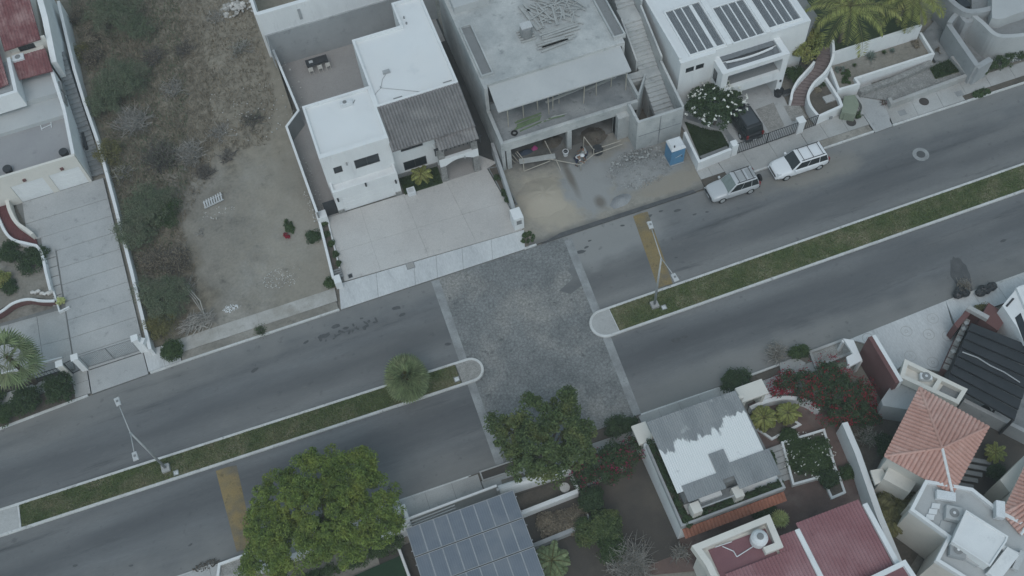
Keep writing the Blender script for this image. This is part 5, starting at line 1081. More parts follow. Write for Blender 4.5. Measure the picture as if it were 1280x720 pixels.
cp = smooth_pts([P2(-30, 405, .7), P2(0, 390, .7), P2(16, 379, .7), P2(34, 374, .7), P2(52, 376, .7), P2(68, 376, .7)], 4); MB().wall(cp, .2, 0, .62).build('face', 'redwall', cwl); MB().wall(cp, .22, .62, .72).build('coping', 'white', cwl); MB().wall([P2(66, 362, .4), P2(74, 389, .4), P2(86, 383, .4)], .12, 0, .38).build('kerb', 'white', cwl)
fe = thing('fence', 'low dark fence behind the clipped shrubs by the pavement', 'fence', (-37, 5.6, 0)); MB().bar((-44, 5.6, .9), (-34.9, 5.55, .9), .05).build('rail', 'metal_dark', fe); MB().bar((-44, 5.6, .35), (-34.9, 5.55, .35), .05).build('rail', 'metal_dark', fe)
for i in range(36): MB().bar((-44+i*.26, 5.59, .1), (-44+i*.26, 5.59, .95), .025).build('bar', 'metal_dark', fe)
sheet('dark_bed', 'darkyard', [(-46, 5.4), (-34.7, 5.4), (-34.7, 6.6), (-46, 7.2)], .13); MB().wall([(-46, 7.3), (-38, 6.9), (-35, 6.7)], .12, 0, .4).build('kerb_wall', 'white', label='thin white kerb wall behind the dark fence bed', cat='wall')

# ================================================================ SOLAR CANOPY PROPERTY (below the street)
S = thing('solar_canopy', 'flat canopy of framed blue-grey solar panels in rows over a carport', 'solar canopy', (-9.5, -20, 0))
X0, X1 = -13.42, -5.72; n8 = 8; wp = (X1-X0)/n8; hp = 2.02
fr_ = MB(); pm = mesh_only(MB().box(.03, wp-.03, .03, hp-.03, 0, .04), 'solar'); 
fm_ = mesh_only(MB().wall([(.02, .02), (wp-.02, .02), (wp-.02, hp-.02), (.02, hp-.02)], .045, -.01, .055, True), 'alu')
for r in range(4):
    for c in range(n8):
        loc = (X0+c*wp, -16.72-(r+1)*(hp+.06), 3.25-.03*r); o = piece('solar_panel', pm, loc, S)
        f_ = bpy.data.objects.new('panel_frame', fm_); col.objects.link(f_); f_.parent = o
for r in range(4):
    for yy in (.45, 1.55): MB().bar((X0-.1, -16.72-(r+1)*(hp+.06)+yy, 3.14-.03*r), (X1+.1, -16.72-(r+1)*(hp+.06)+yy, 3.14-.03*r), .07).build('rail', 'alu', S)
for xx in (X0+.3, (X0+X1)/2, X1-.3):
    for yy in (-17.0, -21.0, -24.8): MB().box(xx-.08, xx+.08, yy-.08, yy+.08, 0, 3.08).build('post', 'galv', S)
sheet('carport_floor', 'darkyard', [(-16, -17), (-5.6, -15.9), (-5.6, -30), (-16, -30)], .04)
sg = thing('sliding_gate', 'long white rail gate and lintel in front of the solar canopy', 'gate', (-10, -15.6, 0))
MB().wall([(-13.4, -15.75), (-6.6, -15.65)], .16, 1.9, 2.05).build('top_rail', 'white', sg); MB().wall([(-13.4, -15.75), (-6.6, -15.65)], .08, .1, 1.9).build('gate_leaf', 'greywall', sg)
for i in range(24): MB().bar((-13.2+i*.27, -15.62, .2), (-13.2+i*.27, -15.62, 1.9), .04).build('slat', 'galv', sg)
MB().wall([(-13.3, -16.2), (-9.8, -16.1)], .06, 2.4, 2.45).build('cable_tray', 'galv', sg); MB().wall([(-13.3, -16.4), (-9.8, -16.3)], .06, 2.4, 2.45).build('cable_tray', 'galv', sg)
lp = thing('wall_corner', 'white wall corner at the foot of the bright green tree', 'wall', (-14, -15.5, 0)); MB().wall([(-14.6, -14.9), (-13.2, -14.75), (-13.2, -16.0), (-15.4, -16.3)], .3, 0, 1.9).build('wall', 'white', lp, bevel=.02)
rwall = thing('rounded_wall', 'thick white rounded wall along the pavement under the dark leafy tree', 'wall', (-4, -15.8, 0))
vs = []; pr = [(0.28, 0), (.28, 1.1), (.22, 1.3), (.1, 1.4), (-.1, 1.4), (-.22, 1.3), (-.28, 1.1), (-.28, 0)]
for xx, yy in ((-6.5, -15.65), (-4.0, -15.75), (-1.2, -15.85)): vs += [(xx, yy+p[0], p[1]) for p in pr]
MB().add(vs, [(k*8+i, k*8+i+1, k*8+9+i, k*8+8+i) for k in range(2) for i in range(7)]+[tuple(range(7, -1, -1)), tuple(range(16, 24))]).build('wall', 'white', rwall)
MB().bar((-6.6, -15.9, .2), (-6.6, -15.9, 1.9), .2).build('downpipe', 'galv', rwall)
pb2 = thing('tree_pit', 'dark sunken planting pit in the pavement beside the cobbled crossing', 'planter', (-6.5, -13.9, 0)); q_ = [(-7.3, -14.3), (-4.0, -14.4), (-4.0, -13.66), (-7.3, -13.62)]; MB().prism(q_, 0, .09).build('bed', 'darkyard', pb2); MB().wall(q_, .1, 0, .16, True).build('kerb', 'walk', pb2)
pb3 = thing('tree_pit', 'triangular planter hole with a low kerb next to the rounded wall', 'planter', (-5.8, -14.9, 0)); q_ = [(-6.2, -15.3), (-4.2, -15.25), (-4.4, -14.75), (-6.1, -14.7)]; MB().prism(q_, 0, .12).build('bed', 'dirt', pb3); MB().wall(q_, .09, 0, .2, True).build('kerb', 'walk', pb3)
sheet('garden_terrace', 'darkyard', [(-5.6, -16.1), (-.6, -16.2), (-.9, -30), (-5.6, -30)], .05); sheet('garden_soil', 'soil', [(-5.55, -16.2), (-1.3, -16.3), (-1.3, -17.5), (-5.55, -17.6)], .1)
for i, (yy, x1_) in enumerate(((-17.75, -1.3), (-20.15, -2.4))):
    t = thing('terrace_wall', ['white garden terrace wall behind the round pale stool', 'shorter weathered white terrace wall lower in the garden'][i], 'wall', (-3.5, yy, 0)); MB().wall([(-5.55, yy), (x1_, yy+.1)], .3, 0, [.9, .7][i]).build('wall', 'white' if i == 0 else 'greywall', t)
t = thing('garden_edging', 'short white edging wall beside the dark shrubs in the garden', 'wall', (-1.5, -19.2, 0)); MB().wall([(-1.35, -18.5), (-1.15, -20.0)], .12, 0, .4).build('wall', 'white', t); 
t = thing('garden_post', 'thin white post wall ending at the garden terrace corner', 'wall', (-1.3, -17, 0)); MB().wall([(-1.3, -16.4), (-1.2, -17.6)], .14, 0, 1.0).build('wall', 'white', t)
x, y, _ = P(706, 610, .4); t = thing('stone_stool', 'round pale stone stool in the upper garden bed', 'stool', (x, y, .1)); MB().lathe((x, y, .08), [(.22, 0), (.18, .3), (.36, .35), (.36, .45)], 18).build('seat', 'pebble', t)
sheet('dirt_yard', 'darkyard', [(-.9, -16.4), (3.0, -16.4), (2.0, -24), (-1.2, -24)], .08)
yw = thing('yard_wall', 'thin low grey wall around the dark bare yard', 'wall', (1, -17.2, 0)); MB().wall([(-1.0, -17.45), (2.7, -17.05)], .14, 0, .7).build('wall', 'greywall', yw)
ht = thing('green_hedge', 'clipped dark green hedge screen beside the artificial lawn', 'hedge', (-18, -17.6, 0))
sheet('artificial_lawn', 'turf', [(-26, -18.2), (-14.3, -17.4), (-14.4, -30), (-26, -30)], .1); MB().wall([(-14.4, -17.0), (-14.0, -24)], .18, 0, .9).build('lawn_wall', 'white', label='white edging wall between the artificial lawn and the carport', cat='wall')
hl = [(-25+i*1.15, -17.35+i*.07, .8, .7, .42, .85) for i in range(10)]; MB().path([(-25, -17.35, .1), (-14.8, -16.7, .1)], .06).build('stem', 'bark', ht); crown(ht, hl, 'lf_mid', 260, 60, .22, .1)
MB().box(-24.2, -19.0, -15.25, -15.0, 0, 1.2).build('front_wall', 'white', label='white front wall half hidden under the bright green tree', cat='wall')
# kerb planter with post at the left of that tree
t = thing('kerb_planter', 'white-kerbed planter box at the end of the yellow bump', 'planter', (-24, -13.9, 0)); MB().wall([P2(272, 720, .4), P2(274, 705, .4), P2(307, 693, .4)], .18, 0, .4).build('kerb', 'white', t); MB().prism([P2(276, 720, .2), P2(277, 706, .2), P2(307, 695, .2), P2(310, 712, .2)], 0, .2).build('bed', 'grit', t)
t = thing('stone_heap', 'small brown heap of dry leaves at the pavement edge by the yellow bump', 'leaf heap', (*P2(258, 706, .1), .1)); mb = MB(); rocks_joined(mb, *P2(258, 707, .1), .1, 1.0, .35, 160, .05, .12, lambda q: .1*(1-q)); mb.build('leaves', 'soil', t, kind='stuff')

# ================================================================ GREY CORRUGATED-ROOF HOUSE
ZR = 4.6
def cz(p): return 4.9+ (p[1]+16.8)*.10
H5 = thing('corrugated_house', 'house with a patched white and grey corrugated roof above a planted terrace edge', 'house', (6.5, -19.5, 0))
r5 = [P2(808, 531, ZR), P2(919, 489, ZR), P2(963, 597, ZR), P2(843, 617, ZR)]
xl, xr, yt, yb = r5[0][0], r5[2][0]+.15, -16.3, -22.6
yt = r5[0][1]; xr = r5[1][0]; xr2 = r5[2][0]
print('H5', r5)
def rz(y): return 5.0-(yt-y)*.10
def roofq(a, b, y0, y1, m, nm, dz=0.0, amp=.03):
    return tile_face(H5, nm, m, [(a, y1, rz(y1)+dz), (b, y1, rz(y1)+dz), (b, y0, rz(y0)+dz), (a, y0, rz(y0)+dz)], pitch=.16, amp=amp, course=99, lift=0, thick=.04, kind=None, wave='cos')
W_ = xr-xl; LEN = 6.3
yb_ = yt
def _paint(X, Y, mth, noise, blend):
    edge = mth('ADD', mth('SUBTRACT', Y, yt-2.05), mth('MULTIPLY', mth('SUBTRACT', X, xl+3.5), -.15)); rag = mth('MULTIPLY', mth('SUBTRACT', noise(2.6, (1, .14, 1), 2), .5), 1.5); lump = mth('MULTIPLY', mth('SUBTRACT', noise(.9, (1, .6, 1), 4), .5), 2.6)
    blend(mth('ADD', mth('ADD', edge, rag), lump), .08, -.08, (.68, .69, .685)); blend(noise(1.1), .64, .74, (.40, .41, .41))
masked('painted_sheet', 'corru', _paint)
roofq(xl, xr-.1, yt, yt-5.2, 'painted_sheet', 'roof_sheet', .05)
roofq(xl+3.0, xl+4.1, yt-3.5, yt-5.4, 'corru', 'roof_sheet', .12); roofq(xl+.45, xl+3.2, yt-4.85, yt-6.0, 'corru', 'roof_sheet', .10)
roofq(xl+4.0, xl+7.0, yt-4.5, yt-6.35, 'corru', 'roof_sheet', .11)
MB().box(xl+.45, xl+6.9, yt-5.6, yt-.5, 0, rz(yt-5.6)-.06).build('wall', 'darkgreywall', H5)
MB().box(xl+.3, xl+7.1, yt-.5, yt-.3, 0, 4.6).build('street_wall', 'cream', H5)
# terrace with planter edge
MB().box(xl-.35, xl+7.25, yt-7.0, yt-.6, 0, 2.75).build('lower_wall', 'white', H5)
MB().wall([(xl-.25, yt-.9), (xl-.3, yt-6.95), (xl+7.2, yt-6.95), (xl+7.2, yt-6.3)], .16, 2.7, 3.2).build('planter_edge', 'greywall', H5)
MB().box(xl-.2, xl+.4, yt-6.9, yt-.9, 2.7, 2.95).build('planter_bed', 'soil', H5); MB().box(xl+.4, xl+7.15, yt-6.9, yt-6.35, 2.7, 2.95).build('planter_bed', 'soil', H5)
MB().box(xl+.9, xl+4.0, yt-6.3, yt-5.7, 2.75, 3.3).build('balcony_floor', 'floorconc', H5); MB().box(xl+1.4, xl+3.0, yt-6.05, yt-5.75, 3.3, 3.6).build('bench', 'white', H5)
for a in (.55, 3.6): MB().box(xl+a, xl+a+.65, yt-6.75, yt-6.0, 2.75, 4.1).build('balcony_pier', 'cream', H5)
MB().bar((xl+.7, yt-6.5, 4.0), (xl+4.3, yt-6.5, 4.0), .08).build('balcony_rail', 'galv', H5)
tile_face(H5, 'tile_awning', 'tile_orange', [(xl-.3, yt-7.65, 2.35), (xl+7.2, yt-7.65, 2.35), (xl+7.2, yt-7.05, 2.62), (xl-.3, yt-7.05, 2.62)], pitch=.25, amp=.06)
for a, b in ((1.0, 1.7), (4.4, 5.6)): MB().box(xl+a, xl+b, yt-7.04, yt-7.0, .3, 2.1).build('lower_window', 'glass', H5)
for lb, (px, py), (dx, dy) in (('cream gatehouse box left of the corrugated roof', (803, 541), (.55, .75)), ('cream flat-topped gate canopy right of the corrugated roof', (940, 488), (1.05, .6))):
    x, y, _ = P(px, py, 2.6); t = thing('gate_canopy', lb, 'canopy', (x, y, 0)); MB().box(x-dx, x+dx, y-dy, y+dy, 2.35, 2.6).build('roof', 'cream', t, bevel=.03); MB().box(x-dx+.15, x-dx+.4, y-dy+.1, y+dy-.1, 0, 2.35).build('pier', 'cream', t); MB().box(x+dx-.4, x+dx-.15, y-dy+.1, y+dy-.1, 0, 2.35).build('pier', 'cream', t)
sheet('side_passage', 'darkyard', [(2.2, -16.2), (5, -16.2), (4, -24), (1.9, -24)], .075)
# ================================================================ BRICK COURTYARD AND MAROON-ROOF HOUSE
sheet('brick_court', 'brickpath', [P2(*p, .06) for p in [(935, 505), (960, 494), (1000, 497), (1030, 510), (1052, 530), (1095, 660), (1000, 700), (800, 720), (815, 680), (960, 630)]], .06)
hw = thing('court_wall', 'curved white wall sweeping along the brick courtyard', 'wall', (*P2(980, 495), 0)); MB().wall(smooth_pts([P2(938, 510, .9), P2(962, 500, .9), P2(985, 497, .9), P2(1008, 501, .9), P2(1025, 512, .9)], 4), .3, 0, .9).build('wall', 'white', hw)
t = thing('court_wall', 'short pale wall stub beside the cream gate canopy', 'wall', (*P2(975, 487), 0)); MB().wall([P2(950, 498, .9), P2(995, 480, .9)], .4, 0, .9).build('wall', 'white', t)
t = thing('long_wall', 'tall long white wall between the brick courtyard and the narrow garden', 'wall', (*P2(1075, 580), 0)); MB().wall([P2(1056, 528, 2.0), P2(1072, 565, 2.0), P2(1100, 645, 2.2), P2(1125, 705, 2.2), P2(1140, 760, 2.2)], .42, 0, [2.0, 2.0, 2.2, 2.2, 2.2]).build('wall', 'white', t)
def planter(lb, pts, m, z=.5, wallm='white', t_=.16):
    t = thing('garden_planter', lb, 'planter', (*pts[0], 0)); MB().prism(pts, 0, z*.8).build('bed', m, t); MB().wall(pts, t_, 0, z, True).build('edging', wallm, t); return t
pg = [P2(*p, .5) for p in [(978, 553), (1030, 537), (1046, 590), (992, 605)]]; planter('square white-edged planter full of dark shrubs with tiny white flowers', pg, 'soil')
planter('small bare bed beside the courtyard stair', [P2(*p, .3) for p in [(942, 532), (985, 520), (1000, 530), (965, 548)]], 'soil', .25)
planter('narrow dark side bed behind the flowering planter', [P2(*p, .3) for p in [(1030, 600), (1048, 592), (1056, 615), (1040, 622)]], 'soil', .3)
cs = thing('court_steps', 'worn grey steps leading down past the palm in the courtyard', 'stair', (*P2(972, 575), 0))
for i in range(6): x, y, _ = P(968+i*2.6, 562+i*7, .2); MB().box(x-.6, x+.6, y-.2, y+.2, 0, .32-.04*i).build('step', 'walk', cs)
H6 = thing('maroon_house', 'house with maroon corrugated roofs split by white beams and a cream parapet', 'house', (10, -28.5, 0))
zr6 = 5.0
MB().box(4.2, 8.9, -33, -25.2, 0, zr6-.1).build('wall', 'cream', H6); MB().box(8.9, 15.0, -33, -26.2, 0, zr6-.5).build('wall', 'cream', H6)
MB().box(4.6, 8.6, -27.4, -25.5, zr6-.1, zr6).build('flat_roof', 'maroon_sheet', H6)
pp = [P2(871, 684, zr6+.5), P2(960, 648, zr6+.5), P2(974, 681, zr6+.5), P2(956, 688, zr6+.5)]
MB().wall([pp[3], pp[2], pp[1], pp[0], P2(886, 705, zr6+.5), P2(900, 735, zr6+.5)], .42, zr6-.4, zr6+.5).build('parapet', 'cream', H6)
def msheet(q, nm='maroon_roof'): tile_face(H6, nm, 'maroon', q, pitch=.23, amp=.09, course=99, lift=0, thick=.05, kind=None, wave='cos')
a0 = P2(986, 664, zr6); b0 = P2(1066, 632, zr6)
msheet([(10.55, -33, zr6-.1), (15.05, -33, zr6-.1), (15.05, -25.9, zr6+.1), (10.55, -25.9, zr6+.1)]); msheet([(4.9, -33, zr6-.1), (10.25, -33, zr6-.1), (10.25, -27.3, zr6+.1), (4.9, -27.3, zr6+.1)])
msheet([(8.75, -27.3, zr6+.1), (10.25, -27.3, zr6+.1), (10.25, -26.3, zr6+.13), (8.75, -26.3, zr6+.13)])
for xx in (10.4, 15.25): MB().box(xx-.17, xx+.17, -33, -26.3, zr6-.3, zr6+.32).build('roof_beam', 'white', H6, bevel=.04)
q_ = [P2(*p, 5.6) for p in [(1072, 732), (1130, 704), (1142, 722), (1142, 760), (1072, 760)]]; MB().prism(q_, 0, 5.45).build('wing', 'maroon_sheet', H6); MB().wall(q_, .3, 5.2, 5.75, True).build('wing_parapet', 'white', H6)
x, y, _ = P(949, 673, zr6+.6); t = thing('water_tank', 'round white water tank with a grey lid inside the cream parapet', 'water tank', (x, y, zr6)); MB().lathe((x, y, zr6), [(.48, 0), (.55, .15), (.55, .75), (.42, .95), (.24, 1.05)], 22).build('tank', 'whiteplastic', t, smooth=False); MB().lathe((x, y, zr6+1.05), [(.22, 0), (.22, .06), (.15, .08)], 18).build('lid', 'darkgreywall', t)
mb = MB(); pz = zr6+.1; pts_ = [P(943, 682, pz), P(921, 696, pz), P(917, 689, pz), P(903, 683, pz)]; mb.path([Vector(p) for p in pts_], .035, 6); mb.path([Vector(P(915, 677, pz)), Vector(P(894, 684, pz))], .03, 6); mb.build('roof_pipe', 'whiteplastic', H6)
for py in (.3, 1.7): MB().lathe((4.12, -26.6-py, 3.2), [(.28, 0), (.28, .15)], 12).build('wall_vent', 'greywall', H6)
# ================================================================ TERRACOTTA HIP-ROOF HOUSE AND NEIGHBOURS (lower right)
def hiproof(root, cs, ap, z, za, m='tile_terra'):
    for i in range(4):
        a, b = cs[i], cs[(i+1) % 4]; tile_face(root, 'hip_tiles', m, [(*a, z), (*b, z), (*ap, za)], pitch=.28, amp=.10, course=.4)
    for i in range(4):
        mb = MB(); mb.tube((*cs[i], z+.12), (*ap, za+.14), .1, .1, 8); mb.build('ridge_cap', 'corru_white' if i == 1 else m, root)
H7 = thing('terracotta_house', 'house with a square terracotta hip roof and cream walls', 'house', (21.5, -24, 0))
c7 = [P2(1105, 571, 5.2), P2(1190, 618, 5.2), P2(1235, 534, 5.2), P2(1149, 485, 5.2)]; hiproof(H7, c7, P2(1177, 561, 6.1), 5.2, 6.1)
def shrink(cs, k):
    mx_ = sum(c[0] for c in cs)/len(cs); my_ = sum(c[1] for c in cs)/len(cs); return [(mx_+(c[0]-mx_)*k, my_+(c[1]-my_)*k) for c in cs]
MB().prism(shrink(c7, .88), 0, 5.25).build('wall', 'cream', H7)
MB().prism([P2(*p, 3.6) for p in [(1122, 562), (1105, 597), (1138, 615), (1158, 585)]], 0, 3.4).build('side_wing', 'cream', H7)
x, y, _ = P(1098, 594, 2.6); MB().prism([P2(*p, 2.7) for p in [(1088, 588), (1103, 585), (1110, 598), (1094, 606)]], 2.5, 2.7).build('door_canopy', 'cream', H7)
R7 = thing('flat_roof_house', 'cream house with a white flat roof crowded by air conditioners and a raised white box', 'house', (20, -30, 0))
b7 = [P2(*p, 5.4) for p in [(1158, 602), (1140, 637), (1187, 671), (1172, 700), (1300, 780), (1345, 690), (1250, 640), (1215, 612)]]
MB().prism(b7, 0, 5.1).build('wall', 'cream', R7); MB().prism(shrink(b7, .97), 5.1, 5.12).build('roof_deck', 'slabgrey', R7); MB().wall(b7, .22, 5.0, 5.45, True).build('parapet', 'white', R7)
rb = [P2(*p, 6.4) for p in [(1209, 638), (1192, 676), (1238, 706), (1258, 676), (1260, 670)]]; MB().prism(rb, 5.1, 6.2).build('raised_box', 'white', R7); MB().wall(rb, .1, 6.15, 6.3, True).build('box_rim', 'white', R7)
MB().prism([P2(*p, 4.2) for p in [(1152, 612), (1137, 630), (1160, 646), (1170, 625)]], 0, 4.0).build('step_block', 'cream', R7)
MB().prism([P2(*p, 5.3) for p in [(1163, 597), (1205, 612), (1240, 640), (1225, 652), (1175, 640)]], 4.9, 5.16).build('roof_walk', 'slabgrey', R7)
facade(R7, P2(1187, 671, 5.1), P2(1172, 700, 5.1), 0, 5.1, [(.3, 1.2, 1.6, 2.9)], 'cream', .1, name='return_wall')
a_ = Vector(P2(1140, 637, 5.1)); b_ = Vector(P2(1187, 671, 5.1)); 
mb = MB(); d_ = (b_-a_).normalized(); nn = Vector((d_.y, -d_.x)); nn = nn if nn.y < 0 else -nn; c_ = a_.lerp(b_, .5)+nn*.02
mb.hexa([(c_.x-d_.x*.7, c_.y-d_.y*.7, .6), (c_.x+d_.x*.7, c_.y+d_.y*.7, .6), (c_.x+d_.x*.7-nn.x*.1, c_.y+d_.y*.7-nn.y*.1, .6), (c_.x-d_.x*.7-nn.x*.1, c_.y-d_.y*.7-nn.y*.1, .6)], [(c_.x-d_.x*.7, c_.y-d_.y*.7, 1.9), (c_.x+d_.x*.7, c_.y+d_.y*.7, 1.9), (c_.x+d_.x*.7-nn.x*.1, c_.y+d_.y*.7-nn.y*.1, 1.9), (c_.x-d_.x*.7-nn.x*.1, c_.y-d_.y*.7-nn.y*.1, 1.9)]); mb.build('window', 'glass', R7)
def acunit(lb, px, py, z, w=.5, d=.45, h=.6, rz=.6, m='whiteplastic', fan=True):
    x, y, _ = P(px, py, z+h); t = thing('air_conditioner', lb, 'air conditioner', (0, 0, 0)); MB().box(-w, w, -d, d, 0, h).build('casing', m, t, bevel=.03)
    if fan:
        g = MB().lathe((0, 0, h), [(.3, 0), (.3, .03), (.22, .04)], 18).build('fan_grille', 'darkgreywall', t); MB().lathe((0, 0, h+.04), [(.1, 0), (.09, .02)], 10).build('fan_hub', 'whiteplastic', g)
    t.location = (x, y, z); t.rotation_euler = (0, 0, rz)
acunit('air conditioner with a round fan on the flat roof above the raised white box', 1193, 641, 5.12, rz=-.6, m='slabgrey'); acunit('air conditioner with a round fan below the raised white box', 1198, 687, 5.12, rz=-.6, m='greywall')
acunit('narrow white unit between the hip roofs', 1251, 636, 5.3, .28, .55, .6, -.55, fan=False); acunit('low white unit under the terracotta eave corner', 1183, 619, 5.2, .6, .3, .4, -.55, fan=False)
x, y, _ = P(1168, 640, 5.2); t = thing('roof_hatches', 'row of three pale roof hatches by the cream wall edge', 'hatch', (x, y, 5.12))
for i in range(3): xx, yy, _ = P(1163+i*3.6, 646-i*7, 5.3); MB().prism([(xx-.35, yy-.02), (xx+.1, yy-.25), (xx+.35, yy+.02), (xx-.1, yy+.25)], 5.11, 5.25).build('hatch', 'whiteroof', t)
x, y, _ = P(1183, 659, 5.2); MB().prism([(x-.6, y), (x, y-.4), (x+.5, y+.1), (x-.05, y+.5)], 5.1, 5.2).build('low_plinth', 'slabgrey', R7)
x, y, _ = P(1216, 694, 5.4); MB().prism([P2(*p, 5.4) for p in [(1208, 688), (1203, 697), (1222, 708), (1234, 702)]], 5.1, 5.4).build('low_plinth', 'slabgrey', R7)
pr_ = thing('roof_duct', 'white boxy duct run on the flat roof beside the raised box', 'duct', (*P2(1255, 700, 5.4), 5.12)); MB().bar(P(1240, 722, 5.6), P(1265, 690, 5.6), .8, .5).build('duct', 'white', pr_); MB().bar(P(1268, 712, 5.5), P(1278, 690, 5.5), .35, .35).build('duct_branch', 'greybox', pr_); MB().bar(P(1250, 683, 5.5), P(1275, 696, 5.5), .3, .3).build('duct_branch', 'white', pr_)
H9 = thing('terracotta_roof_house', 'second terracotta roof with cream wall beyond the narrow dark court', 'house', (25, -29, 0))
c9 = [P2(1252, 643, 5.2), P2(1275, 669, 5.2), P2(1345, 620, 5.2), P2(1295, 555, 5.2)]; hiproof(H9, c9, P2(1312, 612, 6.0), 5.2, 6.0); MB().prism(shrink(c9, .9), 0, 5.2).build('wall', 'cream', H9)
MB().prism([P2(*p, 3.8) for p in [(1250, 600), (1285, 565), (1300, 575), (1262, 615)]], 0, 3.8).build('side_wall', 'cream', H9)
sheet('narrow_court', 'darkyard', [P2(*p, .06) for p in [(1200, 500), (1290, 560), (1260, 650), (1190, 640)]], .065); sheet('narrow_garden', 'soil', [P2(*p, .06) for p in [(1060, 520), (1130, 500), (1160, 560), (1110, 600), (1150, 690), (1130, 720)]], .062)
ds = thing('court_stair', 'dark stair descending beside the terracotta eave', 'stair', (*P2(1215, 585), 0))
for i in range(7): x, y, _ = P(1222-i*5, 578+i*7, .4); a = Vector((.85, -.53)); MB().bar((x-a.x*.8, y-a.y*.8, .7-.08*i), (x+a.x*.8, y+a.y*.8, .7-.08*i), .3, .12).build('step', 'darkgreywall', ds)
bx7 = thing('cream_annex', 'small cream open-topped annex with two roof wells by the patterned forecourt', 'annex', (*P2(1165, 475), 0))
o7 = [P2(*p, 3.4) for p in [(1133, 452), (1206, 487), (1197, 502), (1128, 470)]]; MB().prism(o7, 0, 2.9).build('wall', 'cream', bx7); MB().wall(o7, .3, 2.6, 3.4, True).build('parapet', 'cream', bx7)
m1 = Vector(P2(1176, 473, 3.4)); m2 = Vector(P2(1166, 489, 3.4)); MB().wall([m1, m2], .3, 2.8, 3.38).build('divider', 'cream', bx7); MB().prism([P2(*p, 2.95) for p in [(1180, 480), (1202, 491), (1196, 501), (1172, 491)]], 2.85, 2.93).build('well_floor', 'darkgreywall', bx7)
acunit('white air conditioner in the roof well of the cream annex', 1158, 470, 2.92, .42, .25, .45, -.45)
MB().prism([P2(*p, 2.6) for p in [(1128, 462), (1165, 487), (1150, 512), (1105, 505), (1103, 498)]], 0, 2.3).build('wing', 'greywall', bx7)
rdw = thing('red_wall', 'tall dark red wall slab with a white edge beside the bougainvillea', 'wall', (22.4, -17, 0)); MB().box(22.2, 22.5, -19.0, -15.1, 0, 3.5).build('face', 'redwall', rdw); MB().box(22.503, 22.78, -19.0, -15.1, 0, 3.51).build('edge', 'white', rdw)
# patterned forecourt
fc = MB().prism([P2(*p, .06) for p in [(1062, 424), (1182, 376), (1190, 404), (1198, 412), (1178, 465), (1130, 455), (1110, 470), (1085, 430)]], -.1, .06).build('patterned_forecourt', 'apron', kind='structure')
for (px, py) in [(1166, 398), (1133, 414), (1161, 418), (1185, 420), (1138, 445), (1166, 453), (1085, 423)]:
    x, y, _ = P(px, py, .06); o = MB(); 
    ring = arc(x, y, .42, 0, 2*math.pi, 20)[:-1]; o.wall(ring, .045, .03, .066, True); o.wall(arc(x, y, .12, 0, 2*math.pi, 10)[:-1], .04, .03, .066, True); o.build('inlay_ring', 'walk', fc)
ve = thing('verge_planter', 'raised pale planter bed at the kerb beside the forecourt', 'planter', (*P2(1035, 440), 0)); q_ = [P2(*p, .3) for p in [(1013, 440), (1053, 425), (1066, 440), (1020, 458)]]; MB().prism(q_, 0, .22).build('bed', 'grit', ve); MB().wall(q_, .2, 0, .32, True).build('kerb', 'walk', ve)
pc = thing('entrance_canopy', 'white entrance canopy beside the dark red wall', 'canopy', (*P2(1066, 448), 0)); q_ = [P2(*p, 2.0) for p in [(1054, 423), (1067, 425), (1078, 450), (1061, 459), (1058, 446), (1066, 442)]]; MB().prism(q_, 1.8, 2.0).build('roof', 'white', pc)
for k in (0, 2, 3): MB().box(q_[k][0]*.9+q_[5][0]*.1-.1, q_[k][0]*.9+q_[5][0]*.1+.1, q_[k][1]*.9+q_[5][1]*.1-.1, q_[k][1]*.9+q_[5][1]*.1+.1, 0, 1.8).build('post', 'white', pc)
MB().prism([P2(*p, 1.1) for p in [(1043, 456), (1057, 452), (1062, 467), (1048, 472)]], .06, 1.1).build('electric_cabinet', 'greenbox', label='pale green electric cabinet beside the white canopy', cat='cabinet')
MB().prism([P2(*p, .5) for p in [(975, 452), (997, 446), (1008, 452), (1000, 466), (978, 470)]], 0, .3).build('raised_slab', 'walk', label='raised grey slab with a rounded corner on the pavement', cat='slab')
# black ribbed carport roof
BK = thing('ribbed_carport', 'black ribbed carport roof beside the patterned forecourt', 'carport', (29.5, -19.5, 0))
A1, A2, A3, A4 = [P2(*p, 2.8) for p in [(1183, 478), (1215, 403), (1300, 436), (1268, 526)]]
nrib = 7
for i in range(nrib):
    def pt_(u, s): return lerp(lerp(A2[0], A1[0], u), lerp(A3[0], A4[0], u), s), lerp(lerp(A2[1], A1[1], u), lerp(A3[1], A4[1], u), s)
    u0, u1 = i/nrib, (i+1)/nrib-.012; q = [pt_(u0, 0), pt_(u0, 1), pt_(u1, 1), pt_(u1, 0)]
    MB().hexa([(*q[0], 2.6), (*q[1], 2.6), (*q[2], 2.6), (*q[3], 2.6)][::-1], [(*q[0], 2.7), (*q[1], 2.7), (*q[2], 2.83), (*q[3], 2.83)][::-1]).build('roof_strip', 'blackroof', BK)
for p in (A1, A2, A3, A4): MB().box(p[0]*.97+A1[0]*.015+A3[0]*.015-.08, p[0]*.97+A1[0]*.015+A3[0]*.015+.08, p[1]*.97+A1[1]*.015+A3[1]*.015-.08, p[1]*.97+A1[1]*.015+A3[1]*.015+.08, 0, 2.66).build('post', 'metal_dark', BK)
mb = MB(); pts_ = [Vector(P(*p, 2.88)) for p in [(1203, 440), (1222, 447), (1238, 457), (1255, 465), (1275, 478)]]; mb.path(pts_, .05, 6); mb.build('hose', 'greywall', BK)
sheet('carport_floor', 'floorconc', [P2(*p, .06) for p in [(1180, 470), (1215, 405), (1330, 430), (1300, 545), (1240, 530), (1195, 505)]], .063)
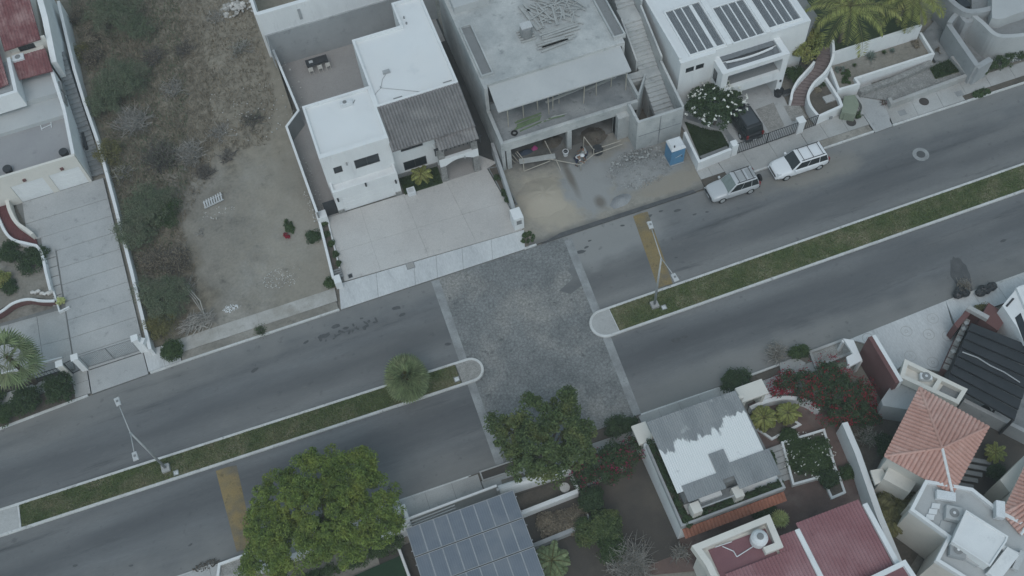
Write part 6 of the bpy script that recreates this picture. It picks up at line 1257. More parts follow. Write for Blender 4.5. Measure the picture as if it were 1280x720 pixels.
MB().wall([P2(1205, 500, 1.6), P2(1300, 548, 1.6)], .3, 0, 1.6).build('court_divider', 'greywall', label='grey wall between the black carport and the terracotta house court', cat='wall')
x, y, _ = P(1231, 512, .5); t = thing('storage_crate', 'black crate standing behind the ribbed carport', 'crate', (x, y, .06)); MB().box(x-.3, x+.3, y-.28, y+.28, .06, .55).build('crate', 'metal_dark', t, bevel=.03); MB().box(x-.33, x+.33, y-.31, y+.31, .55, .6).build('lid', 'rubber', t)
x, y, _ = P(1241, 517, .5); t = thing('leaning_board', 'black board leaning beside the crate behind the carport', 'board', (x, y, .06)); MB().bar((x-.5, y-.35, .1), (x+.45, y+.4, .9), .16, .06).build('board', 'rubber', t)
tw = thing('tile_capped_wall', 'brown wall with stone capping between the forecourt and black carport', 'wall', (*P2(1195, 435), 0)); w0, w1 = Vector(P2(1210, 398, 1.6)), Vector(P2(1181, 462, 1.6)); MB().wall([w0, w1], .3, 0, 1.5).build('wall', 'redwall', tw)
for i in range(9): a = w0.lerp(w1, i/9+.01); b = w0.lerp(w1, (i+1)/9-.01); MB().wall([a, b], .4, 1.5, 1.6).build('coping_tile', 'stonewall', tw)
for i in (1, 2, 4, 6): a = w0.lerp(w1, i/9); MB().box(a.x-.14, a.x+.14, a.y-.14, a.y+.14, 1.6, 1.78).build('wall_light', 'walk', tw)
gt = thing('brown_gateway', 'dark brown gate walls with a white lintel beside rubbish bags', 'gateway', (*P2(1225, 392), 0))
MB().prism([P2(*p, 2.0) for p in [(1193, 404), (1211, 384), (1216, 388), (1198, 410)]], 0, 1.9).build('gate_panel', 'redwall', gt); MB().wall([P2(1210, 383, 2.3), P2(1236, 397, 2.3)], .35, 1.9, 2.3).build('lintel', 'walk', gt); MB().wall([P2(1210, 383, 2.0), P2(1236, 399, 2.0)], .2, 0, 1.9).build('gate_panel', 'redwall', gt)
MB().prism([P2(*p, 1.9) for p in [(1236, 378), (1261, 394), (1248, 413), (1226, 398)]], 0, 1.85).build('bin_store', 'redwall', gt)
MB().prism([P2(*p, .1) for p in [(1182, 376), (1198, 372), (1214, 386), (1194, 405)]], -.05, .135).build('entry_slab', 'apron', kind='structure')
H8 = thing('white_corner_house', 'white house corner with a long window strip beside the brown gateway', 'house', (*P2(1285, 380), 0))
MB().prism([P2(*p, 3.0) for p in [(1273, 358), (1253, 382), (1272, 410), (1285, 440), (1360, 420), (1360, 330)]], 0, 3.0).build('wall', 'white', H8); MB().wall([P2(1272, 360, 3.2), P2(1283, 385, 3.2), P2(1300, 410, 3.2)], .25, 2.8, 3.3).build('parapet', 'white', H8)
a_ = Vector(P(1258, 383, 3.02)); b_ = Vector(P(1267, 373, 3.02)); MB().bar(a_, b_, .14, .06).build('roof_slot', 'metal_dark', H8); MB().prism([P2(*p, 2.9) for p in [(1268, 398), (1275, 392), (1290, 430), (1282, 436)]], 2.7, 3.02).build('long_window', 'glass', H8)
# ================================================================ VEHICLES
def suv(name, label, x, y, rz, L=4.6, Wd=1.84, Hh=1.74, paint='carwhite', wind='glass_auto', roofm=None, racks=3, spare=False, panels=False, cat='car'):
    t = thing(name, label, cat, (0, 0, 0), None)
    hw = Wd/2
    # lower body: lofted sections along x (front = +x)
    st = [(-L/2, .50, 1.00, .86), (-L/2+.10, .34, 1.10, .95), (-L/2+.7, .30, 1.10, 1.0), (-.3, .28, 1.08, 1.0), (.75, .28, 1.06, 1.0), (1.35, .30, 1.0, .985), (L/2-.35, .32, .93, .94), (L/2-.08, .36, .80, .86), (L/2, .46, .66, .74)]
    vs = []; fs = []; prof = [(0, 0), (.9, .0), (1.0, .18), (1.0, .55), (.95, .86), (.80, 1.0), (0, 1.0)]
    for X, zb, zt, k in st:
        row = [(X, hw*k*p[0], zb+(zt-zb)*p[1]+(.03 if p[0] == 0 and p[1] == 1 else 0)) for p in prof]; vs += row+[(a, -b, c) for a, b, c in row[-2:0:-1]]
    m_ = 12
    for i in range(len(st)-1): fs += [(i*m_+j, (i+1)*m_+j, (i+1)*m_+(j+1) % m_, i*m_+(j+1) % m_) for j in range(m_)]
    fs += [tuple(range(m_)), tuple(range(len(st)*m_-1, (len(st)-1)*m_-1, -1))]
    bo = MB().add(vs, fs).build('body', paint, t, smooth=True); sb_ = bo.modifiers.new('sub', 'SUBSURF'); sb_.levels = 2; sb_.render_levels = 2
    # cabin
    zb, zt = .98, Hh; b0, b1, r0, r1 = -L/2+.08, L/2-1.32, -L/2+.36, L/2-2.05
    B = [(b0, -hw*.93, zb), (b1, -hw*.9, zb), (b1, hw*.9, zb), (b0, hw*.93, zb)]; T = [(r0, -hw*.78, zt), (r1, -hw*.76, zt), (r1, hw*.76, zt), (r0, hw*.78, zt)]
    cb_ = MB().hexa(B, T).build('cabin', paint, t, smooth=True, bevel=.10); cb_.modifiers['bevel'].segments = 3
    if roofm: MB().box(r0+.25, r1-.1, -hw*.66, hw*.66, zt, zt+.012).build('roof_skin', roofm, t, bevel=.01)
    B = [Vector(p) for p in B]; T = [Vector(p) for p in T]
    def pane(nm, a, b, c, d, u0, u1, v0, v1, m, off=.012):
        f = lambda u, v: (a.lerp(b, u)).lerp(d.lerp(c, u), v); n = (b-a).cross(d-a).normalized(); q = [f(u0, v0)+n*off, f(u1, v0)+n*off, f(u1, v1)+n*off, f(u0, v1)+n*off]; q2 = [p-n*.03 for p in q]
        return MB().hexa(q2, q).build(nm, m, t)
    pane('windscreen', B[1], B[2], T[2], T[1], .05, .95, .06, .94, wind); pane('rear_window', B[3], B[0], T[0], T[3], .1, .9, .25, .92, 'glass_auto')
    for a, b, c, d, s in ((B[0], B[1], T[1], T[0], 1), (B[2], B[3], T[3], T[2], -1)):
        for (u0, u1) in ((.03, .26), (.28, .59), (.61, .95)) if s == 1 else ((.05, .39), (.41, .72), (.74, .97)): pane('side_window', a, b, c, d, u0, u1, .10, .90, 'glass_auto')
    for X in (-L/2+.85, L/2-.9):
        for s in (-1, 1):
            c = (X, s*(hw-.12), .35); w = MB(); w.tube((X, s*(hw-.25), .35), (X, s*(hw-.005), .35), .35, .35, 20); ty = w.build('wheel', 'rubber', t, bevel=.03); MB().tube((X, s*(hw-.01), .35), (X, s*(hw+.012), .35), .22, .2, 14).build('rim', 'galv', ty)
            ar = MB(); ar.tube((X, s*(hw-.02), .37), (X, s*(hw+.02), .37), .42, .42, 20); ar.build('wheel_arch', 'cardark', t) if False else None
    for s in (-1, 1):
        MB().hexa([(L/2-.30, s*hw*.66-.16, .66), (L/2-.05, s*hw*.62-.16, .66), (L/2-.05, s*hw*.62+.16, .66), (L/2-.30, s*hw*.66+.16, .66)], [(L/2-.42, s*hw*.68-.15, .90), (L/2-.12, s*hw*.62-.15, .82), (L/2-.12, s*hw*.62+.15, .82), (L/2-.42, s*hw*.68+.15, .90)]).build('headlight', 'headlamp', t, bevel=.02)
        MB().box(-L/2-.01, -L/2+.12, s*hw*.78-.1, s*hw*.78+.1, .72, 1.12).build('tail_light', 'redlamp', t, bevel=.02)
        MB().box(.72, .9, s*(hw+.03)-.1, s*(hw+.03)+.1, 1.02, 1.17).build('mirror', paint, t, bevel=.03)
        MB().bar((r0+.15, s*hw*.68, zt+.05), (r1-.1, s*hw*.68, zt+.05), .045).build('roof_rail', 'cardark', t)
    MB().box(L/2-.1, L/2+.02, -.55, .55, .48, .66).build('grille', 'cardark', t, bevel=.02); MB().box(L/2-.16, L/2+.03, -hw*.78, hw*.78, .34, .48).build('front_bumper', paint if paint != 'carsilver' else 'cardark', t, bevel=.04); MB().box(-L/2-.06, -L/2+.1, -hw*.88, hw*.88, .38, .56).build('rear_bumper', 'cardark', t, bevel=.04)
    MB().box(L/2+.03, L/2+.04, -.2, .2, .38, .47).build('number_plate', 'whiteplastic', t); MB().box(-L/2-.07, -L/2-.06, -.2, .2, .42, .52).build('number_plate', 'whiteplastic', t)
    for i in range(racks):
        X = lerp(r0+.3, r1-.3, i/max(1, racks-1)); MB().bar((X, -hw*.7, zt+.06), (X, hw*.7, zt+.06), .035, .03).build('roof_bar', 'cardark', t)
    if panels:
        MB().box(-.95, -.25, -hw*.52, hw*.52, zt, zt+.014).build('sunroof', 'greywall', t, bevel=.005); MB().box(-1.75, -1.1, -hw*.52, hw*.52, zt, zt+.014).build('sunroof', 'greywall', t, bevel=.005)
    if spare: MB().tube((-L/2-.06, .25, .95), (-L/2-.27, .25, .95), .33, .33, 18).build('spare_wheel', 'rubber', t, bevel=.03)
    t.location = (x, y, .002); t.rotation_euler = (0, 0, rz); return t
x, y, _ = P(917, 242); suv('parked_suv', 'silver off-road vehicle with roof bars and pale windscreen parked at the kerb', x-.05, y+.35, math.pi+.0, 4.25, 1.8, 1.78, 'carsilver', 'glass_pale', racks=3, spare=True, panels=True)
x, y, _ = P(998, 213); suv('parked_suv', 'white estate off-roader with black roof bars and dark windscreen parked at the kerb', x+.05, y+.35, math.pi+.0, 4.75, 1.88, 1.72, 'carwhite', racks=3)
x, y, _ = P(932, 160, .1); c_ = suv('parked_suv', 'dark grey off-roader parked behind the black bar gate under the flowering tree', x-.15, y+.6, math.pi/2+.05, 4.5, 1.85, 1.8, 'cardark', roofm='cargrey', racks=0); c_.location.z = .115
# ================================================================ PEOPLE (two workers at the timber frame)
def worker(label, x, y, z, rz, shirt, lean=.5, hat=None):
    t = thing('person', label, 'person', (0, 0, 0)); 
    J = {'pel': (0, 0, .92), 'ch': (lean*.35, 0, 1.30), 'nk': (lean*.52, 0, 1.46), 'hd': (lean*.62, 0, 1.56),
         'h1': (0, .11, .88), 'k1': (.10, .13, .48), 'a1': (-.04, .14, .08), 'f1': (.12, .15, .04), 'h2': (0, -.11, .88), 'k2': (.16, -.14, .5), 'a2': (.06, -.16, .08), 'f2': (.22, -.17, .04),
         's1': (lean*.42, .19, 1.38), 'e1': (lean*.42+.16, .25, 1.12), 'w1': (lean*.42+.38, .17, .98), 's2': (lean*.42, -.19, 1.38), 'e2': (lean*.42+.18, -.26, 1.12), 'w2': (lean*.42+.40, -.14, .95)}
    Rr = {'pel': .14, 'ch': .16, 'nk': .07, 'hd': .07, 'h1': .105, 'k1': .075, 'a1': .05, 'f1': .045, 'h2': .105, 'k2': .075, 'a2': .05, 'f2': .045, 's1': .075, 'e1': .052, 'w1': .038, 's2': .075, 'e2': .052, 'w2': .038}
    E = [('pel', 'ch'), ('ch', 'nk'), ('nk', 'hd'), ('pel', 'h1'), ('h1', 'k1'), ('k1', 'a1'), ('a1', 'f1'), ('pel', 'h2'), ('h2', 'k2'), ('k2', 'a2'), ('a2', 'f2'), ('ch', 's1'), ('s1', 'e1'), ('e1', 'w1'), ('ch', 's2'), ('s2', 'e2'), ('e2', 'w2')]
    def skin(nm, keys, edges, m, grow=0., root='pel'):
        me = bpy.data.meshes.new(nm); me.from_pydata([J[k] for k in keys], [(keys.index(a), keys.index(b)) for a, b in edges], []); me.materials.append(MATS[m]); o = bpy.data.objects.new(nm, me); col.objects.link(o); o.parent = t
        sk = o.modifiers.new('skin', 'SKIN'); sk.use_smooth_shade = True; me.skin_vertices or me.attributes
        if not me.skin_vertices:
            bm = bmesh.new(); bm.from_mesh(me); bm.verts.layers.skin.verify(); bm.to_mesh(me); bm.free()
        for i, k in enumerate(keys): me.skin_vertices[0].data[i].radius = (Rr[k]+grow, Rr[k]+grow); me.skin_vertices[0].data[i].use_root = (k == root)
        o.modifiers.new('sub', 'SUBSURF').levels = 1; o.modifiers['sub'].render_levels = 2; return o
    skin('body', list(J), E, 'skin')
    skin('trousers', ['pel', 'h1', 'k1', 'a1', 'h2', 'k2', 'a2'], [('pel', 'h1'), ('h1', 'k1'), ('k1', 'a1'), ('pel', 'h2'), ('h2', 'k2'), ('k2', 'a2')], 'denim', .018)
    skin('shirt', ['pel', 'ch', 's1', 'e1', 's2', 'e2'], [('pel', 'ch'), ('ch', 's1'), ('s1', 'e1'), ('ch', 's2'), ('s2', 'e2')], shirt, .022, 'ch')
    hx, hz = J['hd'][0]+.05, J['hd'][2]+.05
    hd = MB().lathe((hx, 0, hz-.13), [(.05, 0), (.085, .05), (.1, .13), (.095, .19), (.06, .24), (.02, .26)], 14).build('head', 'skin', t, smooth=True)
    MB().box(hx+.085, hx+.12, -.018, .018, hz-.03, hz+.02).build('nose', 'skin', hd); 
    for s in (-1, 1): MB().box(hx+.082, hx+.098, s*.04-.013, s*.04+.013, hz+.015, hz+.035).build('eye', 'hair', hd); MB().box(hx-.02, hx+.03, s*.1-.012, s*.1+.012, hz-.03, hz+.03).build('ear', 'skin', hd)
    MB().box(hx+.075, hx+.095, -.03, .03, hz-.075, hz-.06).build('mouth', 'redwall', hd)
    MB().lathe((hx-.01, 0, hz+.03), [(.108, 0), (.112, .05), (.09, .11), (.03, .145)] if not hat else [(.2, 0), (.2, .02), (.12, .03), (.11, .12), (.05, .15)], 16).build('hat' if hat else 'hair', hat or 'hair', t, smooth=True)
    for k in ('f1', 'f2'): p = J[k]; MB().box(p[0]-.2, p[0]+.1, p[1]-.05, p[1]+.05, 0, .09).build('shoe', 'bark', t, bevel=.03)
    for w_, s in (('w1', 1), ('w2', -1)):
        p = Vector(J[w_]); h = MB(); h.bar(p, p+Vector((.09, -.01*s, -.03)), .075, .03)
        for i in range(4): a = p+Vector((.08, -.01*s+(i-1.5)*.019, -.03)); b = a+Vector((.045+.008*(i in (1, 2)), 0, -.02)); c = b+Vector((.015, 0, -.03)); h.path([a, b, c], [.0095, .009, .008], 5)
        a = p+Vector((.03, s*-.04, -.01)); h.path([a, a+Vector((.035, s*-.02, -.015)), a+Vector((.06, s*-.015, -.03))], [.011, .01, .009], 5); h.build('hand', 'skin', t)
    t.location = (x, y, z); t.rotation_euler = (0, 0, rz)
x, y, _ = P(720, 205, .09); worker('worker in white shirt and hat and dark jeans bending over the timber frame', x, y, .09, -.9, 'shirtwhite', .9, 'shirtwhite')
x, y, _ = P(732, 200, .09); worker('worker in grey shirt with black hair standing at the timber poles', x, y, .09, 2.6, 'shirtgrey', .5)

# ================================================================ SMALL STREET THINGS
def binbag(lb, px, py, r, h, grp=None, n=3):
    x, y, _ = P(px, py, .13+h*.5); t = thing('rubbish_bag', lb, 'rubbish bag', (x, y, .13), grp)
    bm = bmesh.new(); bmesh.ops.create_icosphere(bm, subdivisions=3, radius=1)
    for v in bm.verts:
        k = 1+.10*math.sin(5*v.co.x+px)*math.cos(6*v.co.y)+random.uniform(-.05, .05); v.co = Vector((v.co.x*r*k, v.co.y*r*.85*k, max(-.8, v.co.z)*h*.55*k)) 
    me = bpy.data.meshes.new('bag'); bm.to_mesh(me); bm.free(); me.materials.append(MATS['bag']); o = bpy.data.objects.new('bag', me); col.objects.link(o); o.parent = t; o.location = (0, 0, h*.46)
    MB().tube((x, y, .13+h*.9), (x+.05, y, .13+h*1.12), .05, .1, 7).build('knot', 'bag', t)
for i, (px, py) in enumerate([(1198, 368), (1206, 366), (1201, 362)]): binbag('bulging black rubbish bag heaped below the dry shrub at the kerb', px, py, .42, .55, 'rubbish bags under the dry shrub')
for i, (px, py) in enumerate([(1226, 365), (1233, 362), (1240, 358), (1229, 361)]): binbag('bulging black rubbish bag in the row along the white kerb', px, py, .42, .5, 'rubbish bags in a row at the kerb')
x, y, _ = P(973, 115, .5); t = thing('waste_bin', 'round black waste bin beside the garage pier of the louvre house', 'bin', (x, y, .12)); MB().lathe((x, y, .12), [(.34, 0), (.42, .55), (.42, .7)], 20).build('bin', 'metal_dark', t); MB().lathe((x, y, .82), [(.43, 0), (.3, .1), (.1, .13)], 20).build('lid', 'rubber', t); MB().lathe((x, y, .94), [(.08, 0), (.08, .03)], 10).build('knob', 'whiteplastic', t)
x, y, _ = P(983, 117, .2); t = thing('storage_box', 'low dark box beside the round black bin', 'box', (x, y, .12)); MB().box(x-.38, x+.38, y-.2, y+.2, .12, .45).build('box', 'darkgreywall', t, bevel=.02); MB().box(x-.4, x+.4, y-.22, y+.22, .45, .5).build('lid', 'metal_dark', t)
# empty lot litter
x, y, _ = P(267, 253, .6); z = tz(x, y); t = thing('pallet', 'broken white slatted pallet on the edge of the cleared dirt', 'pallet', (x, y, z))
for i in range(8): MB().bar((x-.75+i*.21, y-.3+.03*i, z+.25), (x-.72+i*.21, y+.28+.05*i, z+.42), .11, .04).build('slat', 'greybox', t)
for s in (-.25, .25): MB().bar((x-.85, y+s-.05, z+.16+.2*(s+.25)), (x+.85, y+s+.22, z+.2+.2*(s+.25)), .07, .1).build('runner', 'greybox', t)
def scatter(lb, nm, cat, px, py, rx, ry, n, s0, s1, m, h=.0):
    x, y, _ = P(px, py, .5); z = tz(x, y); x, y, _ = P(px, py, z); t = thing(nm, lb, cat, (x, y, z)); mb = MB(); rocks_joined(mb, x, y, z+.02, rx, ry, n, s0, s1, lambda q: h*(1-q)); mb.build('fragments', m, t, kind='stuff')
scatter('white plaster fragments scattered below the pallet on the dirt', 'litter', 'litter', 272, 267, 1.6, .6, 26, .06, .16, 'pebble'); scatter('small heap of white plaster crumbs near the pavement of the dirt lot', 'plaster_heap', 'plaster', 290, 385, .75, .4, 150, .05, .16, 'whiteplastic', .1)
scatter('grey-white spill of lime and gravel on the dirt beside the planter wall', 'gravel_spill', 'gravel', 358, 345, 2.0, 1.0, 260, .04, .12, 'pebble'); scatter('white sacks and debris heap at the back of the dirt lot', 'debris_heap', 'debris', 298, 10, 1.6, 1.3, 60, .2, .6, 'pebble', .3)
scatter('pale stones scattered along the boundary of the white house', 'stone_scatter', 'stones', 388, 240, .7, 4.2, 160, .05, .16, 'pebble'); scatter('pale stones on the brushy part of the dirt lot', 'stone_scatter', 'stones', 320, 120, 4, 6, 160, .06, .2, 'pebble')
# ================================================================ TREES AND PLANTS
def lob(px, py, z, rx, ry=None, rz=None): x, y, _ = P(px, py, z); return (x, y, z, rx, ry or rx, rz or rx*.7)
broadleaf('broadleaf_tree', 'large bright green tree spreading over the lower roadway', 'tree', [lob(395, 600, 5.3, 2.2), lob(440, 595, 5.0, 2.0), lob(465, 625, 4.6, 2.0), lob(355, 625, 4.8, 2.0), lob(405, 640, 5.8, 2.4), lob(445, 650, 4.9, 2.0), lob(340, 660, 4.2, 1.9), lob(375, 680, 4.6, 2.1), lob(330, 690, 3.6, 1.6), lob(425, 675, 4.2, 1.9), lob(475, 660, 4.0, 1.5), lob(330, 715, 3.2, 1.5)], 'lf_bright', (P(410, 680, 0)[0], P(410, 680, 0)[1]+.4, 0), 560, 160, .44, .2, .28, asp=.34)
broadleaf('broadleaf_tree', 'dark leafy tree with ragged limbs at the cobbled crossing', 'tree', [lob(668, 560, 4.4, 2.0), lob(700, 545, 4.5, 1.9), lob(640, 545, 3.8, 1.5), lob(672, 525, 4.4, 1.5), lob(705, 510, 4.0, 1.2), lob(718, 560, 4.0, 1.5), lob(625, 530, 3.4, .8), lob(690, 575, 3.6, 1.6), lob(653, 578, 3.4, 1.2), lob(668, 500, 3.7, .65), lob(725, 535, 3.6, .9), lob(712, 498, 3.6, .6)], 'lf_ficus', (*P2(690, 590, 0), 0), 330, 90, .42, .19, .22)
x, y, _ = P(508, 473, 2.2); fan_palm('round_palm', 'dense round-headed palm standing on the grassy island', x, y, .13, 2.2, 1.9, 130, 'lf_fan', minel=-1.1, blade=1.0)
x, y, _ = P(10, 447, 4.6); fan_palm('fan_palm', 'tall fan palm beside the paved forecourt and dark shrubs', x, y, .12, 4.5, 2.5, 30, 'lf_fan', blade=1.3, minel=-.9)
x, y, _ = P(1062, 12, 5.5); feather_palm('coconut_palm', 'coconut palm with drooping yellow-green fronds over the white garden wall', x, y, 1.6, 4.2, 4.6, 18, leaflet=.95)
x, y, _ = P(1135, -8, 5); feather_palm('coconut_palm', 'dense clump of yellow-green palm fronds at the end of the white garden wall', x, y, 1.6, 3.6, 4.0, 30, lean=(.2, 0), leaflet=.9)
shrub('clipped_shrub', 'clipped dark shrub at the kerb beside the cream gate post', 74, 485, 1.25, 1.7, 'lf_dark', nclump=150); shrub('clipped_shrub', 'clipped dark shrub between the fan palm and the kerb', 32, 500, 1.25, 1.6, 'lf_dark', nclump=150); shrub('clipped_shrub', 'brighter green shrub at the kerb next to the fan palm shrubs', 2, 518, .9, 1.2, 'lf_mid', nclump=90); shrub('clipped_shrub', 'pale spiky shrub below the fan palm by the fence', -12, 500, 1.0, 1.0, 'lf_mid', nclump=60)
shrub('bed_shrub', 'dark groundcover shrub inside the curve of the red ramp', 40, 325, 1.3, .8, 'lf_dark', rx=1.6, nclump=120); shrub('bed_shrub', 'dark shrub beside the ramp wall of the red tiled house', 12, 315, 1.1, .8, 'lf_dark', nclump=90); shrub('bed_shrub', 'yellow-green shrub at the edge of the planting bed', 2, 350, .9, .8, 'lf_palm', nclump=60); shrub('round_shrub', 'small round clipped green ball in the corner kerb', 76, 376, .33, .6, 'lf_lime', nclump=40, size=.08, crad=.12); shrub('bed_shrub', 'dark spiny shrub by the pale stones in the bed', 12, 358, .7, .6, 'lf_dark', nclump=50)
for i in range(7): x, y, _ = P(40+i*4.2+random.uniform(-1, 1), 364+random.uniform(-3, 4), .3); o = tag(bpy.data.objects.new('garden_stone', rock_mesh('pebble', i)), 'pale round stone in the bed above the curved red-brown wall', 'stone', 'pale stones in the curved bed'); col.objects.link(o); o.location = (x, y, .36); o.scale = (.45, .4, .5)
# brush in the empty lot
def lotz(px, py, h=0): 
    z = .5
    for _ in range(4): x, y, _q = P(px, py, z+h); z = tz(x, y)
    return z
for (px, py, r, h, m, n, lb) in [(140, 15, 2.5, 2.8, 'lf_mesquite', 230, 'grey-green thorn tree at the top of the brushy lot'), (118, 40, 1.5, 2.0, 'lf_dry', 40, 'brown dry thorn bush beside the top of the boundary wall'), (150, 100, 2.3, 2.6, 'lf_mesquite', 220, 'grey-green thorn tree over the shaded passage'), (128, 125, 1.5, 2.0, 'lf_mesquite', 100, 'leafy thorn bush leaning on the thin white boundary wall'), (185, 258, 2.1, 2.4, 'lf_mesquite', 210, 'green thorn tree beside the cleared dirt'), (205, 265, 1.3, 1.8, 'lf_mid', 60, 'fresher green thorn bush at the cleared dirt edge'), (170, 288, 1.7, 2.1, 'lf_mesquite', 150, 'grey-green bush against the driveway boundary wall'), (208, 372, 1.9, 2.2, 'lf_mesquite', 190, 'grey-green bush above the twig pile'), (185, 365, 1.1, 1.8, 'lf_mesquite', 60, 'sparse bush pressed against the driveway wall'), (200, 405, 1.1, 1.5, 'lf_olive', 80, 'yellowish bush between the driveway wall and the twig pile'), (135, 190, 1.2, 1.6, 'lf_olive', 50, 'yellow-brown bush beside the stair passage wall'), (175, 35, 1.4, 1.8, 'lf_mesquite', 60, 'loose grey thorn bush at the top of the lot'), (100, 65, .9, 1.2, 'lf_olive', 30, 'yellow flowering weed bush on the passage wall')]:
    z = lotz(px, py, h*.5); x, y, _ = P(px, py, z+h*.55); L_ = [(x, y, z+h*.55, r*.8, r*.8, h*.42)]+[(x+math.cos(a)*r*.6, y+math.sin(a)*r*.6, z+h*(.45+.1*random.random()), r*.5, r*.5, h*.35) for a in (.3, 1.6, 2.9, 4.1, 5.3)]
    broadleaf('thorn_bush', lb, 'bush', L_, m, (x, y, z), n, 60, .42, .13, .07, asp=.35)
for (px, py, r, h, m, n, lf, lb) in [(165, 150, 2.3, 1.5, 'twig', 750, ('lf_dry', 300, .09), 'tangle of bare grey twigs below the thorn trees'), (200, 195, 2.3, 1.5, 'twig_dark', 800, ('lf_mesquite', 900, .1), 'dark leafless scrub left of the cleared dirt'), (235, 190, 2.0, 1.3, 'twig', 700, ('lf_dry', 600, .1), 'grey leafless scrub at the top of the cleared dirt'), (255, 215, 1.4, .8, 'twig_dark', 300, None, 'low dark scrub beside the pallet'), (150, 215, 1.5, 1.2, 'twig', 300, ('lf_olive', 700, .1), 'straw-coloured scrub beside the boundary wall'), (215, 325, 1.9, 1.4, 'twig_dark', 600, ('lf_dry', 2600, .11), 'brown dry bush along the cleared dirt edge'), (190, 325, 1.7, 1.3, 'twig_dark', 420, ('lf_dry', 2200, .11), 'brown dry bush against the driveway wall'), (230, 360, 1.4, .9, 'twig', 320, ('lf_dry', 700, .09), 'faded brown scrub tip reaching into the cleared dirt'), (95, 20, 1.2, 1.5, 'twig_dark', 240, ('lf_dry', 1500, .11), 'brown thicket at the head of the boundary wall'), (115, 70, 1.6, 1.5, 'twig_dark', 300, ('lf_dry', 1500, .11), 'brown thicket between two thorn trees'), (190, 70, 1.8, 1.0, 'twig_dark', 380, ('lf_dry', 500, .1), 'low dark scrub right of the thorn trees'), (215, 110, 1.7, .9, 'twig', 340, ('lf_dry', 300, .1), 'low grey scrub in the upper dirt lot'), (230, 60, 1.5, .7, 'twig_dark', 260, ('lf_dry', 200, .1), 'thin dark scrub on the bare slope'), (300, 60, 1.6, .6, 'twig', 220, ('lf_mesquite', 250, .09), 'sparse weeds below the debris heap'), (315, 150, 1.6, .5, 'twig_dark', 220, ('lf_mesquite', 250, .09), 'sparse dark weeds beside the white house boundary'), (275, 165, 1.6, .6, 'twig', 240, ('lf_dry', 250, .09), 'thin straw scrub on the upper dirt'), (270, 20, 1.5, .6, 'twig', 220, ('lf_dry', 200, .09), 'thin scrub at the top edge of the slope'), (285, 195, 1.2, .5, 'twig_dark', 180, None, 'dark weed patch at the top right of the cleared dirt'), (250, 290, .7, .3, 'twig', 60, None, 'few dry stalks at the cleared dirt rim')]:
    z = lotz(px, py, h*.4); brush('dry_scrub', lb, px, py, r, h, m, n, z, lf, 'scrub')
def weeds(nm, lb, poly, n, h, m, wd):
    o = blades(nm, m, [P2(*p, .8) for p in poly], n, 0, h, wd=wd); me = o.data; k = len(me.vertices); co = np.empty(k*3, np.float32); me.vertices.foreach_get('co', co); co = co.reshape(-1, 3); co[:, 2] += .05+.08+np.maximum(0, co[:, 1]-9)*.045; me.vertices.foreach_set('co', co.ravel()); me.update(); tag(o, lb, 'weeds')
    # thin out with a patchy pattern: drop blades where a slow wave is high
weeds('dry_weeds', 'carpet of dry straw weeds under the thorn bushes', [(88, 0), (130, 170), (180, 380), (230, 400), (245, 340), (225, 280), (250, 240), (270, 190), (260, 100), (250, 0)], 16000, .28, 'lf_dry', .03)
weeds('green_weeds', 'patchy low green weeds under the thorn bushes', [(88, 0), (130, 170), (180, 400), (215, 400), (215, 300), (235, 230), (235, 120), (225, 0)], 9000, .25, 'lf_mesquite', .035)
weeds('thin_weeds', 'thin scattered weeds over the upper slope of the dirt lot', [(250, 0), (262, 150), (275, 190), (335, 180), (345, 120), (318, 20), (300, 0)], 4200, .22, 'lf_dry', .035)
x, y, _ = P(247, 402, .3); t = thing('twig_pile', 'heap of cut grey branches beside the pavement at the lot corner', 'brushwood', (x, y, .1)); mb = MB()
for i in range(150):
    q = random.random()**.5; a0 = random.uniform(0, 6.28); cx, cy = x+math.cos(a0)*q*1.3, y+math.sin(a0)*q*.75; L_ = random.uniform(.5, 1.5); an = .35+random.gauss(0, .55); z0_ = .15+.75*(1-q)*random.random()
    p0 = Vector((cx-math.cos(an)*L_/2, cy-math.sin(an)*L_/2, z0_)); p1 = Vector((cx+random.uniform(-.1, .1), cy+random.uniform(-.1, .1), z0_+.12)); p2 = Vector((cx+math.cos(an)*L_/2, cy+math.sin(an)*L_/2, max(.14, z0_+random.uniform(-.15, .2)))); r_ = random.uniform(.018, .045); mb.path([p0, p1, p2], [r_, r_*.8, r_*.5], 5)
mb.build('branches', 'twig', t, kind='stuff')
mb = MB()
for k in range(3): mb.path([Vector(P(222+k*6, 352+k*3, .9)), Vector(P(240+k*5, 372+k*2, .7)), Vector(P(258, 398+k*2, .2))], [.05, .045, .03], 6)
mb.build('long_branch', 'twig', t)
brush('dry_shrub', 'leafless pale shrub overhanging the road by the bushy hedge', 970, 440, 1.3, 1.2, 'twig', 420, .1, ('lf_dry', 300, .07), 'shrub'); brush('bare_tree', 'large bare grey-brown tree at the foot of the dark yard', 790, 705, 2.4, 2.6, 'twig', 1100, .1, ('lf_dry', 700, .08), 'tree', thick=.018); brush('dry_shrub', 'straggly dry shrub above the rubbish bags at the kerb', 1205, 357, .9, 1.1, 'twig', 260, .13, ('lf_dry', 500, .08), 'shrub')
brush('dry_shrub', 'bare brownish shrub in the narrow garden beneath the long wall', 1085, 545, 1.2, 1.0, 'twig', 340, .08, ('lf_dark', 500, .09), 'shrub'); brush('dry_shrub', 'bare twiggy shrub beside the maroon house wall', 850, 690, 1.0, .9, 'twig', 260, .07, ('lf_dry', 200, .08), 'shrub')
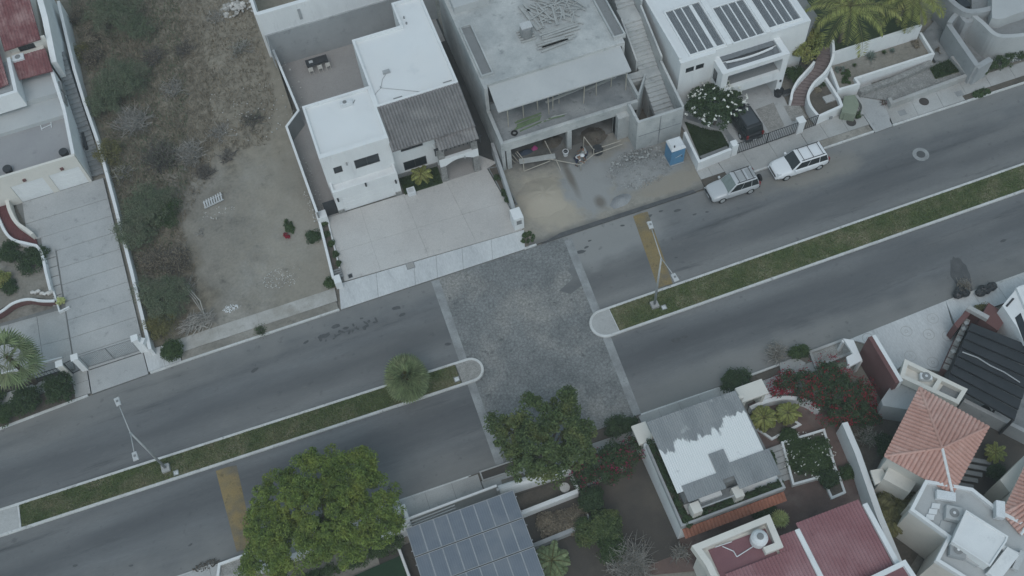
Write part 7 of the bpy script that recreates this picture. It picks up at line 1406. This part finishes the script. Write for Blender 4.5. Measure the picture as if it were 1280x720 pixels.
shrub('verge_bush', 'dense green bush on the pavement corner below the twig pile', 215, 438, .85, 1.3, 'lf_mid', nclump=110); shrub('lot_bush', 'small green bush beside the planter wall of the white house', 391, 296, .55, .6, 'lf_dark', nclump=40); brush('verge_weed', 'small straggly weed with green tips at the kerb of the dirt lot', 326, 413, .55, .4, 'twig_dark', 120, .12, ('lf_mid', 420, .09), 'weed'); shrub('lot_bush', 'weed clump by the low gate post of the white house', 413, 352, .5, .5, 'lf_mid', nclump=30)
z = lotz(360, 280); shrub('cut_branch', 'cut green bougainvillea branch lying on the bare dirt', 361, 283, .75, .3, 'lf_mid', rx=.35, z=z, nclump=40, crad=.18); shrub('cut_branch', 'reddened end of the cut branch on the bare dirt', 358, 295, .4, .2, 'fl_red', rx=.22, z=z, nclump=12, crad=.12)
for i, (px, py, mm) in enumerate([(405, 280, 'lf_mid'), (409, 293, 'lf_dark'), (414, 305, 'lf_mid'), (419, 318, 'lf_dark'), (423, 330, 'lf_mid')]): shrub('planter_plant', 'small leafy plant in the planter strip beside the dirt lot', px, py, .28, .4, mm, z=.3, nclump=14, crad=.14, group='plants in the planter strip')
for i, (px, py) in enumerate([(622, 222), (631, 241), (636, 250)]): shrub('planter_plant', 'small dark plant in the strip beside the grey driveway wall', px, py, .3, .4, 'lf_dark', z=.2, nclump=16, crad=.14, group='plants along the grey driveway wall')
shrub('weed_clump', 'low weeds by the white pillar at the driveway corner', 660, 297, .5, .3, 'lf_mid', z=.1, nclump=24, crad=.14, rx=.7)
x, y, _ = P(525, 213, 1.2); feather_palm('young_palm', 'young palm in the small lawn under the white house window', x, y-.2, .16, .7, 1.1, 13, 'lf_palm', leaflet=.3, cat='palm'); x, y, _ = P(533, 222, .5); fan_palm('young_palm', 'small pale plant beside the young palm on the white house lawn', x, y, .16, .25, .5, 12, 'lf_mid', cat='plant')
broadleaf('flowering_tree', 'rounded dark green tree dotted with white blossoms before the louvre house', 'tree', [lob(893, 128, 2.4, 1.5), lob(875, 133, 2.1, 1.2), lob(912, 125, 2.2, 1.2), lob(903, 115, 2.3, 1.1), lob(880, 120, 2.2, 1.1), lob(895, 145, 1.9, 1.2), lob(918, 135, 2.0, .8)], 'lf_dark', (*P2(893, 155, .2), .2), 240, 60, .34, .19, .1, flowers=('fl_white', 75, .17, 4))
broadleaf('garden_tree', 'olive-leaved small tree beside the top of the curved stair', 'tree', [lob(1010, 62, 2.8, 1.1), lob(1005, 50, 2.7, .9), lob(1018, 48, 2.8, .8), lob(1000, 70, 2.4, .7)], 'lf_palm', (*P2(1012, 74, 1.2), 1.2), 90, 60, .36, .17, .08); shrub('hedge_block', 'green shrub wedge between garage pier and stair wall', 993, 92, .8, 1.0, 'lf_mid', z=.4, nclump=60); 
x, y, _ = P(975, 648, .6); t = thing('spiky_shrub', 'lime yellow spiky shrub beside the cream parapet', 'shrub', (x, y, .06)); V = []; F = []
for k0 in range(9):
    ox, oy = (0, 0) if k0 == 0 else (.36*math.cos(k0*.785), .36*math.sin(k0*.785)); oz = .75 if k0 == 0 else .45
    for i in range(34):
        a = i*2.399+k0; e_ = -.1+1.3*(1-i/34); dd = Vector((math.cos(a)*math.cos(e_), math.sin(a)*math.cos(e_), math.sin(e_))); s_ = Vector((-math.sin(a), math.cos(a), 0)); o_ = Vector((x+ox, y+oy, .06+oz)); k = len(V); V += [o_, o_+dd*.2+s_*.025, o_+dd*.42-Vector((0, 0, .08)), o_+dd*.2-s_*.025]; F.append((k, k+1, k+2, k+3))
    MB().tube((x+ox*.4, y+oy*.4, .04), (x+ox, y+oy, .06+oz), .03, .02, 5).build('stem', 'bark', t)
MB().add(V, F).build('leaves', 'lf_lime', t)
agave_spots = [(1088, 72, .75, 'big blue-grey agave in the raised gravel bed'), (1115, 64, .4, 'small dark agave beside the big one in the gravel bed'), (1068, 82, .3, 'tiny agave in the middle of the gravel bed'), (1105, 66, .35, 'yellowish agave tuft between two agaves')]
for px, py, r, lb in agave_spots:
    x, y, _ = P(px, py, 1.0); t = thing('agave', lb, 'agave', (x, y, .95)); V = []; F = []
    for i in range(30):
        a = i*2.399; e = .15+1.1*(1-i/30); d = Vector((math.cos(a)*math.cos(e), math.sin(a)*math.cos(e), math.sin(e))); s = Vector((-math.sin(a), math.cos(a), 0)); o = Vector((x, y, .97)); k = len(V); V += [o-s*.03, o+s*.03, o+d*r*.5+s*.07*r, o+d*r, o+d*r*.5-s*.07*r]; F.append((k, k+1, k+2, k+3, k+4))
    MB().add(V, F).build('leaves', 'lf_agave' if r > .36 else 'lf_mid', t); MB().lathe((x, y, .9), [(.06, 0), (.04, .15)], 8).build('heart', 'lf_olive', t)
for i, (px, py) in enumerate([(1058, 92), (1050, 88), (1057, 100), (1025, 106), (1022, 112), (1145, 55)]): shrub('bed_weed', ['low green weed in the corner of the gravel bed', 'grey weed by the back wall of the gravel bed', 'bright weed at the stepped corner of the gravel bed', 'dark shrub at the narrow end of the kidney planter', 'brown shrub in the middle of the kidney planter', 'reddish dry weed at the far end of the gravel bed'][i], px, py, .4, .3, ['lf_mid', 'lf_agave', 'lf_mid', 'lf_dark', 'lf_dry', 'lf_dry'][i], z=.9 if i not in (3, 4) else .55, nclump=18, crad=.16)
brush('fallen_branch', 'dead brown branch fallen at the driveway mouth', 1105, 128, .7, .4, 'bark', 60, .12, ('fl_red', 40, .07), 'branch'); brush('dead_weed', 'dead brown weed in the service lane', 1172, 62, .5, .3, 'bark', 60, .3, ('lf_dry', 60, .08), 'weed')
shrub('weed_clump', 'green weeds under the olive utility box', 1072, 143, .4, .4, 'lf_mid', nclump=18, crad=.14); shrub('kerb_grass', 'bright green grass clump at the kerb end of the planting strip', 1227, 116, .4, .3, 'lf_mid', rx=1.0, nclump=50, crad=.16)
hd_ = thing('flower_hedge', 'mottled green hedge with tiny pale flowers below the curved house', 'hedge', (*P2(1250, 78), 0)); hp = [lob(1228+i*11, 87-i*4.2, .5, .65, .55, .5) for i in range(8)]; MB().path([Vector(P(1228, 88, .1)), Vector(P(1310, 56, .1))], .05).build('stem', 'bark', hd_); crown(hd_, hp, 'lf_mid', 160, 45, .24, .12); C_, O_ = clumps(hp, 90, 3, .1); V_, F_ = leafquads(C_, .09, out=O_); npmesh('blossom', V_, F_, 'fl_white', hd_, kind='stuff')
# lower side
def boug(name, lb, lobes, ncl, nfl, fm='fl_red', m='lf_dark'):
    t = thing(name, lb, 'bougainvillea', (lobes[0][0], lobes[0][1], .06)); mb = MB()
    for l_ in lobes: mb.path([Vector((l_[0], l_[1], .05)), Vector((l_[0]+.1, l_[1], l_[2]))], [.05, .02], 5)
    mb.build('stem', 'bark', t); crown(t, lobes, m, ncl, 55, .36, .14); bloom(t, lobes, fm, nfl//3, 12, .17, .10, k=1.18, low=.0)
boug('bougainvillea', 'spreading bougainvillea thick with red blossoms beside the dark red wall', [lob(1035, 470, 1.8, 1.3), lob(1050, 490, 1.8, 1.5), lob(1025, 490, 1.6, 1.3), lob(1005, 482, 1.5, 1.1), lob(1065, 510, 1.4, 1.2), lob(1045, 515, 1.2, 1.1), lob(1075, 490, 1.4, .9), lob(985, 478, 1.3, .8), lob(970, 486, 1.1, .6)], 300, 420)
boug('bougainvillea', 'bougainvillea hedge with magenta blossoms along the dark yard', [lob(790, 563, 1.5, .9), lob(768, 570, 1.5, 1.0), lob(745, 578, 1.4, 1.0), lob(780, 580, 1.2, .9), lob(755, 590, 1.2, .9), lob(733, 588, 1.2, .8), lob(725, 600, 1.0, .6)], 180, 120, 'fl_magenta')
boug('bougainvillea', 'low bougainvillea tuft with bright red tips in the narrow garden', [lob(1070, 520, .9, .7), lob(1085, 517, .8, .6)], 30, 70)
for i, (px, py, r, h, mm, lb, rx) in enumerate([(775, 532, .8, 1.0, 'lf_dark', 'straggling dark hedge at the kerb beside the cobbled crossing', 1.4), (918, 476, .85, 1.3, 'lf_dark', 'clipped dark hedge block at the kerb right of the corrugated roof', 1.35), (998, 440, .5, .7, 'lf_mid', 'small leafy green shrub next to the leafless pale shrub', .75), (740, 625, .9, 1.7, 'lf_dark', 'dark upright shrub at the corner of the bare yard', .9), (758, 655, 1.3, 2.2, 'lf_ficus', 'large soft green conifer-like bush on the edge of the bare yard', 1.2), (735, 665, 1.0, 1.8, 'lf_ficus', 'green bush left of the soft green conifer-like bush', 1.0), (765, 685, 1.1, 1.6, 'lf_mid', 'yellow-green bush tip above the bare tree', 1.0), (715, 650, 1.0, .6, 'lf_dry', 'dry brown groundcover between the terrace walls', 1.4), (690, 655, .9, .4, 'lf_dry', 'straw weeds on the middle garden terrace', 1.2), (1012, 570, 1.9, .75, 'lf_mid', 'dark shrub with white flower specks filling the square planter', 1.75), (1035, 598, .6, .8, 'lf_dark', 'dark shrub below the square flowering planter', .7), (960, 575, .5, .9, 'lf_dark', 'dark shrub between the roof edge and courtyard steps', .5), (955, 640, .7, .5, 'lf_dark', 'dark groundcover beside the tile awning corner', .8), (1110, 560, 1.0, .9, 'lf_dark', 'dark green mass below the terracotta eave', .9), (1085, 520, .9, .8, 'lf_dark', 'dark shrub at the foot of the red wall', 1.0), (1245, 590, .5, 1.2, 'lf_dark', 'dark climbing shrub in the narrow court', .5), (1228, 388, .45, .9, 'lf_olive', 'yellowish plant growing over the brown gateway lintel', .5), (985, 545, .5, .5, 'lf_mid', 'green bed plant at the tip of the small bare bed', .6), (1060, 590, .4, .4, 'lf_mid', 'small plant on the brick path by the long wall', .4)]):
    shrub('shrub', lb, px, py, r, h, mm, z=.07 if mm != 'lf_dry' else .05, nclump=int(60+70*r*r), rx=rx, size=.13 if mm != 'lf_lime' else .2, flowers=('fl_white', 70, .1, 2) if 'white flower' in lb else None)
for lb, dx0, dy0, dx1, dy1 in (('straggly dark plants along the left terrace planter', -.1, -.95, .3, -6.8), ('straggly dark plants along the lower terrace planter', .45, -6.62, 7.0, -6.62)):
    t = thing('terrace_planting', lb, 'plants', (xl+dx0, yt+dy0, 2.95)); ll = [(lerp(xl+.1 if dx1 < 1 else xl+dx0, xl+.1 if dx1 < 1 else xl+dx1, i/9), lerp(yt+dy0, yt+dy1, i/9), 3.05, .45 if dx1 > 1 else .22, .22 if dx1 > 1 else .45, .16) for i in range(10)]; MB().path([Vector((ll[0][0], ll[0][1], 2.96)), Vector((ll[-1][0], ll[-1][1], 2.96))], .03).build('stem', 'bark', t); crown(t, ll, 'lf_dark', 170, 32, .15, .1)
for (px, py, r, lb, mm, nl) in [(955, 522, .95, 'spiky green palm beside the corrugated roof edge', 'lf_palm', 26), (985, 515, .85, 'yellow-green palm next to the curved court wall', 'lf_palm', 24), (690, 700, 1.2, 'pale fan palm low in the terraced garden', 'lf_fan', 26), (1245, 565, .7, 'small palm in the narrow court beside the grey wall', 'lf_palm', 16)]:
    x, y, _ = P(px, py, 1.3); feather_palm('garden_palm', lb, x, y, .06, 1.1, r*1.25, nl, mm, leaflet=r*.32, cat='palm')
for (px, py, r, lb) in [(1122, 630, 1.3, 'yellow-green areca palm clump in the narrow garden by the cream wall'), (1115, 650, 1.0, 'lower yellow-green palm clump in the narrow garden')]:
    x, y, _ = P(px, py, 1.6); feather_palm('areca_palm', lb, x, y, .06, 1.4, r*1.25, 26, 'lf_olive', leaflet=r*.4, cat='palm')
x, y, _ = P(1116, 611, 1.2); t = thing('garden_box', 'small white framed box on the wall of the narrow garden', 'box', (x, y, .06)); MB().box(x-.35, x+.35, y-.3, y+.3, .06, 1.1).build('box', 'whiteplastic', t, bevel=.02); MB().box(x-.2, x+.2, y-.15, y+.15, 1.1, 1.12).build('inlay', 'wood', t)
# ================================================================ ADDED HAZE (thin volume put in to lift the dark tones)
hz = bpy.data.materials.new('haze_lift'); hz.use_nodes = True; hn = hz.node_tree.nodes; hn.clear()
ho = hn.new('ShaderNodeOutputMaterial'); hv = hn.new('ShaderNodeVolumePrincipled'); hv.inputs['Color'].default_value = (.86, .93, .96, 1); hv.inputs['Density'].default_value = .0006; hv.inputs['Anisotropy'].default_value = 0.0
hz.node_tree.links.new(hv.outputs[0], ho.inputs['Volume'])
hb = MB().box(-470, 470, -470, 470, -1.2, 76).build('haze', hz, kind='stuff', label='thin even haze added over the whole neighbourhood to lift the dark tones', cat='haze')
